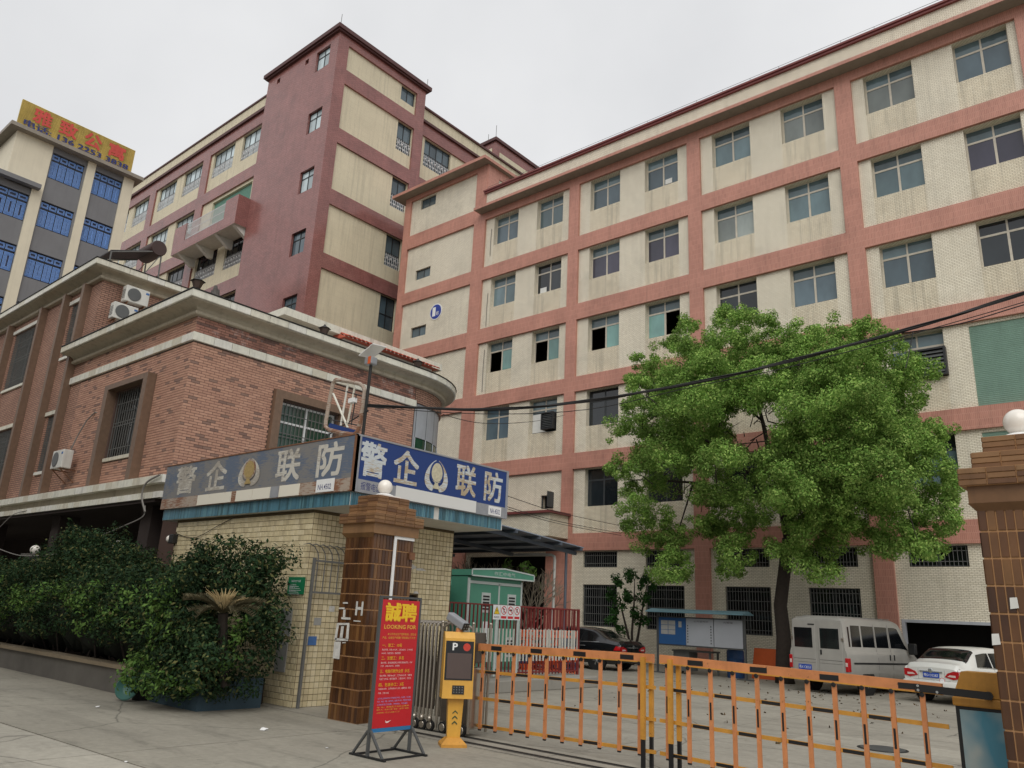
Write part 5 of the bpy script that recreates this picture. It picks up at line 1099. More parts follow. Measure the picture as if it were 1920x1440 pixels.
# ------------------------------------------------------------------ street-light post with an empty sign frame on the canopy corner
bx_, by_ = -11.02, 8.62
def fp(x, y): return pY(590+x/7.58, 640+y/7.58, by_)
lp = thing('solar_street_light', 'rusty post with a solar lamp and an empty rounded sign frame above the sign corner', 'street light', (bx_, by_, 4.58))
top = fp(800, 345); m = MB(); m.tube([(bx_, by_, 4.57), ((bx_+top.x)/2, by_, (4.57+top.z)/2), top], .03, 8); m.build('post', 'black_metal', lp)
c = fp(800, 275); m = MB(); m.bbox(c.x-.10, c.x+.10, by_-.08, by_+.08, c.z-.09, c.z+.06, .025); m.build('lamp_body', 'camera_grey', lp); m = MB(); m.box(c.x+.02, c.x+.09, by_-.09, by_-.0785, c.z-.09, c.z+.05); m.build('lamp_lens', 'plank_orange', lp)
m = MB(); m.add([(c.x-.20, by_-.14, c.z+.09), (c.x+.18, by_-.14, c.z+.25), (c.x+.20, by_+.16, c.z+.27), (c.x-.17, by_+.16, c.z+.11), (c.x-.20, by_-.14, c.z+.105), (c.x+.18, by_-.14, c.z+.265), (c.x+.20, by_+.16, c.z+.285), (c.x-.17, by_+.16, c.z+.125)], [(0, 1, 2, 3), (4, 5, 6, 7), (0, 1, 5, 4), (1, 2, 6, 5), (2, 3, 7, 6), (3, 0, 4, 7)]); m.build('solar_panel', 'white_paint', lp)
ring = [(300, 545), (480, 570), (640, 605), (690, 640), (712, 700), (680, 950), (640, 1180), (610, 1280), (560, 1325), (380, 1300), (200, 1255), (155, 1215), (160, 1130), (210, 850), (260, 600), (300, 545)]
m = MB(); m.tube([fp(*p) for p in ring], .038, 8); m.build('sign_frame', 'strip_rust', lp)
m = MB(); m.tube([fp(280, 665), fp(690, 780)], .012, 5).tube([fp(200, 1105), fp(620, 1195)], .012, 5).tube([fp(590, 760), fp(520, 1190)], .012, 5); m.build('cross_rods', 'black_metal', lp)
for a, b in (((470, 615), (370, 1195)), ((570, 650), (465, 1180)), ((262, 740), (470, 1225))): m = MB(); m.bar(fp(*a), fp(*b), .035, .02); m.build('slat', 'fascia_stone', lp)
m = MB(); m.prism([fp(215, 1160), fp(590, 1265), fp(560, 1312), fp(215, 1240), fp(195, 1200)], (0, .02, 0)); m.build('sign_remnant', 'sign_blue', lp)
m = MB(); q = fp(540, 840); m.bbox(q.x-.09, q.x+.09, by_-.04, by_+.04, q.z-.05, q.z+.04, .01); m.build('junction_box', 'white_paint', lp)
# ------------------------------------------------------------------ planter and hedge along the street
pla = thing('planter_wall', 'low painted planter wall with a pale cap under the hedge', 'planter', (-20, 7.6, 0))
m = MB(); m.box(-34, -12.75, 6.95, 7.15, 0, .42); m.build('front_wall', 'planter_paint', pla)
m = MB(); m.box(-34, -12.7, 6.9, 7.2, .421, .49); m.build('cap', 'planter_cap', pla)
m = MB(); m.box(-12.749, -12.35, 6.95, 8.1, 0, .47).box(-13.9, -12.75, 6.93, 6.949, 0, .41); m.build('blue_end', 'planter_blue', pla)
m = MB(); m.box(-33.9, -12.76, 7.16, 8.4, 0, .40); m.build('soil', 'soil', pla)
rnd = random.Random(21)
hd = thing('hedge', 'long dense dark green hedge hanging over the planter by the street', 'hedge', (-20, 7.6, .4))
C = []; R_ = []; N_ = []; FC = []; FR = []; FN = []
def hedge_top(x): return 2.42+.22*math.sin(x*.9)+.14*math.sin(x*2.3+1)+(.38 if -20.5 < x < -17 else 0)+(-.10 if x < -24 else 0)
x = -33.0
while x < -12.0:
    for _ in range(16):
        cx = x+rnd.uniform(-.4, .4); zt = hedge_top(cx); z = rnd.uniform(.55, 1)**.8*zt; side = rnd.random(); y = 7.65+rnd.uniform(-.75, .6)*(1-.25*(z/zt)**3)-(.12 if z < 1.6 else 0); r = rnd.uniform(.22, .38)
        if z > zt-.2: r *= .8
        C.append((cx, y, min(z, zt-r*.6))); R_.append(r); N_.append(int(r*r*1500))
    for _ in range(4):
        cx = x+rnd.uniform(-.4, .4); z = rnd.uniform(1.0, 2.1); C.append((cx, 6.75-rnd.uniform(-.1, .12), z)); r = rnd.uniform(.2, .32); R_.append(r); N_.append(int(r*r*1600))
    if -22 < x < -13:
        for _ in range(2): cx = x+rnd.uniform(-.4, .4); FC.append((cx, 6.62+rnd.uniform(-.12, .1), rnd.triangular(1.0, 2.1, 1.7))); r = rnd.uniform(.14, .26); FR.append(r); FN.append(int(r*r*1500))
    x += .5
for _ in range(150):      # the bush that bulges over the planter at the right end
    a = rnd.uniform(0, 6.28); t = rnd.random()**.5; cx = -12.75+1.05*t*math.cos(a); z = 1.05+1.1*t*math.sin(a); r = rnd.uniform(.18, .32); C.append((cx, 6.72+max(0, cx+12.6)*.9+rnd.uniform(-.25, .5), max(.42, z))); R_.append(r); N_.append(int(r*r*1500))
    if _ < 46: FC.append((cx-.1, 6.42+max(0, cx+12.6)*.9+rnd.uniform(-.1, .15), max(.40, z-.1))); r = rnd.uniform(.13, .24); FR.append(r); FN.append(int(r*r*1500))
for _ in range(150): xx = rnd.uniform(-30, -12.3); C.append((xx, 7.6+rnd.uniform(-.6, .5), hedge_top(xx)+rnd.uniform(-.08, .14))); R_.append(rnd.uniform(.07, .14)); N_.append(16)
for _ in range(14): C.append((-12.1+rnd.uniform(-.35, .3), 7.9+rnd.uniform(-.3, .3), rnd.uniform(1.2, 2.5))); R_.append(.26); N_.append(105)
cb_ = pY(418, 1150, 7.0)
def clear(P, *L):      # keep the cycad's crown free of hedge leaves
    k = [i for i, c in enumerate(P) if not (abs(prj(c)[0]-418) < 62 and abs(prj(c)[1]-1122) < 36 and c[1] < 7.35)]
    return [[l[i] for i in k] for l in (P,)+L]
C, R_, N_ = clear(C, R_, N_); FC, FR, FN = clear(FC, FR, FN)
for _ in range(30): C.append((cb_.x+rnd.uniform(-.5, .5), 6.62+rnd.uniform(-.1, .2), rnd.uniform(.5, cb_.z-.25))); R_.append(rnd.uniform(.16, .24)); N_.append(70)
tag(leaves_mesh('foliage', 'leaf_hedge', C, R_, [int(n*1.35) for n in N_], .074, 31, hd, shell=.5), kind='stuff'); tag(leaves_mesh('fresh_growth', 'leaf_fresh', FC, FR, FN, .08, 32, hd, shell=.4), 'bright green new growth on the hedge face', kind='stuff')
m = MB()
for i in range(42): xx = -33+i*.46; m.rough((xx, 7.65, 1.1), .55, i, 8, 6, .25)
m.build('painted_shade_core', 'hedge_core', hd, smooth='all')  # dark lumps, coloured to stand for the shade inside the hedge
m = MB()
for i in range(60):
    xx = -33+i*.35; m.tube([(xx, 7.5+rnd.uniform(-.3, .3), .38), (xx+rnd.uniform(-.2, .2), 7.4+rnd.uniform(-.4, .2), 1.1)], .018, 5)
tag(m.build('stems', 'bark', hd), kind='stuff')
# cycad with dry inner fronds
b = pY(418, 1150, 7.0); cy = thing('cycad', 'cycad with a fan of dry straw fronds in front of the hedge', 'plant', (b.x, b.y, 0))
m = MB(); m.tube([(b.x, 7.22, .4), (b.x, 7.12, .7), (b.x, b.y, b.z)], [.08, .075, .08], 8); m.build('trunk', 'bark', cy)
def frond(mb, base, d, L, rise, w, seg=10):
    pts = [base+Vector((d[0]*L*t, d[1]*L*t, rise*t-(.55*L)*t*t)) for t in [i/seg for i in range(seg+1)]]; sd = Vector((-d[1], d[0], 0))
    mb.tube(pts, [.008]*(seg)+[.003], 4)
    for i in range(1, seg):
        for s in (-1, 1):
            for q in (0, .5):
                p = pts[i].lerp(pts[i+1], q); tip = p+sd*s*w*(1-.5*i/seg)+Vector((d[0]*.05, d[1]*.05, .02+.05*rnd.random())); f = Vector((d[0], d[1], 0))*.012; mb.add([p-f, p+f, tip], [(0, 1, 2)])
base = Vector((b.x, b.y, b.z))
for k in range(26):
    a = k*2*math.pi/26+rnd.uniform(-.15, .15); m = MB(); frond(m, base, (math.cos(a), math.sin(a)), rnd.uniform(.5, .8), rnd.uniform(.28, .6), .11, 16); m.build('frond', 'frond_dark', cy, fix=False)
for k in range(30):
    a = rnd.uniform(0, 6.28); m = MB(); L = rnd.uniform(.05, .42); tip = base+Vector((math.cos(a)*L, math.sin(a)*L, rnd.uniform(.30, .46)*(1-L*.6))); mid = base.lerp(tip, .55)+Vector((0, 0, .05)); m.tube([base, mid, tip], [.010, .016, .004], 4); m.build('dry_frond', 'frond_dry', cy, fix=False)
# bin and basin by the planter
c = pZ(266, 1312); bn = thing('plastic_bin', 'dark plastic bin standing against the planter under the hedge', 'bin', c)
m = MB(); m.lathe(c, [(.16, 0), (.165, .01), (.21, .36), (.225, .37), (.225, .40), (.2, .40), (.16, .05)], 20); m.build('body', 'trim_black', bn, smooth=True)
c = pZ(240, 1314); m = MB(); m.lathe((0, 0, 0), [(.10, 0), (.12, .01), (.19, .11), (.205, .115), (.19, .125), (.12, .03), (.10, .02)], 22)
o = m.build('basin', 'basin_teal', None, smooth=True); o.location = (c.x, c.y, .195); o.rotation_euler = (math.radians(78), 0, math.radians(38)); tag(o, 'teal plastic basin leaning on its edge beside the dark bin', 'basin')

# ------------------------------------------------------------------ the big camphor tree in the yard
TB = Vector((-11.1, 26.0, 0)); q = pY(1470, 1240, 26.0); TB.x = q.x
tree = thing('yard_tree', 'large bright green tree with a broad crown before the factory front', 'tree', TB)
OUT = [(1270, 600), (1330, 590), (1375, 572), (1412, 563), (1440, 580), (1470, 615), (1520, 600), (1560, 588), (1600, 602), (1650, 612), (1690, 650), (1722, 672), (1738, 715), (1722, 770), (1740, 800), (1775, 785), (1795, 810), (1782, 850), (1800, 900), (1790, 960), (1802, 985), (1768, 1010), (1788, 1040), (1740, 1050), (1700, 1020), (1660, 1045), (1620, 1015), (1590, 1030), (1560, 1085), (1510, 1085), (1470, 1068), (1440, 1060), (1430, 1010), (1400, 1000), (1390, 1085), (1350, 1078), (1330, 1050), (1345, 1010), (1300, 1000), (1285, 1040), (1295, 1085), (1250, 1100), (1222, 1090), (1210, 1060), (1190, 1035), (1170, 1010), (1150, 960), (1160, 920), (1140, 880), (1150, 850), (1130, 805), (1140, 765), (1165, 740), (1180, 690), (1210, 650), (1240, 625), (1265, 625)]
HOLES = [(1425, 800, 55, 38), (1470, 775, 45, 30), (1300, 900, 40, 22), (1290, 965, 55, 22), (1400, 850, 40, 30), (1415, 905, 40, 25), (1375, 900, 22, 40), (1640, 985, 22, 20), (1665, 770, 30, 18), (1480, 1000, 30, 28), (1330, 830, 24, 16), (1560, 1000, 20, 14), (1440, 960, 24, 30), (1690, 905, 20, 18), (1735, 955, 28, 14), (1255, 960, 20, 24)]
def inside(x, y):
    c = False; n = len(OUT)
    for i in range(n):
        (x1, y1), (x2, y2) = OUT[i], OUT[i-1]
        if (y1 > y) != (y2 > y) and x < (x2-x1)*(y-y1)/(y2-y1)+x1: c = not c
    return c
rnd = random.Random(77); C = []; R_ = []; N_ = []
def margin(x, y): return min(math.hypot(x-a, y-b) for a, b in OUT)
BG = []; tries = 0
while len(BG) < 185 and tries < 16000:      # boughs, kept apart so that the crown breaks into lit heads and dark gaps
    tries += 1; x, y = rnd.uniform(1125, 1810), rnd.uniform(560, 1105)
    if not inside(x, y) or any(((x-h[0])/h[2])**2+((y-h[1])/h[3])**2 < 1.1 for h in HOLES): continue
    mg = min(margin(x, y), 120)/120; dep = 25.3-rnd.uniform(-.8, 1)*3.4*mg
    if margin(x, y) < 19: continue
    if any(math.hypot(x-u, (y-v)*1.15) < 33 and abs(dep-d) < 1.6 for u, v, d, _ in BG): continue
    BG.append((x, y, min(28.0, dep), mg))
for x, y, dep, mg in BG:
    c = pY(x, y, dep); br = rnd.uniform(.62, .98)*(.55+.45*mg)
    for k in range(9):
        d = Vector((rnd.gauss(0, 1), rnd.gauss(-.35, 1), abs(rnd.gauss(0, .9))-.45)); d.normalize(); r = br*rnd.uniform(.32, .52); q = c+Vector((d.x*br*.78, d.y*br*.78, d.z*br*.80)); C.append(tuple(q)); R_.append(r); N_.append(int(1650*r*r)+26)
n0 = len(C)
while len(C) < n0+190:                       # small sprays that roughen the outline
    x, y = rnd.uniform(1125, 1810), rnd.uniform(560, 1105)
    if not inside(x, y) or not 6 < margin(x, y) < 34: continue
    C.append(tuple(pY(x, y, rnd.uniform(24.3, 26.2)))); r = rnd.uniform(.16, .34); R_.append(r); N_.append(int(1500*r*r)+20)
n0 = len(C)
while len(C) < n0+170:                       # thin inner foliage behind the boughs
    x, y = rnd.uniform(1150, 1790), rnd.uniform(590, 1040)
    if not inside(x, y) or margin(x, y) < 34 or any(((x-h[0])/h[2])**2+((y-h[1])/h[3])**2 < 1.15 for h in HOLES): continue
    C.append(tuple(pY(x, y, rnd.uniform(25.4, 27.6)))); r = rnd.uniform(.4, .65); R_.append(r); N_.append(int(560*r*r)+30)
for x, y in ((1262, 1080), (1235, 1070), (1375, 1060), (1372, 1040), (1245, 1050), (1565, 1075), (1540, 1078), (1500, 1060), (1485, 1045), (1452, 1030), (1650, 1030), (1720, 1035), (1750, 1030)):
    p = pY(x, y, 24+rnd.uniform(-1, 1)); C.append(tuple(p)); R_.append(.38); N_.append(170)
tag(leaves_mesh('crown', 'leaf_tree', C, R_, [int(n*1.45) for n in N_], .083, 41, tree, shell=.45, droop=.5, aspect=.5, squash=.85), kind='stuff')
m = MB(); fork = pY(1478, 1010, 26.0)
m.tube([TB, TB+Vector((-.02, 0, .5)), TB+Vector((.03, 0, 1.4)), TB+Vector((-.03, 0, 2.4)), fork], [.31, .25, .23, .21, .19], 10)
m.build('trunk', 'bark', tree, smooth='all')
LIMB = [[(1478, 1010), (1462, 930), (1445, 860), (1430, 790), (1405, 700)], [(1478, 1010), (1490, 900), (1488, 800), (1500, 700), (1490, 640)], [(1478, 1005), (1540, 930), (1600, 850), (1650, 760), (1680, 700)], [(1462, 930), (1400, 880), (1330, 830), (1270, 790), (1210, 740)], [(1465, 940), (1380, 920), (1300, 905), (1230, 900), (1180, 900)], [(1490, 930), (1580, 920), (1660, 900), (1740, 890)], [(1445, 860), (1475, 800), (1480, 760)], [(1400, 880), (1390, 940), (1370, 1020)], [(1300, 905), (1280, 970), (1255, 1050)], [(1330, 830), (1320, 900), (1315, 960)], [(1600, 850), (1650, 880), (1700, 950), (1720, 1010)], [(1430, 790), (1350, 720), (1290, 660)], [(1500, 700), (1560, 650), (1600, 620)], [(1600, 850), (1560, 780), (1570, 700)], [(1480, 800), (1440, 790), (1425, 740)]]
for li, L in enumerate(LIMB):
    m = MB(); n = len(L); r0 = (.15 if li < 3 else .075 if li < 6 else .04); dz = [0, .5, .2, .9, .3, .1, -.5][li % 7]
    m.tube([pY(x, y, 26.0-dz*i*(.8 if li else .4)) for i, (x, y) in enumerate(L)], [r0*(1-.75*i/(n-1)) for i in range(n)], 7); m.build('limb', 'bark', tree, smooth='all')
m = MB()
for i in range(260):
    x, y = rnd.uniform(1160, 1780), rnd.uniform(680, 1060)
    if not inside(x, y) or margin(x, y) < 60: continue
    p = pY(x, y, rnd.uniform(23.5, 27)); d = Vector((rnd.gauss(0, .6), rnd.gauss(0, .5), rnd.gauss(.25, .5))); m.tube([p, p+d*.6+Vector((0, 0, .1)), p+d], [.022, .015, .004], 4)
tag(m.build('twigs', 'bark', tree), kind='stuff')
# young tree behind the black car
b = pY(1186, 1215, 28.2); b.z = 0; st = thing('young_tree', 'small dark leafy tree behind the black car by the barred windows', 'tree', b)
m = MB(); tops = []
for tx, ty in ((1160, 1110), (1190, 1085), (1212, 1100), (1150, 1165), (1205, 1150)):
    e = pY(tx, ty, 28.2+rnd.uniform(-.5, .3)); tops.append(e); m.tube([b, b.lerp(e, .35)+Vector((rnd.uniform(-.1, .1), 0, .05)), b.lerp(e, .7), e], [.07, .05, .035, .012], 6)
m.build('trunk', 'bark', st)
C = []; R_ = []
for tx, ty, k in ((1158, 1090, 5), (1185, 1080, 5), (1210, 1092, 5), (1150, 1115, 4), (1180, 1118, 5), (1205, 1125, 4), (1160, 1145, 4), (1190, 1150, 4), (1148, 1165, 4), (1205, 1165, 3), (1165, 1180, 3), (1225, 1105, 3)):
    for _ in range(k): e = pY(tx+rnd.uniform(-9, 9), ty+rnd.uniform(-9, 9), 28.0+rnd.uniform(-.6, .5)); C.append(tuple(e)); R_.append(rnd.uniform(.16, .26))
tag(leaves_mesh('crown', 'leaf_dark', C, R_, [int(r*r*900)+10 for r in R_], .15, 43, st, shell=.3, droop=.4, aspect=.4), kind='stuff')
# leafless frangipani under the shed roof
def branch(mb, p, d, L, r, n, tips):
    q = p+d*L; mb.tube([p, p.lerp(q, .5)+Vector((rnd.uniform(-.03, .03), rnd.uniform(-.03, .03), .03))*L, q], [r, r*.85, r*.72], 5)
    if n == 0: tips.append(q); return
    for k in range(rnd.choice([2, 2, 3])):
        e = (d+Vector((rnd.gauss(0, .5), rnd.gauss(0, .5), rnd.gauss(.25, .25)))).normalized(); branch(mb, q, e, L*rnd.uniform(.68, .85), r*.70, n-1, tips)
for k, (px, Y, lab) in enumerate(((985, 21.0, 'bare pale-branched shrub with a few green leaves right of the green cabinet'), (930, 20.5, 'bare twiggy shrub rising behind the green cabinet roof'), (870, 19.5, 'bare twiggy shrub at the left end, behind the cabinet near the guard house wall'))):
    b = pY(px, 1200, Y); b.z = 0; o = thing('bare_shrub', lab, 'shrub', b, 0, 'leafless shrubs behind the cabinet'); m = MB(); tips = []
    for j in range(4): branch(m, b+Vector((rnd.uniform(-.2, .2), rnd.uniform(-.2, .2), 0)), Vector((rnd.gauss(-.05, .2), rnd.gauss(-.08, .2), 1)).normalized(), .98, .05, 5, tips)
    m.build('branches', 'bark_pale', o, fix=False)
    if k == 0:
        tp = [t for t in tips if t.x > b.x-.4][:26]; leaves_mesh('leaves', 'leaf_fresh', [tuple(t) for t in tp], [.12]*len(tp), [4]*len(tp), .26, 47, o, shell=.2, aspect=.35)
# ------------------------------------------------------------------ barrier arms at the gate
YA = 9.0
def arm(x0, z0, x1, z1, nbars, label, legs, tag_x):
    """hanging-fence boom: beam with black tapes, three rails, bolted bars, support leg"""
    o = thing('barrier_gate', label, 'barrier', (legs[0], YA, 0), 0, 'orange barrier arms across the gate')
    zb = lambda x: z0+(z1-z0)*(x-x0)/(x1-x0)
    m = MB(); m.prism([(x0, YA-.03, zb(x0)), (x1, YA-.03, zb(x1)), (x1, YA-.03, zb(x1)-.105), (x0, YA-.03, zb(x0)-.105)], (0, .06, 0)); beam = m.build('beam', 'barrier_orange', o)
    m = MB(); m.prism([(x0, YA-.034, zb(x0)-.092), (x1, YA-.034, zb(x1)-.092), (x1, YA-.034, zb(x1)-.105), (x0, YA-.034, zb(x0)-.105)], (0, .0035, 0)); m.build('beam_lip', 'barrier_yellow', beam)
    n = 4
    for i in range(n):
        x = x0+(x1-x0)*(i+.5+tag_x)/n; w = .20; m = MB(); m.prism([(x-w/2, YA-.0335, zb(x)-.025), (x+w/2, YA-.0335, zb(x)-.025), (x+w/2, YA-.0335, zb(x)-.082), (x-w/2, YA-.0335, zb(x)-.082)], (0, .003, 0)); m.build('reflector_tape', 'tape_black', beam)
    xs = [x0+(x1-x0)*(i+.35)/(nbars) for i in range(nbars)]; ro = [.37, .735, 1.10]
    for k, d in enumerate(ro):
        m = MB(); m.prism([(x0-.02, YA+.002, zb(x0)-d), (x1+.02, YA+.002, zb(x1)-d), (x1+.02, YA+.002, zb(x1)-d-.042), (x0-.02, YA+.002, zb(x0)-d-.042)], (0, .022, 0)); rl = m.build('rail', 'barrier_yellow', o)
        for i in range(0, nbars-1, 2):
            if i+k % 2+1 >= nbars: continue
            xa, xb = xs[i+k % 2]+.04, xs[i+k % 2+1]-.035; m = MB(); m.prism([(xa, YA-.0005, zb(xa)-d-.004), (xb, YA-.0005, zb(xb)-d-.004), (xb, YA-.0005, zb(xb)-d-.038), (xa, YA-.0005, zb(xa)-d-.038)], (0, .002, 0)); m.build('tape', 'tape_black', rl)
    for x in xs:
        zt, zl = zb(x)-.10, zb(x)-1.16; m = MB(); m.box(x-.024, x+.024, YA-.022, YA+.0015, zl, zt); br = m.build('bar', 'barrier_orange', o)
        m = MB(); m.lathe((x, YA-.023, zt-.02), [(.024, 0), (.024, -.012), (.008, -.014)], 10, 'y'); m.build('hinge', 'tape_black', br)
        m = MB(); m.box(x-.012, x+.010, YA-.0235, YA-.0222, zb(x)-.66, zb(x)-.47); m.build('tape', 'tape_black', br)
        m = MB(); m.box(x-.022, x+.022, YA-.023, YA+.001, zl-.02, zl); m.build('foot_cap', 'tape_black', br)
    for x in legs:
        m = MB(); m.box(x-.03, x+.03, YA-.030-.036, YA-.0305, .32, zb(x)-.04).box(x+.032, x+.085, YA+.03, YA+.07, .35, zb(x)-.11); lg = m.build('support_leg', 'barrier_yellow', o)
        m = MB(); m.box(x-.026, x+.026, YA-.060, YA-.034, 0, .319).box(x+.036, x+.08, YA+.034, YA+.066, 0, .349); m.build('leg_foot', 'tape_black', lg)
    return o
arm(-8.25, 1.27, -5.30, 1.31, 10, 'left barrier arm, orange fence boom with black tapes before the green cabinet', (-5.42,), .0)
arm(-5.20, 1.31, -2.06, 1.245, 11, 'right barrier arm, orange fence boom with black tapes ending at the motor box', (-5.04,), .12)
mo = thing('barrier_motor', 'yellow barrier motor box with a pale lit panel beside the right pillar', 'barrier motor', (-1.75, 9.25, 0))
m = MB(); m.prism([(-1.99, 9.08, 1.14), (-1.90, 9.08, 1.37), (-1.52, 9.08, 1.37), (-1.52, 9.08, 1.14)], (0, .30, 0)); m.build('motor_housing', 'barrier_yellow', mo)
m = MB(); m.bbox(-2.00, -1.50, 9.06, 9.42, 1.05, 1.135, .015); m.build('cabinet_lid', 'barrier_yellow', mo)
m = MB(); m.box(-1.98, -1.52, 9.08, 9.40, 0, 1.05); m.build('cabinet', 'trim_black', mo)
m = MB(); m.box(-1.945, -1.53, 9.074, 9.0795, .06, 1.02); m.build('light_panel', 'light_box', mo)
m = MB(); m.prism([(-2.30, YA-.036, 1.225), (-1.64, YA-.036, 1.205), (-1.62, YA-.036, 1.17), (-1.64, YA-.036, 1.135), (-2.30, YA-.036, 1.155)], (0, -.012, 0)); m.build('arm_clamp', 'tape_black', mo)
m = MB(); m.lathe((-1.68, 9.079, 1.17), [(.035, 0), (.035, -.13)], 14, 'y'); m.build('drive_shaft', 'tape_black', mo)
for x, z in ((-2.27, 1.21), (-2.27, 1.17), (-2.1, 1.165)): m = MB(); m.lathe((x, YA-.0485, z), [(.013, 0), (.013, -.006)], 8, 'y'); m.build('bolt', 'chrome', mo)
# ------------------------------------------------------------------ folded retractable gate
fg = thing('folding_gate', 'stainless steel retractable gate folded up between the brown pillar and the payment kiosk', 'gate', (-9.2, 9.0, 0))
nb = 13
for i in range(nb):
    x = -9.96+i*.083
    for y, w in ((8.80, .028), (9.14, .028)):
        m = MB(); m.tube([(x, y, .16), (x, y, 1.46), (x, y+(.03 if y < 9 else -.03), 1.52)], .0165, 8); m.build('upright', 'stainless', fg, smooth=True)
    m = MB(); m.tube([(x, 8.83, 1.52), (x, 8.97, 1.545), (x, 9.11, 1.52)], .016, 8); m.build('top_hoop', 'stainless', fg, smooth=True)
    m = MB(); m.bar((x+.02, 8.82, .30), (x+.06, 8.82, 1.40), .022, .012).bar((x+.06, 9.12, .30), (x+.02, 9.12, 1.40), .022, .012); m.build('cross_link', 'stainless_dark', fg)
    if i % 2 == 0:
        m = MB(); m.lathe((x, 8.80, .075), [(.075, -.02), (.075, .02)], 16, 'y'); w = m.build('wheel', 'rubber', fg, smooth=True); m = MB(); m.lathe((x, 8.775, .075), [(.05, 0), (.045, -.008), (.01, -.01)], 12, 'y'); m.build('hub', 'stainless', w)
        m = MB(); m.sphere((x, 8.775, .17), .045, 10, 6); m.build('wheel_guard', 'stainless', fg, smooth='all')
m = MB(); m.bbox(-8.80, -8.22, 8.82, 9.16, .10, .93, .012); m.build('motor_cabinet', 'stainless', fg)
m = MB(); m.box(-8.78, -8.26, 8.815, 8.819, .16, .88); m.build('cabinet_door', 'stainless_dark', fg)
m = MB(); m.bbox(-8.80, -8.24, 8.84, 9.14, .99, 1.42, .012); m.build('control_head', 'stainless_dark', fg)
m = MB(); m.box(-8.30, -8.235, 8.83, 8.838, 1.05, 1.40); m.build('label_strip', 'white_paint', fg)
for x in (-8.84, -8.20):
    for y in (8.80, 9.18): m = MB(); m.tube([(x, y, .05), (x, y, 1.53)], .02, 8); m.sphere((x, y, 1.545), .026, 10, 6); m.build('corner_post', 'stainless', fg, smooth=True)
m = MB(); m.tube([(-8.84+.64*t, 8.80, 1.46+.11*math.sin(math.pi*t)) for t in [i/10 for i in range(11)]], .02, 8); m.build('handle_arch', 'stainless', fg, smooth=True)
for x in (-8.7, -8.32):
    m = MB(); m.lathe((x, 8.80, .08), [(.08, -.02), (.08, .02)], 16, 'y'); w = m.build('wheel', 'rubber', fg, smooth=True); m = MB(); m.lathe((x, 8.775, .08), [(.055, 0), (.05, -.008), (.01, -.01)], 12, 'y'); m.build('hub', 'stainless', w)
# ------------------------------------------------------------------ parking kiosk
kp = pZ(848, 1399); ang = math.atan2(-.60, .80)
ki = thing('parking_kiosk', 'yellow parking kiosk with a P sign, keypad and camera on a slim foot', 'kiosk', kp, ang)     # local +x is the front
def kb(name, mat, *a, b=.012): m = MB(); m.bbox(*a, b); return m.build(name, mat, ki, local=True)
m = MB(); m.prism([(.15, -.17, 0), (.15, .17, 0), (-.15, .17, 0), (-.15, -.17, 0)], (0, 0, .035)); m.add([(.15, -.17, .036), (.15, .17, .036), (-.15, .17, .036), (-.15, -.17, .036), (.07, -.095, .11), (.07, .095, .11), (-.07, .095, .11), (-.07, -.095, .11)], [(0, 1, 5, 4), (1, 2, 6, 5), (2, 3, 7, 6), (3, 0, 4, 7), (4, 5, 6, 7), (0, 3, 2, 1)]); m.build('base', 'barrier_yellow', ki, local=True)
m = MB(); m.add([(.05, -.085, .10), (.05, .085, .10), (-.05, .085, .10), (-.05, -.085, .10), (.075, -.105, .60), (.075, .105, .60), (-.05, .105, .60), (-.05, -.105, .60)], [(0, 1, 5, 4), (1, 2, 6, 5), (2, 3, 7, 6), (3, 0, 4, 7), (4, 5, 6, 7), (0, 3, 2, 1)]); m.build('post', 'kiosk_yellow', ki, local=True)
m = MB(); m.prism([(.16, -.205, .60), (.12, -.205, 1.36), (.07, -.205, 1.44), (-.07, -.205, 1.44), (-.08, -.205, .60)], (0, .41, 0)); m.build('head', 'kiosk_yellow', ki, local=True)
def fx(z): return .16-.04*(z-.60)/.76+.002
def face(name, mat, y0, y1, z0, z1, t=.004): m = MB(); m.add([(fx(z0), y0, z0), (fx(z0), y1, z0), (fx(z1), y1, z1), (fx(z1), y0, z1), (fx(z0)+t, y0, z0), (fx(z0)+t, y1, z0), (fx(z1)+t, y1, z1), (fx(z1)+t, y0, z1)], [(4, 5, 6, 7), (0, 1, 5, 4), (1, 2, 6, 5), (2, 3, 7, 6), (3, 0, 4, 7)]); return m.build(name, mat, ki, local=True)
face('display_panel', 'screen_black', -.19, .19, .83, 1.325); sc_ = face('screen', 'screen_brown', -.165, .165, .85, 1.17, .006); kp_ = face('keypad', 'trim_black', -.075, .085, .655, .765, .006)
for r in range(3):
    for c in range(4): m = MB(); m.lathe((fx(.68+r*.031)+.0065, -.052+c*.037, .68+r*.031), [(.010, 0), (.008, .004)], 8, 'x'); m.build('key', 'bars', kp_, local=True)
m = MB(); m.text('P', (fx(1.21)+.0048, -.10, 1.205), (0, .07, 0), (0, 0, .095)); m.build('parking_letter', 'white_paint', ki, local=True)
m = MB(); m.lathe((fx(1.25)+.0045, .095, 1.25), [(.05, 0), (.05, .004)], 20, 'x'); m.build('red_disc', 'led_red', ki, local=True)
for i in range(3):
    z = .27+i*.065; m = MB(); w = .035; f = .062+.0006*i; m.add([(f, -w, z), (f, 0, z+.03), (f, w, z), (f, w, z+.018), (f, 0, z+.048), (f, -w, z+.018), (f+.006, -w, z), (f+.006, 0, z+.03), (f+.006, w, z), (f+.006, w, z+.018), (f+.006, 0, z+.048), (f+.006, -w, z+.018)], [(6, 7, 10, 11), (7, 8, 9, 10), (0, 1, 7, 6), (1, 2, 8, 7), (2, 3, 9, 8), (3, 4, 10, 9), (4, 5, 11, 10), (5, 0, 6, 11)]); m.build('chevron', 'chevron_green', ki, local=True)
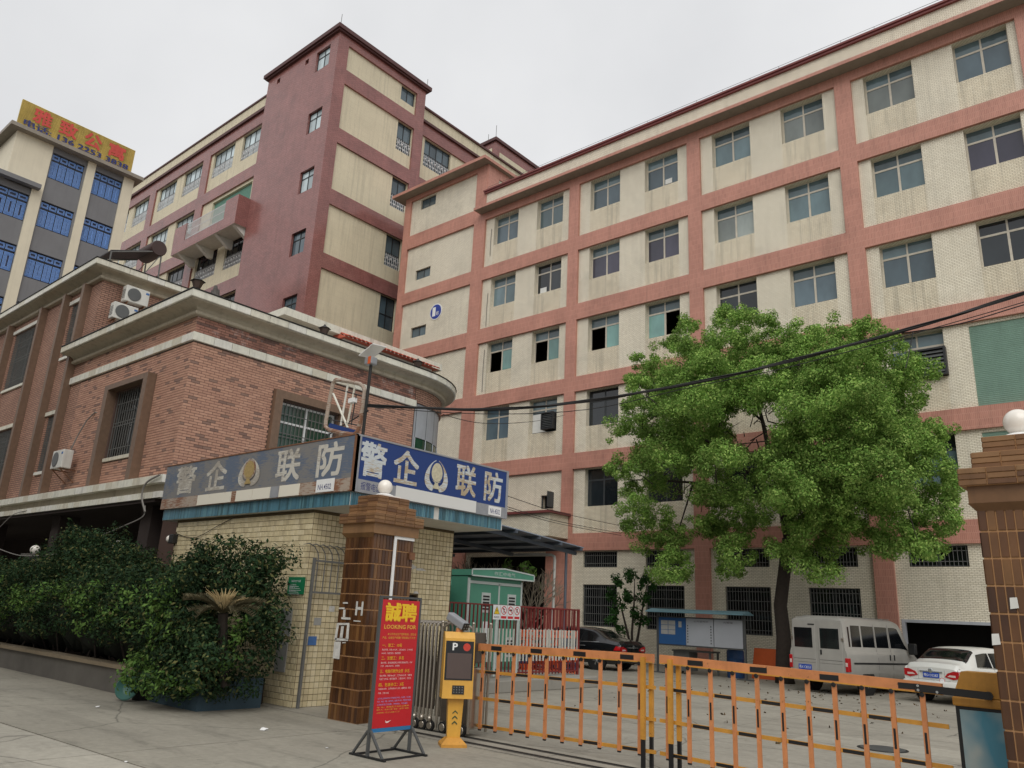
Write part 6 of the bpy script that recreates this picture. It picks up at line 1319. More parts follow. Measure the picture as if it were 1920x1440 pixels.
m = MB(); m.lathe((0, 0, 1.44), [(.05, 0), (.045, .05)], 12); m.build('camera_mount', 'barrier_orange', ki, local=True)
m = MB(); m.bbox(-.22, .12, -.062, .062, -.055, .055, .02); cb = m.build('camera_body', 'camera_grey', ki, local=True); cb.location = (0, 0, 1.56); cb.rotation_euler = (0, math.radians(24), math.radians(38)); m = MB(); m.box(.121, .129, -.056, .056, -.05, .05); m.build('camera_face', 'trim_black', cb, local=True)
for y, z in ((-.026, -.022), (.026, -.022), (-.026, .022), (.026, .022)): m = MB(); m.lathe((.1295, y, z), [(.013, 0), (.010, .004)], 10, 'x'); m.build('camera_led', 'bars', cb, local=True)
# ------------------------------------------------------------------ recruitment poster on a stand
XPO = -7.75; po = thing('poster_stand', 'red recruitment poster with yellow characters on a black metal floor stand', 'poster', (XPO, 6.96, 0))
y0, y1, z0, z1 = 6.64, 7.265, .32, 1.81
m = MB(); m.box(XPO-.012, XPO, y0, y1, z0, z1); m.build('sheet', 'poster_red', po)
m = MB()
for y in (y0-.018, y1+.018): m.box(XPO-.03, XPO+.002, y-.017, y+.017, .02, z1+.02)
m.box(XPO-.03, XPO+.002, y0-.034, y1+.034, z1+.021, z1+.045); m.build('frame', 'frame_grey', po)
m = MB(); m.box(XPO-.028, XPO+.003, y0, y1, z0-.045, z0-.003); m.build('bottom_bar', 'frame_blue', po)
for y in (y0-.018, y1+.018):
    for s in (-1, 1): m = MB(); m.bar((XPO-.014+s*.27, y, .022), (XPO-.014+s*.022, y, .30), .03, .022); m.build('brace', 'frame_grey', po)
    m = MB(); m.bar((XPO-.014-.32, y, .012), (XPO-.014+.32, y, .012), .035, .022); m.build('foot', 'trim_black', po)
for s in (-1, 1): m = MB(); m.bar((XPO-.014+s*.25, y0+.001, .012), (XPO-.014+s*.25, y1-.001, .012), .03, .02); m.build('tie_bar', 'trim_black', po)
def line(t, mat, ya, yb, zc, h, name='lettering'):
    m = MB(); m.text(t, (XPO+.003, ya, zc-h/2), (0, yb-ya, 0), (0, 0, h)); tag(m.build(name, mat, po, fix=False), kind='stuff')
H_ = z1-z0
def zz(f): return z1-H_*f
m = MB(); m.text('誠聘', (XPO+.002, y0+.068, zz(.176)), (0, .51, 0), (0, 0, .215), .018); tag(m.build('headline_shadow', 'poster_orange', po, fix=False), kind='stuff')
m = MB(); m.text('誠聘', (XPO+.0045, y0+.060, zz(.169)), (0, .51, 0), (0, 0, .215), .018); tag(m.build('headline', 'poster_yellow', po, fix=False), kind='stuff')
line('LOOKING FOR', 'poster_gold', y0+.055, y1-.035, zz(.217), .05, 'subtitle')
rows = [(.2755, .030, .12, .60, 'g'), (.304, .030, .04, .60, 'g'), (.364, .042, .05, .37, 'y'), (.400, .024, .05, .56, 'p'), (.427, .024, .05, .36, 'p'), (.465, .042, .05, .42, 'y'), (.502, .024, .05, .57, 'p'), (.527, .024, .05, .36, 'p'), (.568, .042, .05, .53, 'y'), (.603, .024, .05, .58, 'p'), (.628, .024, .05, .57, 'p'), (.672, .042, .05, .45, 'y'), (.704, .024, .05, .58, 'p'), (.736, .024, .05, .22, 'p'), (.777, .020, .05, .59, 'l'), (.800, .020, .05, .60, 'l'), (.824, .020, .05, .54, 'l'), (.844, .018, .05, .57, 'g'), (.863, .018, .05, .57, 'g'), (.885, .018, .05, .42, 'g')]
for (f, h, a, b, k), t in zip(rows, POSTER): line(t, {'g': 'poster_gold', 'y': 'poster_yellow', 'p': 'poster_pink', 'l': 'poster_lilac'}[k], y0+a, y0+b, zz(f), h)
m = MB(); cz = zz(.955); m.poly([(XPO+.003, y0+.20, cz+.02), (XPO+.003, y0+.205, cz-.008), (XPO+.003, y0+.225, cz-.018), (XPO+.003, y0+.25, cz-.012), (XPO+.003, y0+.30, cz+.014), (XPO+.003, y0+.24, cz+.002), (XPO+.003, y0+.215, cz+.002)]); m.build('tick_mark', 'poster_pink', po, fix=False)
# ------------------------------------------------------------------ transformer cabinet, fence, kerb, shed
XC = -14.2; y0, y1 = 14.92, 17.08
ca = thing('transformer_cabinet', 'green transformer cabinet with a low gable, two louvred doors and pale trim', 'electrical cabinet', (XC-.8, 16, 0))
m = MB(); m.box(XC-1.9, XC, y0, y1, .30, 2.60); m.build('body', 'cabinet_green', ca)
m = MB(); m.box(XC-2.0, XC+.05, y0-.08, y1+.08, 0, .299); m.build('plinth', 'concrete', ca)
gy = [(y0-.02, 2.62), (y0-.02, 2.77), (16.16, 2.86), (y1+.34, 2.77), (y1+.34, 2.62)]
m = MB(); m.prism([(XC-2.0, a, b) for a, b in gy], (2.16, 0, 0)); m.build('roof', 'cabinet_green', ca)
m = MB()
for (a, b), (c, d) in zip(gy, gy[1:]+gy[:1]): m.bar((XC+.163, a, b), (XC+.163, c, d), .012, .035)
m.build('roof_trim', 'cabinet_trim', ca)
m = MB(); m.text('作汇中电气', (XC+.1625, 15.75, 2.67), (0, .85, 0), (0, 0, .10)); tag(m.build('maker_lettering', 'cabinet_trim', ca), kind='stuff')
ym = (y0+y1)/2+.12
for a, b in ((y0+.09, ym-.03), (ym+.03, y1-.07)):
    m = MB(); m.box(XC+.002, XC+.03, a, b, .38, 2.42); d = m.build('door', 'cabinet_green', ca)
    for z in (1.72, .62):
        yc = (a+b)/2+.06; m = MB(); m.box(XC+.031, XC+.045, yc-.17, yc+.17, z, z+.50); f = m.build('vent_frame', 'cabinet_trim', d)
        for i in range(5): m = MB(); m.box(XC+.046, XC+.05, yc-.125, yc+.125, z+.07+i*.078, z+.115+i*.078); m.build('vent_slot', 'trim_black', d)
    m = MB(); m.box(XC+.031, XC+.05, b-.10 if a < ym-.2 else a+.05, b-.06 if a < ym-.2 else a+.09, 1.25, 1.42); m.build('handle', 'chrome', d)
m = MB()
for a, b, c, d in ((y0, y0+.07, .32, 2.56), (y1-.06, y1, .32, 2.56), (ym-.028, ym+.028, .34, 2.46), (y0+.071, y1-.061, 2.43, 2.50)): m.box(XC+.001, XC+.036, a, b, c, d)
m.build('door_frame', 'cabinet_trim', ca)
m = MB(); m.box(XC+.031, XC+.034, y0+.62, y0+.86, .95, 1.5); m.build('data_label', 'sign_white', ca)
# second dark green cabinet half hidden at the left
cb = thing('switch_cabinet', 'dark green switch cabinet half hidden behind the guard house corner', 'electrical cabinet', (XC-1.2, 13.8, 0))
m = MB(); m.box(XC-2.2, XC-.4, 13.1, 14.55, .25, 2.35); m.build('body', 'cabinet_green', cb); m = MB(); m.box(XC-2.3, XC-.3, 13.0, 14.65, 2.352, 2.50); m.build('roof', 'cabinet_green', cb); m = MB(); m.box(XC-2.2, XC-.38, 13.08, 14.57, 0, .249); m.build('plinth', 'concrete', cb)
m = MB(); m.box(XC-.399, XC-.38, 13.75, 14.15, 1.4, 1.9); f = m.build('vent_frame', 'frame_grey', cb)
for i in range(5): m = MB(); m.box(XC-.379, XC-.375, 13.8, 14.1, 1.46+i*.085, 1.50+i*.085); m.build('vent_slot', 'trim_black', f)
# kerb
kb_ = thing('concrete_kerb', 'low grey concrete kerb block under the maroon fence', 'kerb', (-13, 15.4, 0))
for a, b in ((12.6, 14.1), (14.11, 15.9), (15.91, 18.0)): m = MB(); m.bbox(-15.5, -12.25, a, b, 0, .26, .02); m.build('kerb_block', 'concrete', kb_)
# fence
XF = -12.9; fe = thing('safety_fence', 'maroon and white bar fence with warning signs around the green cabinet', 'fence', (XF, 15.4, .26)); zt = 1.905; zb = .30
def fbar(x, y, name='bar'):
    m = MB(); m.box(x-.013, x+.013, y-.013, y+.013, zb, zt); b = m.build(name, 'fence_maroon', fe); m = MB(); m.box(x-.0150, x+.0150, y-.0150, y+.0150, .62, 1.37); m.build('white_band', 'fence_white', b)
n = 40
for i in range(n): fbar(XF, 12.75+i*(17.95-12.75)/(n-1))
for i in range(1, 13): fbar(XF-i*.14, 17.95)
for z in (zt-.02, zb+.04):
    m = MB(); m.box(XF-.02, XF+.02, 12.7, 18.0, z, z+.035); m.build('rail', 'fence_maroon', fe); m = MB(); m.box(XF-1.8, XF-.021, 17.93, 17.97, z, z+.035); m.build('rail', 'fence_maroon', fe)
for y in (12.8, 15.4, 17.97): m = MB(); m.box(XF-.03, XF+.03, y-.03, y+.03, .26, zt+.02); m.build('post', 'fence_maroon', fe)
for px in ((840+540/6, 840+785/6)): 
    q = pX(px, 1180, XF+.04); m = MB(); m.box(XF+.016, XF+.045, q.y-.03, q.y+.03, .3, 1.62); m.build('sign_post', 'cabinet_trim', fe)
# warning signs, four on one row
sy = [pX(840+x/6, 1148, XF+.05).y for x in (505, 590, 665, 740, 812)]; sz0, sz1 = 1.575, 1.91
for i in range(4):
    a, b = sy[i]+.006, sy[i+1]-.006; yc = (a+b)/2; w = b-a
    s = thing('warning_sign', ['yellow triangle warning sign, first of the four on the maroon fence', 'red ring prohibition sign, second of the four on the maroon fence', 'red ring prohibition sign, third of the four on the maroon fence', 'red ring prohibition sign, last of the four on the maroon fence'][i], 'sign', (XF+.05, yc, sz0), 0, 'warning signs on the maroon fence')
    m = MB(); m.box(XF+.047, XF+.053, a, b, sz0, sz1); m.build('plate', 'sign_white', s); x = XF+.0545; zc = sz0+.215
    if i == 0:
        m = MB(); m.poly([(x, yc-w*.42, sz0+.12), (x, yc+w*.42, sz0+.12), (x, yc, sz0+.31)]); m.build('triangle_edge', 'trim_black', s); m = MB(); m.poly([(x+.001, yc-w*.34, sz0+.13), (x+.001, yc+w*.34, sz0+.13), (x+.001, yc, sz0+.285)]); m.build('triangle', 'warn_yellow', s)
        m = MB(); m.poly([(x+.002, yc+.01, sz0+.25), (x+.002, yc-.025, sz0+.19), (x+.002, yc, sz0+.19), (x+.002, yc-.012, sz0+.145), (x+.002, yc+.028, sz0+.205), (x+.002, yc+.004, sz0+.205)]); m.build('bolt_mark', 'trim_black', s)
        m = MB(); m.text('有电危险', (x, yc-w*.38, sz0+.03), (0, w*.76, 0), (0, 0, .05)); tag(m.build('caption', 'trim_black', s), kind='stuff')
    else:
        m = MB(); r = w*.43; n = 24
        for k in range(n): t, u = 2*math.pi*k/n, 2*math.pi*(k+1)/n; m.quad((x, yc+r*math.cos(t), zc+r*math.sin(t)), (x, yc+r*math.cos(u), zc+r*math.sin(u)), (x, yc+r*.8*math.cos(u), zc+r*.8*math.sin(u)), (x, yc+r*.8*math.cos(t), zc+r*.8*math.sin(t)))
        m.build('ring', 'sign_red', s, fix=False)
        m = MB(); m.poly([(x, yc+dy*r, zc+dz*r) for dy, dz in {1: ((-.1, -.6), (.1, -.6), (.12, 0), (.4, .3), (.3, .4), (.05, .25), (-.05, .6), (-.3, .5), (-.15, .2)), 2: ((-.5, -.1), (.5, -.1), (.5, .3), (-.5, .3)), 3: ((-.2, -.6), (.0, -.2), (.3, -.5), (.4, -.4), (.15, .1), (.2, .5), (-.1, .6), (-.3, .1))}[i]]); m.build('pictogram', 'trim_black', s)
        m = MB(); t = math.radians(45); p = Vector((0, math.cos(t), -math.sin(t)))*r*.82; q = Vector((0, math.sin(t), math.cos(t)))*r*.09; c = Vector((x+.001, yc, zc)); m.quad(c-p-q, c+p-q, c+p+q, c-p+q); m.build('slash', 'sign_red', s)
        m = MB(); m.box(x-.001, x, a+.02, b-.02, sz0+.025, sz0+.085); m.build('caption_bar', 'sign_red', s)
# metal shed roof
XE = -15.8; A = pX(940, 985, XE); B = pX(1095, 1028, XE); sl = (B.z-A.z)/(B.y-A.y); zr = lambda y: B.z+(y-B.y)*sl
sh = thing('metal_shed', 'open grey steel shed roof on thin posts over the transformer yard', 'shed', (XE-2.5, 18, 0)); ya, yb = 12.6, B.y
m = MB(); m.prism([(XE-6.5, ya, zr(ya)), (XE-6.5, yb, zr(yb)), (XE, yb, zr(yb)), (XE, ya, zr(ya))], (0, 0, .03)); m.build('roof_sheet', 'shed_sheet', sh)
k = 0; y = ya+.3
while y < yb: m = MB(); m.bar((XE-6.4, y, zr(y)-.055), (XE+.04, y, zr(y)-.055), .06, .10); m.build('purlin', 'shed_metal', sh); y += 1.15
for x in (XE-.35, XE-3.2, XE-6.2): m = MB(); m.bar((x, ya, zr(ya)-.17), (x, yb, zr(yb)-.17), .09, .12); m.build('rafter', 'shed_metal', sh)
py_ = pZ(1081, 1262).y
for x in (XE-.35, XE-6.2):
    for y in (13.4, py_): m = MB(); m.tube([(x, y, 0), (x, y, zr(y)-.23)], .05, 10); m.build('post', 'shed_metal', sh, smooth=True)
m = MB(); m.tube([(XE-2.4, py_-.3, zr(py_)-.3), (XE-.75, py_-.3, zr(py_)-.32), (XE-.62, py_-.3, zr(py_)-.38), (XE-.6, py_-.3, zr(py_)-.5), (XE-.62, py_-.3, .1)], .05, 10); m.build('downpipe', 'pipe_white', sh, smooth=True)
# plastic crates stacked behind the fence
def crate_parts():
    L, W, H = .78, .58, .205; out = []
    m = MB(); m.box(-W/2, W/2, -L/2, L/2, 0, .015)
    for z in (.03, .165): m.box(W/2-.02, W/2, -L/2, L/2, z, z+.03).box(-W/2, -W/2+.02, -L/2, L/2, z, z+.03).box(-W/2+.021, W/2-.021, -L/2, -L/2+.02, z, z+.03).box(-W/2+.021, W/2-.021, L/2-.02, L/2, z, z+.03)
    out.append(('rim', m)); m = MB()
    for i in range(7):
        y = -L/2+.03+i*(L-.06)/6; m.box(W/2-.017, W/2-.003, y-.02, y+.02, .061, .164).box(-W/2+.003, -W/2+.017, y-.02, y+.02, .061, .164)
    out.append(('slats', m)); return out
cr = [(n, meshdata(m, n, 'crate_orange'), meshdata(m, n, 'crate_blue')) for n, m in crate_parts()]
lv = ['lowest', 'second from the ground', 'third from the ground', 'fourth from the ground', 'fifth from the ground', 'topmost']; stn = ['stack nearest the cabinet', 'middle stack', 'stack nearest the car']
for s_, yy in enumerate((17.75, 18.75, 19.65)):
    for k in range(6):
        blue = (k*2+s_) % 3 == 1 and k < 5
        o = thing('plastic_crate', '%s crate, %s in the %s behind the fence' % ('dark blue' if blue else 'orange', lv[k], stn[s_]), 'crate', (-14.7+rnd.uniform(-.03, .03), yy+rnd.uniform(-.03, .03), k*.222), rnd.uniform(-.04, .04), 'plastic crates stacked behind the maroon fence')
        for n, a, b in cr: put(n, b if blue else a, o, True)
# ------------------------------------------------------------------ notice board, drum, table, orange board
YN = 25.6; xa, xb = -14.9, -11.62
nb = thing('notice_board', 'long yard notice board with a blue panel, two pale panels and a blue roof', 'notice board', ((xa+xb)/2, YN, 0))
for x in (xa, xb): m = MB(); m.bar((x, YN, 0), (x, YN, 2.05), .06); m.build('post', 'frame_grey', nb); m = MB(); m.box(x-.28, x+.28, YN-.12, YN+.12, 0, .03); m.build('foot', 'frame_grey', nb)
m = MB(); m.prism([(xa-.25, YN-.45, 2.06), (xa-.25, YN, 2.16), (xa-.25, YN+.4, 2.06), (xa-.25, YN+.4, 2.03), (xa-.25, YN-.45, 2.03)], (xb-xa+.4, 0, 0)); m.build('roof', 'roof_blue', nb)
m = MB(); m.box(xa+.03, xb-.03, YN-.01, YN+.05, .92, 1.90); m.build('back_panel', 'frame_grey', nb)
x1, x2 = pY(1287, 1190, YN).x, pY(1339, 1190, YN).x
for a, b, mt in ((xa+.07, x1-.01, 'board_blue'), (x1+.01, x2-.015, 'board_pale'), (x2+.015, xb-.07, 'board_pale')): m = MB(); m.box(a, b, YN-.03, YN-.011, .97, 1.86); p = m.build('panel', mt, nb)
m = MB(); rr = random.Random(5)
for i in range(2):
    for j in range(3): x = xa+.16+i*.29; z = 1.30+j*.16; m.box(x, x+.27, YN-.034, YN-.031, z, z+.145)
m.box(xa+.85, xa+.97, YN-.034, YN-.031, 1.55, 1.75); tag(m.build('pinned_papers', 'notice_grey', nb), kind='stuff')
m = MB(); m.text('公司宣传栏', (x1+.30, YN-.033, 1.74), (.55, 0, 0), (0, 0, .06)); m.text('光荣榜', (x2+.35, YN-.033, 1.74), (.35, 0, 0), (0, 0, .06))
for i in range(7): m.box(x1+.05, x1+.09, YN-.033, YN-.031, 1.05+i*.09, 1.10+i*.09).box(x2-.12, x2-.08, YN-.033, YN-.031, 1.05+i*.09, 1.10+i*.09)
tag(m.build('headings', 'frame_grey', nb), kind='stuff')
dr = thing('plastic_drum', 'blue plastic drum standing under the right end of the notice board', 'drum', (pY(1379, 1230, 26.4).x, 26.4, 0))
c = dr.location; m = MB(); m.lathe(c, [(.27, 0), (.29, .03), (.29, .28), (.30, .30), (.29, .32), (.29, .60), (.30, .62), (.29, .64), (.29, .86), (.25, .90)], 24); m.build('body', 'drum_blue', dr, smooth=True); m = MB(); m.lathe((c.x, c.y, .905), [(.27, 0), (.27, .03), (.2, .04)], 24); m.build('lid', 'trim_black', dr, smooth=True)
tb = thing('work_table', 'old grey work table pushed under the notice board', 'table', (pY(1305, 1230, 26.3).x, 26.3, 0)); c = tb.location
m = MB(); m.box(c.x-.75, c.x+.75, c.y-.35, c.y+.35, .74, .79); m.build('table_top', 'table_grey', tb)
for sx in (-1, 1):
    for sy_ in (-1, 1): m = MB(); m.box(c.x+sx*.68-.03, c.x+sx*.68+.03, c.y+sy_*.29-.03, c.y+sy_*.29+.03, 0, .739); m.build('leg', 'table_grey', tb)
m = MB(); m.box(c.x-.65, c.x-.1, c.y-.33, c.y+.3, .1, .735); m.build('drawer_unit', 'table_grey', tb)
a, b = pY(1411, 1225, 27.2).x, pY(1463, 1225, 27.2).x
m = MB(); m.add([(a, 27.05, 0), (b, 27.05, 0), (b, 27.35, .98), (a, 27.35, .98), (a, 27.10, 0), (b, 27.10, 0), (b, 27.40, .98), (a, 27.40, .98)], [(0, 1, 2, 3), (4, 5, 6, 7), (0, 1, 5, 4), (1, 2, 6, 5), (2, 3, 7, 6), (3, 0, 4, 7)])
ob = thing('orange_board', 'plain orange board leaning beside the tree trunk', 'board', ((a+b)/2, 27.2, 0)); m.build('sheet', 'plank_orange', ob)
m = MB(); m.bar((a+.1, 27.42, .9), (a+.1, 27.9, .0), .04); m.build('prop', 'frame_grey', ob)
# ------------------------------------------------------------------ vehicles
def interp(tab, x):
    if x <= tab[0][0]: return tab[0][1]
    for (a, b), (c, d) in zip(tab, tab[1:]):
        if x <= c:
            t = (x-a)/(c-a); t = t*t*(3-2*t)*.5+t*.5; return b+(d-b)*t
    return tab[-1][1]
class Shell:
    """car body as a lofted surface: S(x, s), s 0 at the sill .. 1 on the roof centre line"""
    def __init__(s, top, wid, roofw, belt, sill): s.top, s.wid, s.roofw, s.belt, s.sill = top, wid, roofw, belt, sill
    def section(s, x):
        t, w, r, b, z = interp(s.top, x), interp(s.wid, x), interp(s.roofw, x), interp(s.belt, x), interp(s.sill, x); b = min(b, t-.02); r = min(r, w)
        return [(0, (w*.86, z)), (.08, (w*.96, z+.08)), (.22, (w, z+.30)), (.36, (w*.995, b-.10)), (.44, (w*.965, b-.01)), (.50, (w*.94, b+.02)), (.74, (r*1.0, t-.085)), (.80, (r*.955, t-.035)), (.86, (r*.86, t-.008)), (.93, (r*.45, t+.012)), (1, (0, t+.018))]
    def at(s, x, q):
        c = s.section(x)
        for (a, p), (b, r) in zip(c, c[1:]):
            if q <= b: t = (q-a)/(b-a); return (x, p[0]+(r[0]-p[0])*t, p[1]+(r[1]-p[1])*t)
        return (x,)+c[-1][1]
    def body(s, x0, x1, n=44):
        m = MB(); xs = [x0+(x1-x0)*i/n for i in range(n+1)]; qs = [a for a, _ in s.section(0)]; k = len(qs)
        for side in (1, -1):
            o = len(m.v)
            for x in xs: m.v += [(p[0], p[1]*side, p[2]) for p in (s.at(x, q) for q in qs)]
            for i in range(n):
                for j in range(k-1): m.f.append((o+i*k+j, o+i*k+j+1, o+(i+1)*k+j+1, o+(i+1)*k+j)); m.mi.append(0)
        for x in (x0, x1): m.poly([s.at(x, q) for q in qs]+[(p[0], -p[1], p[2]) for p in (s.at(x, q) for q in qs[::-1])])
        m.poly([s.at(x, 0) for x in xs]+[(p[0], -p[1], p[2]) for p in (s.at(x, 0) for x in xs[::-1])])
        bm = bmesh.new(); vs = [bm.verts.new(v) for v in m.v]
        for f in m.f:
            try: bm.faces.new([vs[i] for i in f])
            except ValueError: pass
        bmesh.ops.remove_doubles(bm, verts=bm.verts[:], dist=.0005); bm.verts.index_update(); r = MB(); r.add([v.co[:] for v in bm.verts], [[v.index for v in f.verts] for f in bm.faces]); bm.free(); return r
    def patch(s, x0, x1, q0, q1, side, off=.006, nx=8, nq=4, skew0=0.0, skew1=0.0):
        """panel lying on the skin; skew leans the ends"""
        m = MB(); o = 0
        for i in range(nx+1):
            for j in range(nq+1):
                q = q0+(q1-q0)*j/nq; x = (x0+skew0*j/nq)+((x1+skew1*j/nq)-(x0+skew0*j/nq))*i/nx; p = Vector(s.at(x, q)); e = .01
                dx = Vector(s.at(x+e, q))-Vector(s.at(x-e, q)); dq = Vector(s.at(x, min(1, q+e)))-Vector(s.at(x, max(0, q-e))); n = dx.cross(dq)
                if n.length > 1e-9: n.normalize()
                if n.y < 0 and q < .75: n = -n
                if n.z < 0 and q >= .75: n = -n
                p = p+n*off; m.v.append((p.x, p.y*side, p.z))
        for i in range(nx):
            for j in range(nq): a = i*(nq+1)+j; m.f.append((a, a+1, a+nq+2, a+nq+1)); m.mi.append(0)
        return m
def wheel(o, x, y, r, spokes, rim='chrome'):
    s = 1 if y > 0 else -1; w = .10
    m = MB(); m.lathe((x, y, r), [(r*.62, -w*1.0), (r*.94, -w*1.02), (r, -w*.8), (r, w*.8), (r*.94, w*1.02), (r*.62, w)], 28, 'y'); t = m.build('wheel', 'tyre', o, smooth=True, local=True)
    m = MB(); m.lathe((x, y+s*w*.75, r), [(r*.64, 0), (r*.64, s*.02), (r*.56, s*.022), (r*.54, s*.005), (.02, s*.004)], 24, 'y')
    for k in range(spokes): a = 2*math.pi*k/spokes; m.bar((x, y+s*(w*.75+.02), r), (x+r*.58*math.cos(a), y+s*(w*.75+.016), r+r*.58*math.sin(a)), .05, .02, up=(0, 1, 0))
    m.lathe((x, y+s*(w*.75+.02), r), [(.06, 0), (.045, s*.02)], 12, 'y'); m.build('rim', rim, t, local=True)
    m = MB(); m.lathe((x, y-s*.05, r+.02), [(r*1.16, 0), (r*1.16, s*(w+.052))], 24, 'y'); m.build('wheel_arch', 'trim_black', o, local=True)
def plate(o, x, y, z, txt, w=.42, h=.13):
    m = MB(); m.box(x-.012, x, y-w/2, y+w/2, z, z+h); p = m.build('number_plate', 'plate_blue', o, local=True); m = MB(); m.text(txt, (x-.0135, y+w/2-.02, z+.025), (0, -(w-.04), 0), (0, 0, h-.05)); tag(m.build('plate_number', 'ink_white', p, local=True), kind='stuff')
def sedan(name, label, loc, rz, mat, L, W, H, rim, spokes, txt, glass='car_glass', notch=0.0):
    o = thing(name, label, 'car', loc, rz); h = L/2; k = H/1.46; w = W/2
    top = [(-h, .90*k), (-h+.10, 1.02*k), (-h+.45, 1.065*k), (-h+.62-notch*.6, 1.10*k), (-h+1.32-notch, 1.40*k), (-h+1.75-notch, 1.45*k), (.15, 1.46*k), (.55, 1.41*k), (1.22, 1.04*k), (1.45, .985*k), (h-.25, .84*k), (h, .66*k)]
    wid = [(-h, w*.90), (-h+.12, w*.95), (-h+.6, w*.99), (0, w), (h-.8, w*.98), (h-.2, w*.86), (h, w*.66)]
    roofw = [(-h, w*.84), (-h+.5, w*.82), (-h+1.3-notch, w*(.66+notch*.35)), (0, w*(.68+notch*.3)), (.5, w*(.69+notch*.3)), (1.25, w*.84), (h, w*.6)]
    belt = [(-h, .88*k), (-h+.6, .94*k), (0, .90*k), (1.2, .88*k), (h, .62*k)]
    S = Shell(top, wid, roofw, belt, [(-h, .30), (-h+.3, .22), (h-.3, .22), (h, .30)])
    S.body(-h, h).build('body', mat, o, smooth=True, local=True)
    for sd in (1, -1):
        for a, b, s0, s1 in ((-h+.98-notch*.5, -h+1.62, .34-notch*.5, .03), (-h+1.68, .02, .02, .0), (.08, .98, .0, -.42)): S.patch(a, b, .515, .72, sd, .006, 8, 3, s0, s1).build('side_window', glass, o, smooth='all', local=True)
        S.patch(-h+.86, 1.02, .50, .512, sd, .010, 14, 1).build('window_trim', 'chrome', o, smooth='all', local=True)
        for x in (-h+1.66, .05): S.patch(x-.006, x+.006, .10, .50, sd, .003, 1, 6).build('door_seam', 'seam', o, local=True)
        for x in (-h+1.42, -.30): m = MB(); m.bbox(x, x+.2, sd*(w*.985), sd*(w*.985+.03), .80*k, .835*k, .008); m.build('door_handle', mat if rim == 'stainless' else 'chrome', o, local=True)
        m = MB(); m.bbox(.78, .95, sd*(w*.94), sd*(w*.94+.20), .93*k, 1.07*k, .03); m.build('mirror', mat, o, local=True)
        for x in (-h+.93, h-.88): wheel(o, x, sd*(w-.10), .315, spokes, rim)
    rw = MB(); n = 6
    for sd in (1, -1):
        p = S.patch(-h+.66-notch*.6, -h+1.28-notch, .775, 1.0, sd, .008, 6, 5); rw.add(p.v, p.f)
    rw.build('rear_window', glass, o, smooth='all', local=True)
    ws = MB()
    for sd in (1, -1): p = S.patch(.62, 1.18, .79, 1.0, sd, .008, 6, 5); ws.add(p.v, p.f)
    ws.build('windscreen', glass, o, smooth='all', local=True)
    m = MB(); m.bbox(-h-.09, -h+.25, -w*.93, w*.93, .30, .58*k, .05); m.build('rear_bumper', mat, o, smooth=True, local=True)
    m = MB(); m.bbox(h-.25, h+.08, -w*.8, w*.8, .26, .56*k, .05); m.build('front_bumper', mat, o, smooth=True, local=True)
    for sd in (1, -1):
        m = MB(); y = lambda f: sd*w*f
        m.prism([(-h-.004, y(.44), .70*k), (-h-.004, y(.52), .79*k), (-h-.004, y(.72), .85*k), (-h-.004, y(.885), .85*k), (-h-.004, y(.89), .68*k), (-h-.004, y(.70), .64*k)], (-.014, 0, 0)); l = m.build('tail_lamp', 'lamp_red', o, local=True)
        m = MB(); m.prism([(-h-.019, y(.52), .71*k), (-h-.019, y(.60), .755*k), (-h-.019, y(.78), .755*k), (-h-.019, y(.78), .70*k)], (-.004, 0, 0)); m.build('lamp_lens', 'lamp_clear', l, local=True)
        S.patch(-h+.005, -h+.24, .31, .42, sd, .008, 5, 3, 0, -.08).build('tail_lamp_side', 'lamp_red', o, smooth='all', local=True)
    m = MB(); m.box(-h-.003, -h, -w*.6, w*.6, .60*k, .603*k).box(-h-.003, -h, -w*.43, -w*.425, .60*k, .86*k).box(-h-.003, -h, w*.425, w*.43, .60*k, .86*k); m.build('boot_seam', 'seam', o, local=True)
    m = MB(); m.bbox(-h-.03, -h-.002, -.30, .30, .795*k, .83*k, .008); m.build('boot_trim', 'chrome', o, local=True)
    m = MB(); m.lathe((-h-.031, 0, .835*k), [(.06, 0), (.045, -.008)], 18, 'x'); m.build('badge', 'chrome', o, local=True)
    plate(o, -h-.012, 0, .655*k, txt) if txt else None
    return o, S, h, k, w
rz = math.radians(74); d = Vector((math.cos(rz), math.sin(rz), 0)); rc = Vector((-5.62, 23.55, 0))
o, S, h, k, w = sedan('white_car', 'white sedan parked with its tail to the gate, by the open garage', rc+d*2.1, rz, 'paint_white', 4.2, 1.62, 1.42, 'stainless', 7, '粤D·D528Z', notch=.26)
m = MB(); m.lathe((-h-.005, -w*.34, .60*k), [(.075, 0), (.075, -.004)], 20, 'x'); st_ = m.build('round_sticker', 'sign_white', o, local=True); m = MB(); n = 20
for i in range(n): a, b = 2*math.pi*i/n, 2*math.pi*(i+1)/n; m.quad((-h-.010, -w*.34+.072*math.cos(a), .60*k+.072*math.sin(a)), (-h-.010, -w*.34+.072*math.cos(b), .60*k+.072*math.sin(b)), (-h-.010, -w*.34+.06*math.cos(b), .60*k+.06*math.sin(b)), (-h-.010, -w*.34+.06*math.cos(a), .60*k+.06*math.sin(a)))
m.build('sticker_ring', 'sign_red', st_, local=True, fix=False)
o, S, h, k, w = sedan('black_car', 'black sedan with chrome window line parked along the wall behind the left barrier arm', (-17.75, 24.72, 0), math.pi, 'paint_black', 4.75, 1.80, 1.40, 'chrome', 5, None)
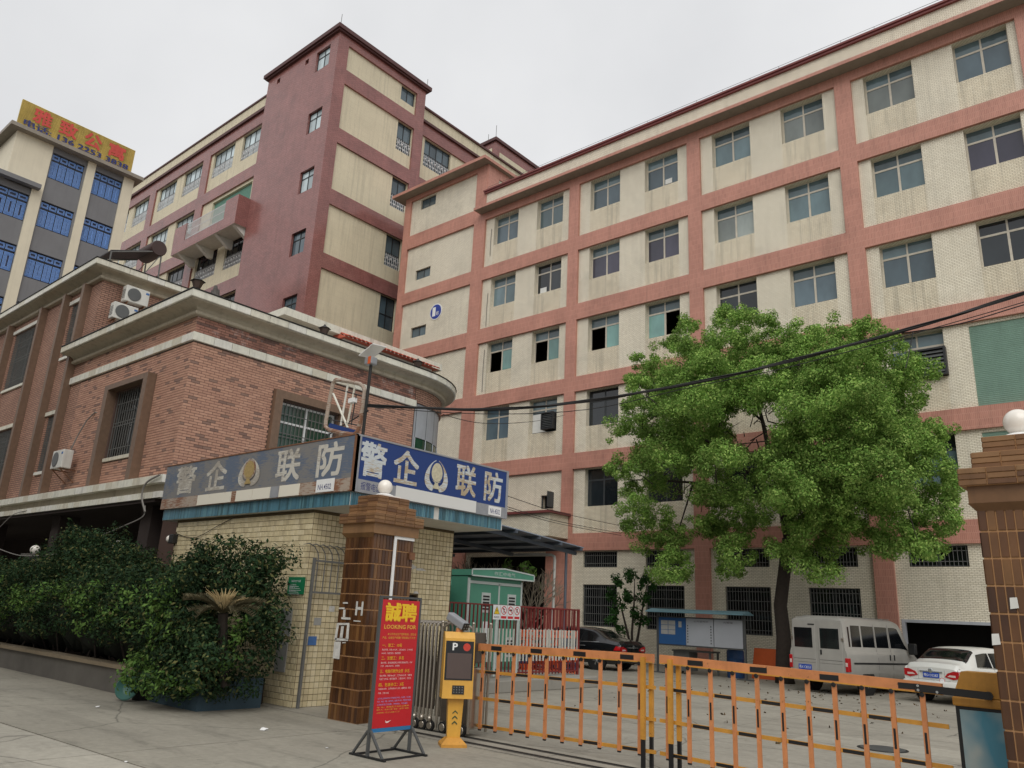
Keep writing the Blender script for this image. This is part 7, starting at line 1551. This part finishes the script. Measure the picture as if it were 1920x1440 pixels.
# van
rz = math.radians(79); d = Vector((math.cos(rz), math.sin(rz), 0)); rc = Vector((-8.45, 23.35, 0)); L, W, H = 4.7, 1.78, 2.06; h = L/2; w = W/2
va = thing('silver_van', 'dusty silver van with two rear doors and tinted windows beside the tree trunk', 'van', rc+d*h, rz)
top = [(-h, 1.98), (-h+.10, 2.05), (-h+.6, 2.07), (.55, 2.06), (.85, 2.0), (1.55, 1.28), (1.75, 1.18), (h-.12, 1.0), (h, .80)]; wid = [(-h, w*.985), (-h+.15, w), (1.2, w), (h-.25, w*.94), (h, w*.80)]
S = Shell(top, wid, [(-h, w*.86), (.8, w*.86), (1.55, w*.86), (h, w*.7)], [(-h, 1.16), (1.2, 1.14), (h, .8)], [(-h, .32), (h, .30)])
S.body(-h, h, 48).build('body', 'paint_silver', va, smooth=True, local=True)
for sd in (1, -1):
    for a, b, s0, s1 in ((-h+.36, -h+.86, .05, .03), (-h+.95, -h+1.62, .03, .03), (-h+1.72, -h+2.42, .03, .02), (-h+2.55, -h+3.55, .0, -.48)): S.patch(a, b, .53, .70, sd, .007, 8, 3, s0, s1).build('side_window', 'car_glass', va, smooth='all', local=True)
    S.patch(-h+.20, -h+.28, .53, .69, sd, .007, 2, 3, .03, .03).build('side_window', 'car_glass', va, smooth='all', local=True)
    S.patch(-h+.3, h-.9, .285, .30, sd, .010, 12, 1).build('side_moulding', 'trim_black', va, smooth='all', local=True)
    for x in (-h+1.67, -h+2.49): S.patch(x-.006, x+.006, .10, .72, sd, .004, 1, 8).build('door_seam', 'seam', va, local=True)
    m = MB(); m.bbox(-h+2.32, -h+2.36, sd*(w-.005), sd*(w+.02), .93, 1.08, .006); m.build('door_handle', 'trim_black', va, local=True); m = MB(); m.bbox(-h+2.56, -h+2.60, sd*(w-.005), sd*(w+.02), .93, 1.08, .006); m.build('door_handle', 'trim_black', va, local=True)
    m = MB(); m.bbox(1.05, 1.2, sd*(w+.02), sd*(w+.24), 1.10, 1.42, .03); m.build('mirror', 'trim_black', va, local=True)
    m = MB(); m.bbox(-h-.02, -h+.13, sd*(w*.905), sd*(w+.012), .62, .98, .015); l = m.build('tail_lamp', 'lamp_red', va, local=True); m = MB(); m.box(-h-.024, -h-.0205, sd*(w*.92), sd*(w*.99), .76, .86); m.build('lamp_lens', 'lamp_clear', l, local=True)
    for x in (-h+1.05, h-.85): wheel(va, x, sd*(w-.11), .32, 6, 'bars')
    m = MB(); ya, yb = sd*.045, sd*.76
    a, b = min(ya, yb), max(ya, yb); m.bbox(-h-.022, -h-.001, a, b, .50, 1.97, .01); dd = m.build('rear_door', 'paint_silver', va, local=True)
    m = MB(); m.bbox(-h-.030, -h-.0225, a+.09, b-.06, 1.20, 1.74, .003); m.build('rear_window', 'car_glass', dd, local=True)
    m = MB(); m.box(-h-.0245, -h-.0225, a+.02, b-.02, .885, .895).box(-h-.0245, -h-.0225, a+.02, b-.02, .80, .806); m.build('pressed_line', 'seam', dd, local=True)
    m = MB(); m.bbox(-h-.035, -h-.01, yb-sd*.02, yb+sd*.05, 1.42, 1.50, .006); m.build('hinge', 'stainless', dd, local=True)
m = MB(); m.box(-h-.032, -h-.023, -.14, -.09, 1.03, 1.16); m.build('rear_handle', 'trim_black', va, local=True); m = MB(); m.box(-h-.034, -h-.023, .05, .25, 1.82, 1.85); m.build('brake_light', 'trim_black', va, local=True)
plate(va, -h-.024, .40, .60, '粤X·C8253', .40, .14)
m = MB(); m.bbox(-h-.12, -h+.1, -w*.98, w*.98, .36, .52, .03); m.build('rear_bumper', 'trim_black', va, local=True); m = MB(); m.bbox(h-.1, h+.10, -w*.9, w*.9, .32, .60, .04); m.build('front_bumper', 'trim_black', va, local=True)
for i in range(7): x = -h+.4+i*.42; m = MB(); m.bar((x, -w*.72, 2.075), (x, w*.72, 2.075), .04, .02); m.build('roof_rib', 'paint_silver', va, local=True)
ws = MB()
for sd in (1, -1): p = S.patch(.92, 1.50, .80, 1.0, sd, .008, 6, 4); ws.add(p.v, p.f)
ws.build('windscreen', 'car_glass', va, smooth='all', local=True)
# ------------------------------------------------------------------ overhead cables
def sag(a, b, s, n=26): a, b = Vector(a), Vector(b); return [a.lerp(b, i/n)-Vector((0, 0, s*4*(i/n)*(1-i/n))) for i in range(n+1)]
def thru(pix, n=28):
    """smooth curve through pixel/depth control points"""
    P = [pY(x, y, Y) for x, y, Y in pix]; out = []
    for i in range(len(P)-1):
        p0, p1, p2, p3 = P[max(0, i-1)], P[i], P[i+1], P[min(len(P)-1, i+2)]
        for k in range(n//(len(P)-1)+1):
            t = k/(n//(len(P)-1)+1); out.append(.5*((2*p1)+(p2-p0)*t+(2*p0-5*p1+4*p2-p3)*t*t+(3*p1-p0-3*p2+p3)*t**3))
    return out+[P[-1]]
main = [(688, 760, 8.62), (900, 768, 9.4), (1100, 752, 10.1), (1300, 718, 10.7), (1500, 672, 11.2), (1700, 618, 11.6), (1925, 548, 12.0), (2200, 455, 12.5)]
cb = thing('cable_bundle', 'thick black bundle of overhead cables crossing before the tree', 'cable', pY(*main[0]))
rnd = random.Random(8); base = thru(main, 40)
for k in range(6):
    ph = rnd.uniform(0, 6.28); am = .020 if k else 0; m = MB(); m.tube([p+Vector((0, am*math.cos(ph+i*.55), am*math.sin(ph+i*.55))) for i, p in enumerate(base)], .010 if k else .014, 5); m.build('strand', 'cable', cb, smooth='all')
m = MB(); m.tube(thru([(688, 763, 8.6), (900, 776, 9.4), (1100, 768, 10.1), (1300, 725, 10.7), (1500, 683, 11.2), (1925, 565, 12.0), (2200, 470, 12.5)]), .007, 5); m.build('loose_strand', 'cable', cb)
m = MB(); m.tube(thru([(1690, 625, 11.6), (1800, 607, 11.8), (1925, 570, 12.0), (2100, 520, 12.3)]), .009, 5); m.build('loose_strand', 'cable', cb)
m = MB(); m.tube(thru([(1712, 622, 11.6), (1705, 660, 11.5), (1698, 690, 11.4)]), .007, 5); m.build('hanging_wire', 'cable', cb)
def wire(pix, r, lab, mat='cable', grp='thin wires strung over the yard'):
    m = MB(); m.tube(thru(pix), r, 5); return tag(m.build('wire', mat), lab, 'wire', grp)
Z = [('upper thin wire from the sign board end to the tree', (946, 928), (1160, 985)), ('middle thin wire from the sign board end down to the tree', (944, 948), (1165, 1000)), ('lower thin wire from the sign board end down to the tree', (944, 952), (1165, 1004))]
for lab, a, b in Z: wire([(a[0], a[1], 12.45), ((a[0]+b[0])/2-10, (a[1]+b[1])/2+3, 17), (b[0], b[1], 22.5)], .008, lab)
wire([(785, 762, 9.0), (900, 793, 12.5), (1000, 790, 18), (1060, 778, 24)], .008, 'thin wire passing just under the cable bundle, before the factory corner')
wire([(690, 770, 8.6), (640, 800, 8.9), (585, 835, 9.4), (560, 850, 9.8)], .014, 'black cable falling from the post to the guard house roof on the left')
wire([(0, 988, 8.9), (25, 965, 9.1), (52, 957, 9.2)], .012, 'pale wire at the left edge rising to the brick office canopy', 'cable_grey')
wire([(180, 1008, 8.7), (235, 985, 8.9), (268, 968, 9.1), (272, 948, 9.13)], .014, 'pale conduit bending down from the brick office canopy to the hedge', 'cable_grey')
wire([(272, 960, 9.1), (266, 930, 9.1), (275, 905, 9.1), (300, 890, 9.1)], .025, 'grey conduit hooked over the canopy slabs beside the sign', 'cable_grey')
wire([(330, 1000, 8.53), (365, 1008, 8.52), (410, 985, 8.52), (440, 970, 8.52)], .007, 'thin drooping wire on the guard house street wall', 'cable')
wire([(0, 1030, 8.4), (40, 1042, 8.35), (100, 1040, 8.3), (180, 1030, 8.3)], .016, 'pale cable sagging along the back of the hedge at the left', 'cable_grey')
# ------------------------------------------------------------------ unseen row across the street, added to shade its north side
def row_house(x0, x1, y0, y1, H, label):
    o = thing('added_shade_row', label, 'building', ((x0+x1)/2, (y0+y1)/2, 0)); F = lambda u, v, w: (u, y1-w, v); hs = []
    n = int((x1-x0)/3.2)
    for k in range(int(H/3.3)):
        for i in range(n): a = x0+.8+i*(x1-x0-.8)/n; hs.append((a, a+1.7, 1.0+k*3.3, 2.6+k*3.3))
    m = MB(); holes_wall(m, F, x0, x1, 0, H, hs, .18); m.build('wall', 'soffit', o)
    m = MB(); m.box(x0, x1, y0, y1-.25, 0, H-.1); m.build('core', 'apartment_grey', o)
    m = MB(); m.box(x0-.2, x1+.2, y0, y1+.35, H, H+.25); m.build('roof_slab', 'soffit', o)
    me = None
    for a, b, c, d in hs:
        if me is None: g = MB(); g.box(0, b-a, -.04, 0, 0, d-c); me = meshdata(g, 'window', 'pane_dark')
        piece('window', me, o, (a, y1-.14, c))
row_house(-62, -8.5, -17, -9.0, 19.0, 'plain grey building row across the street, unseen and added for its shade')
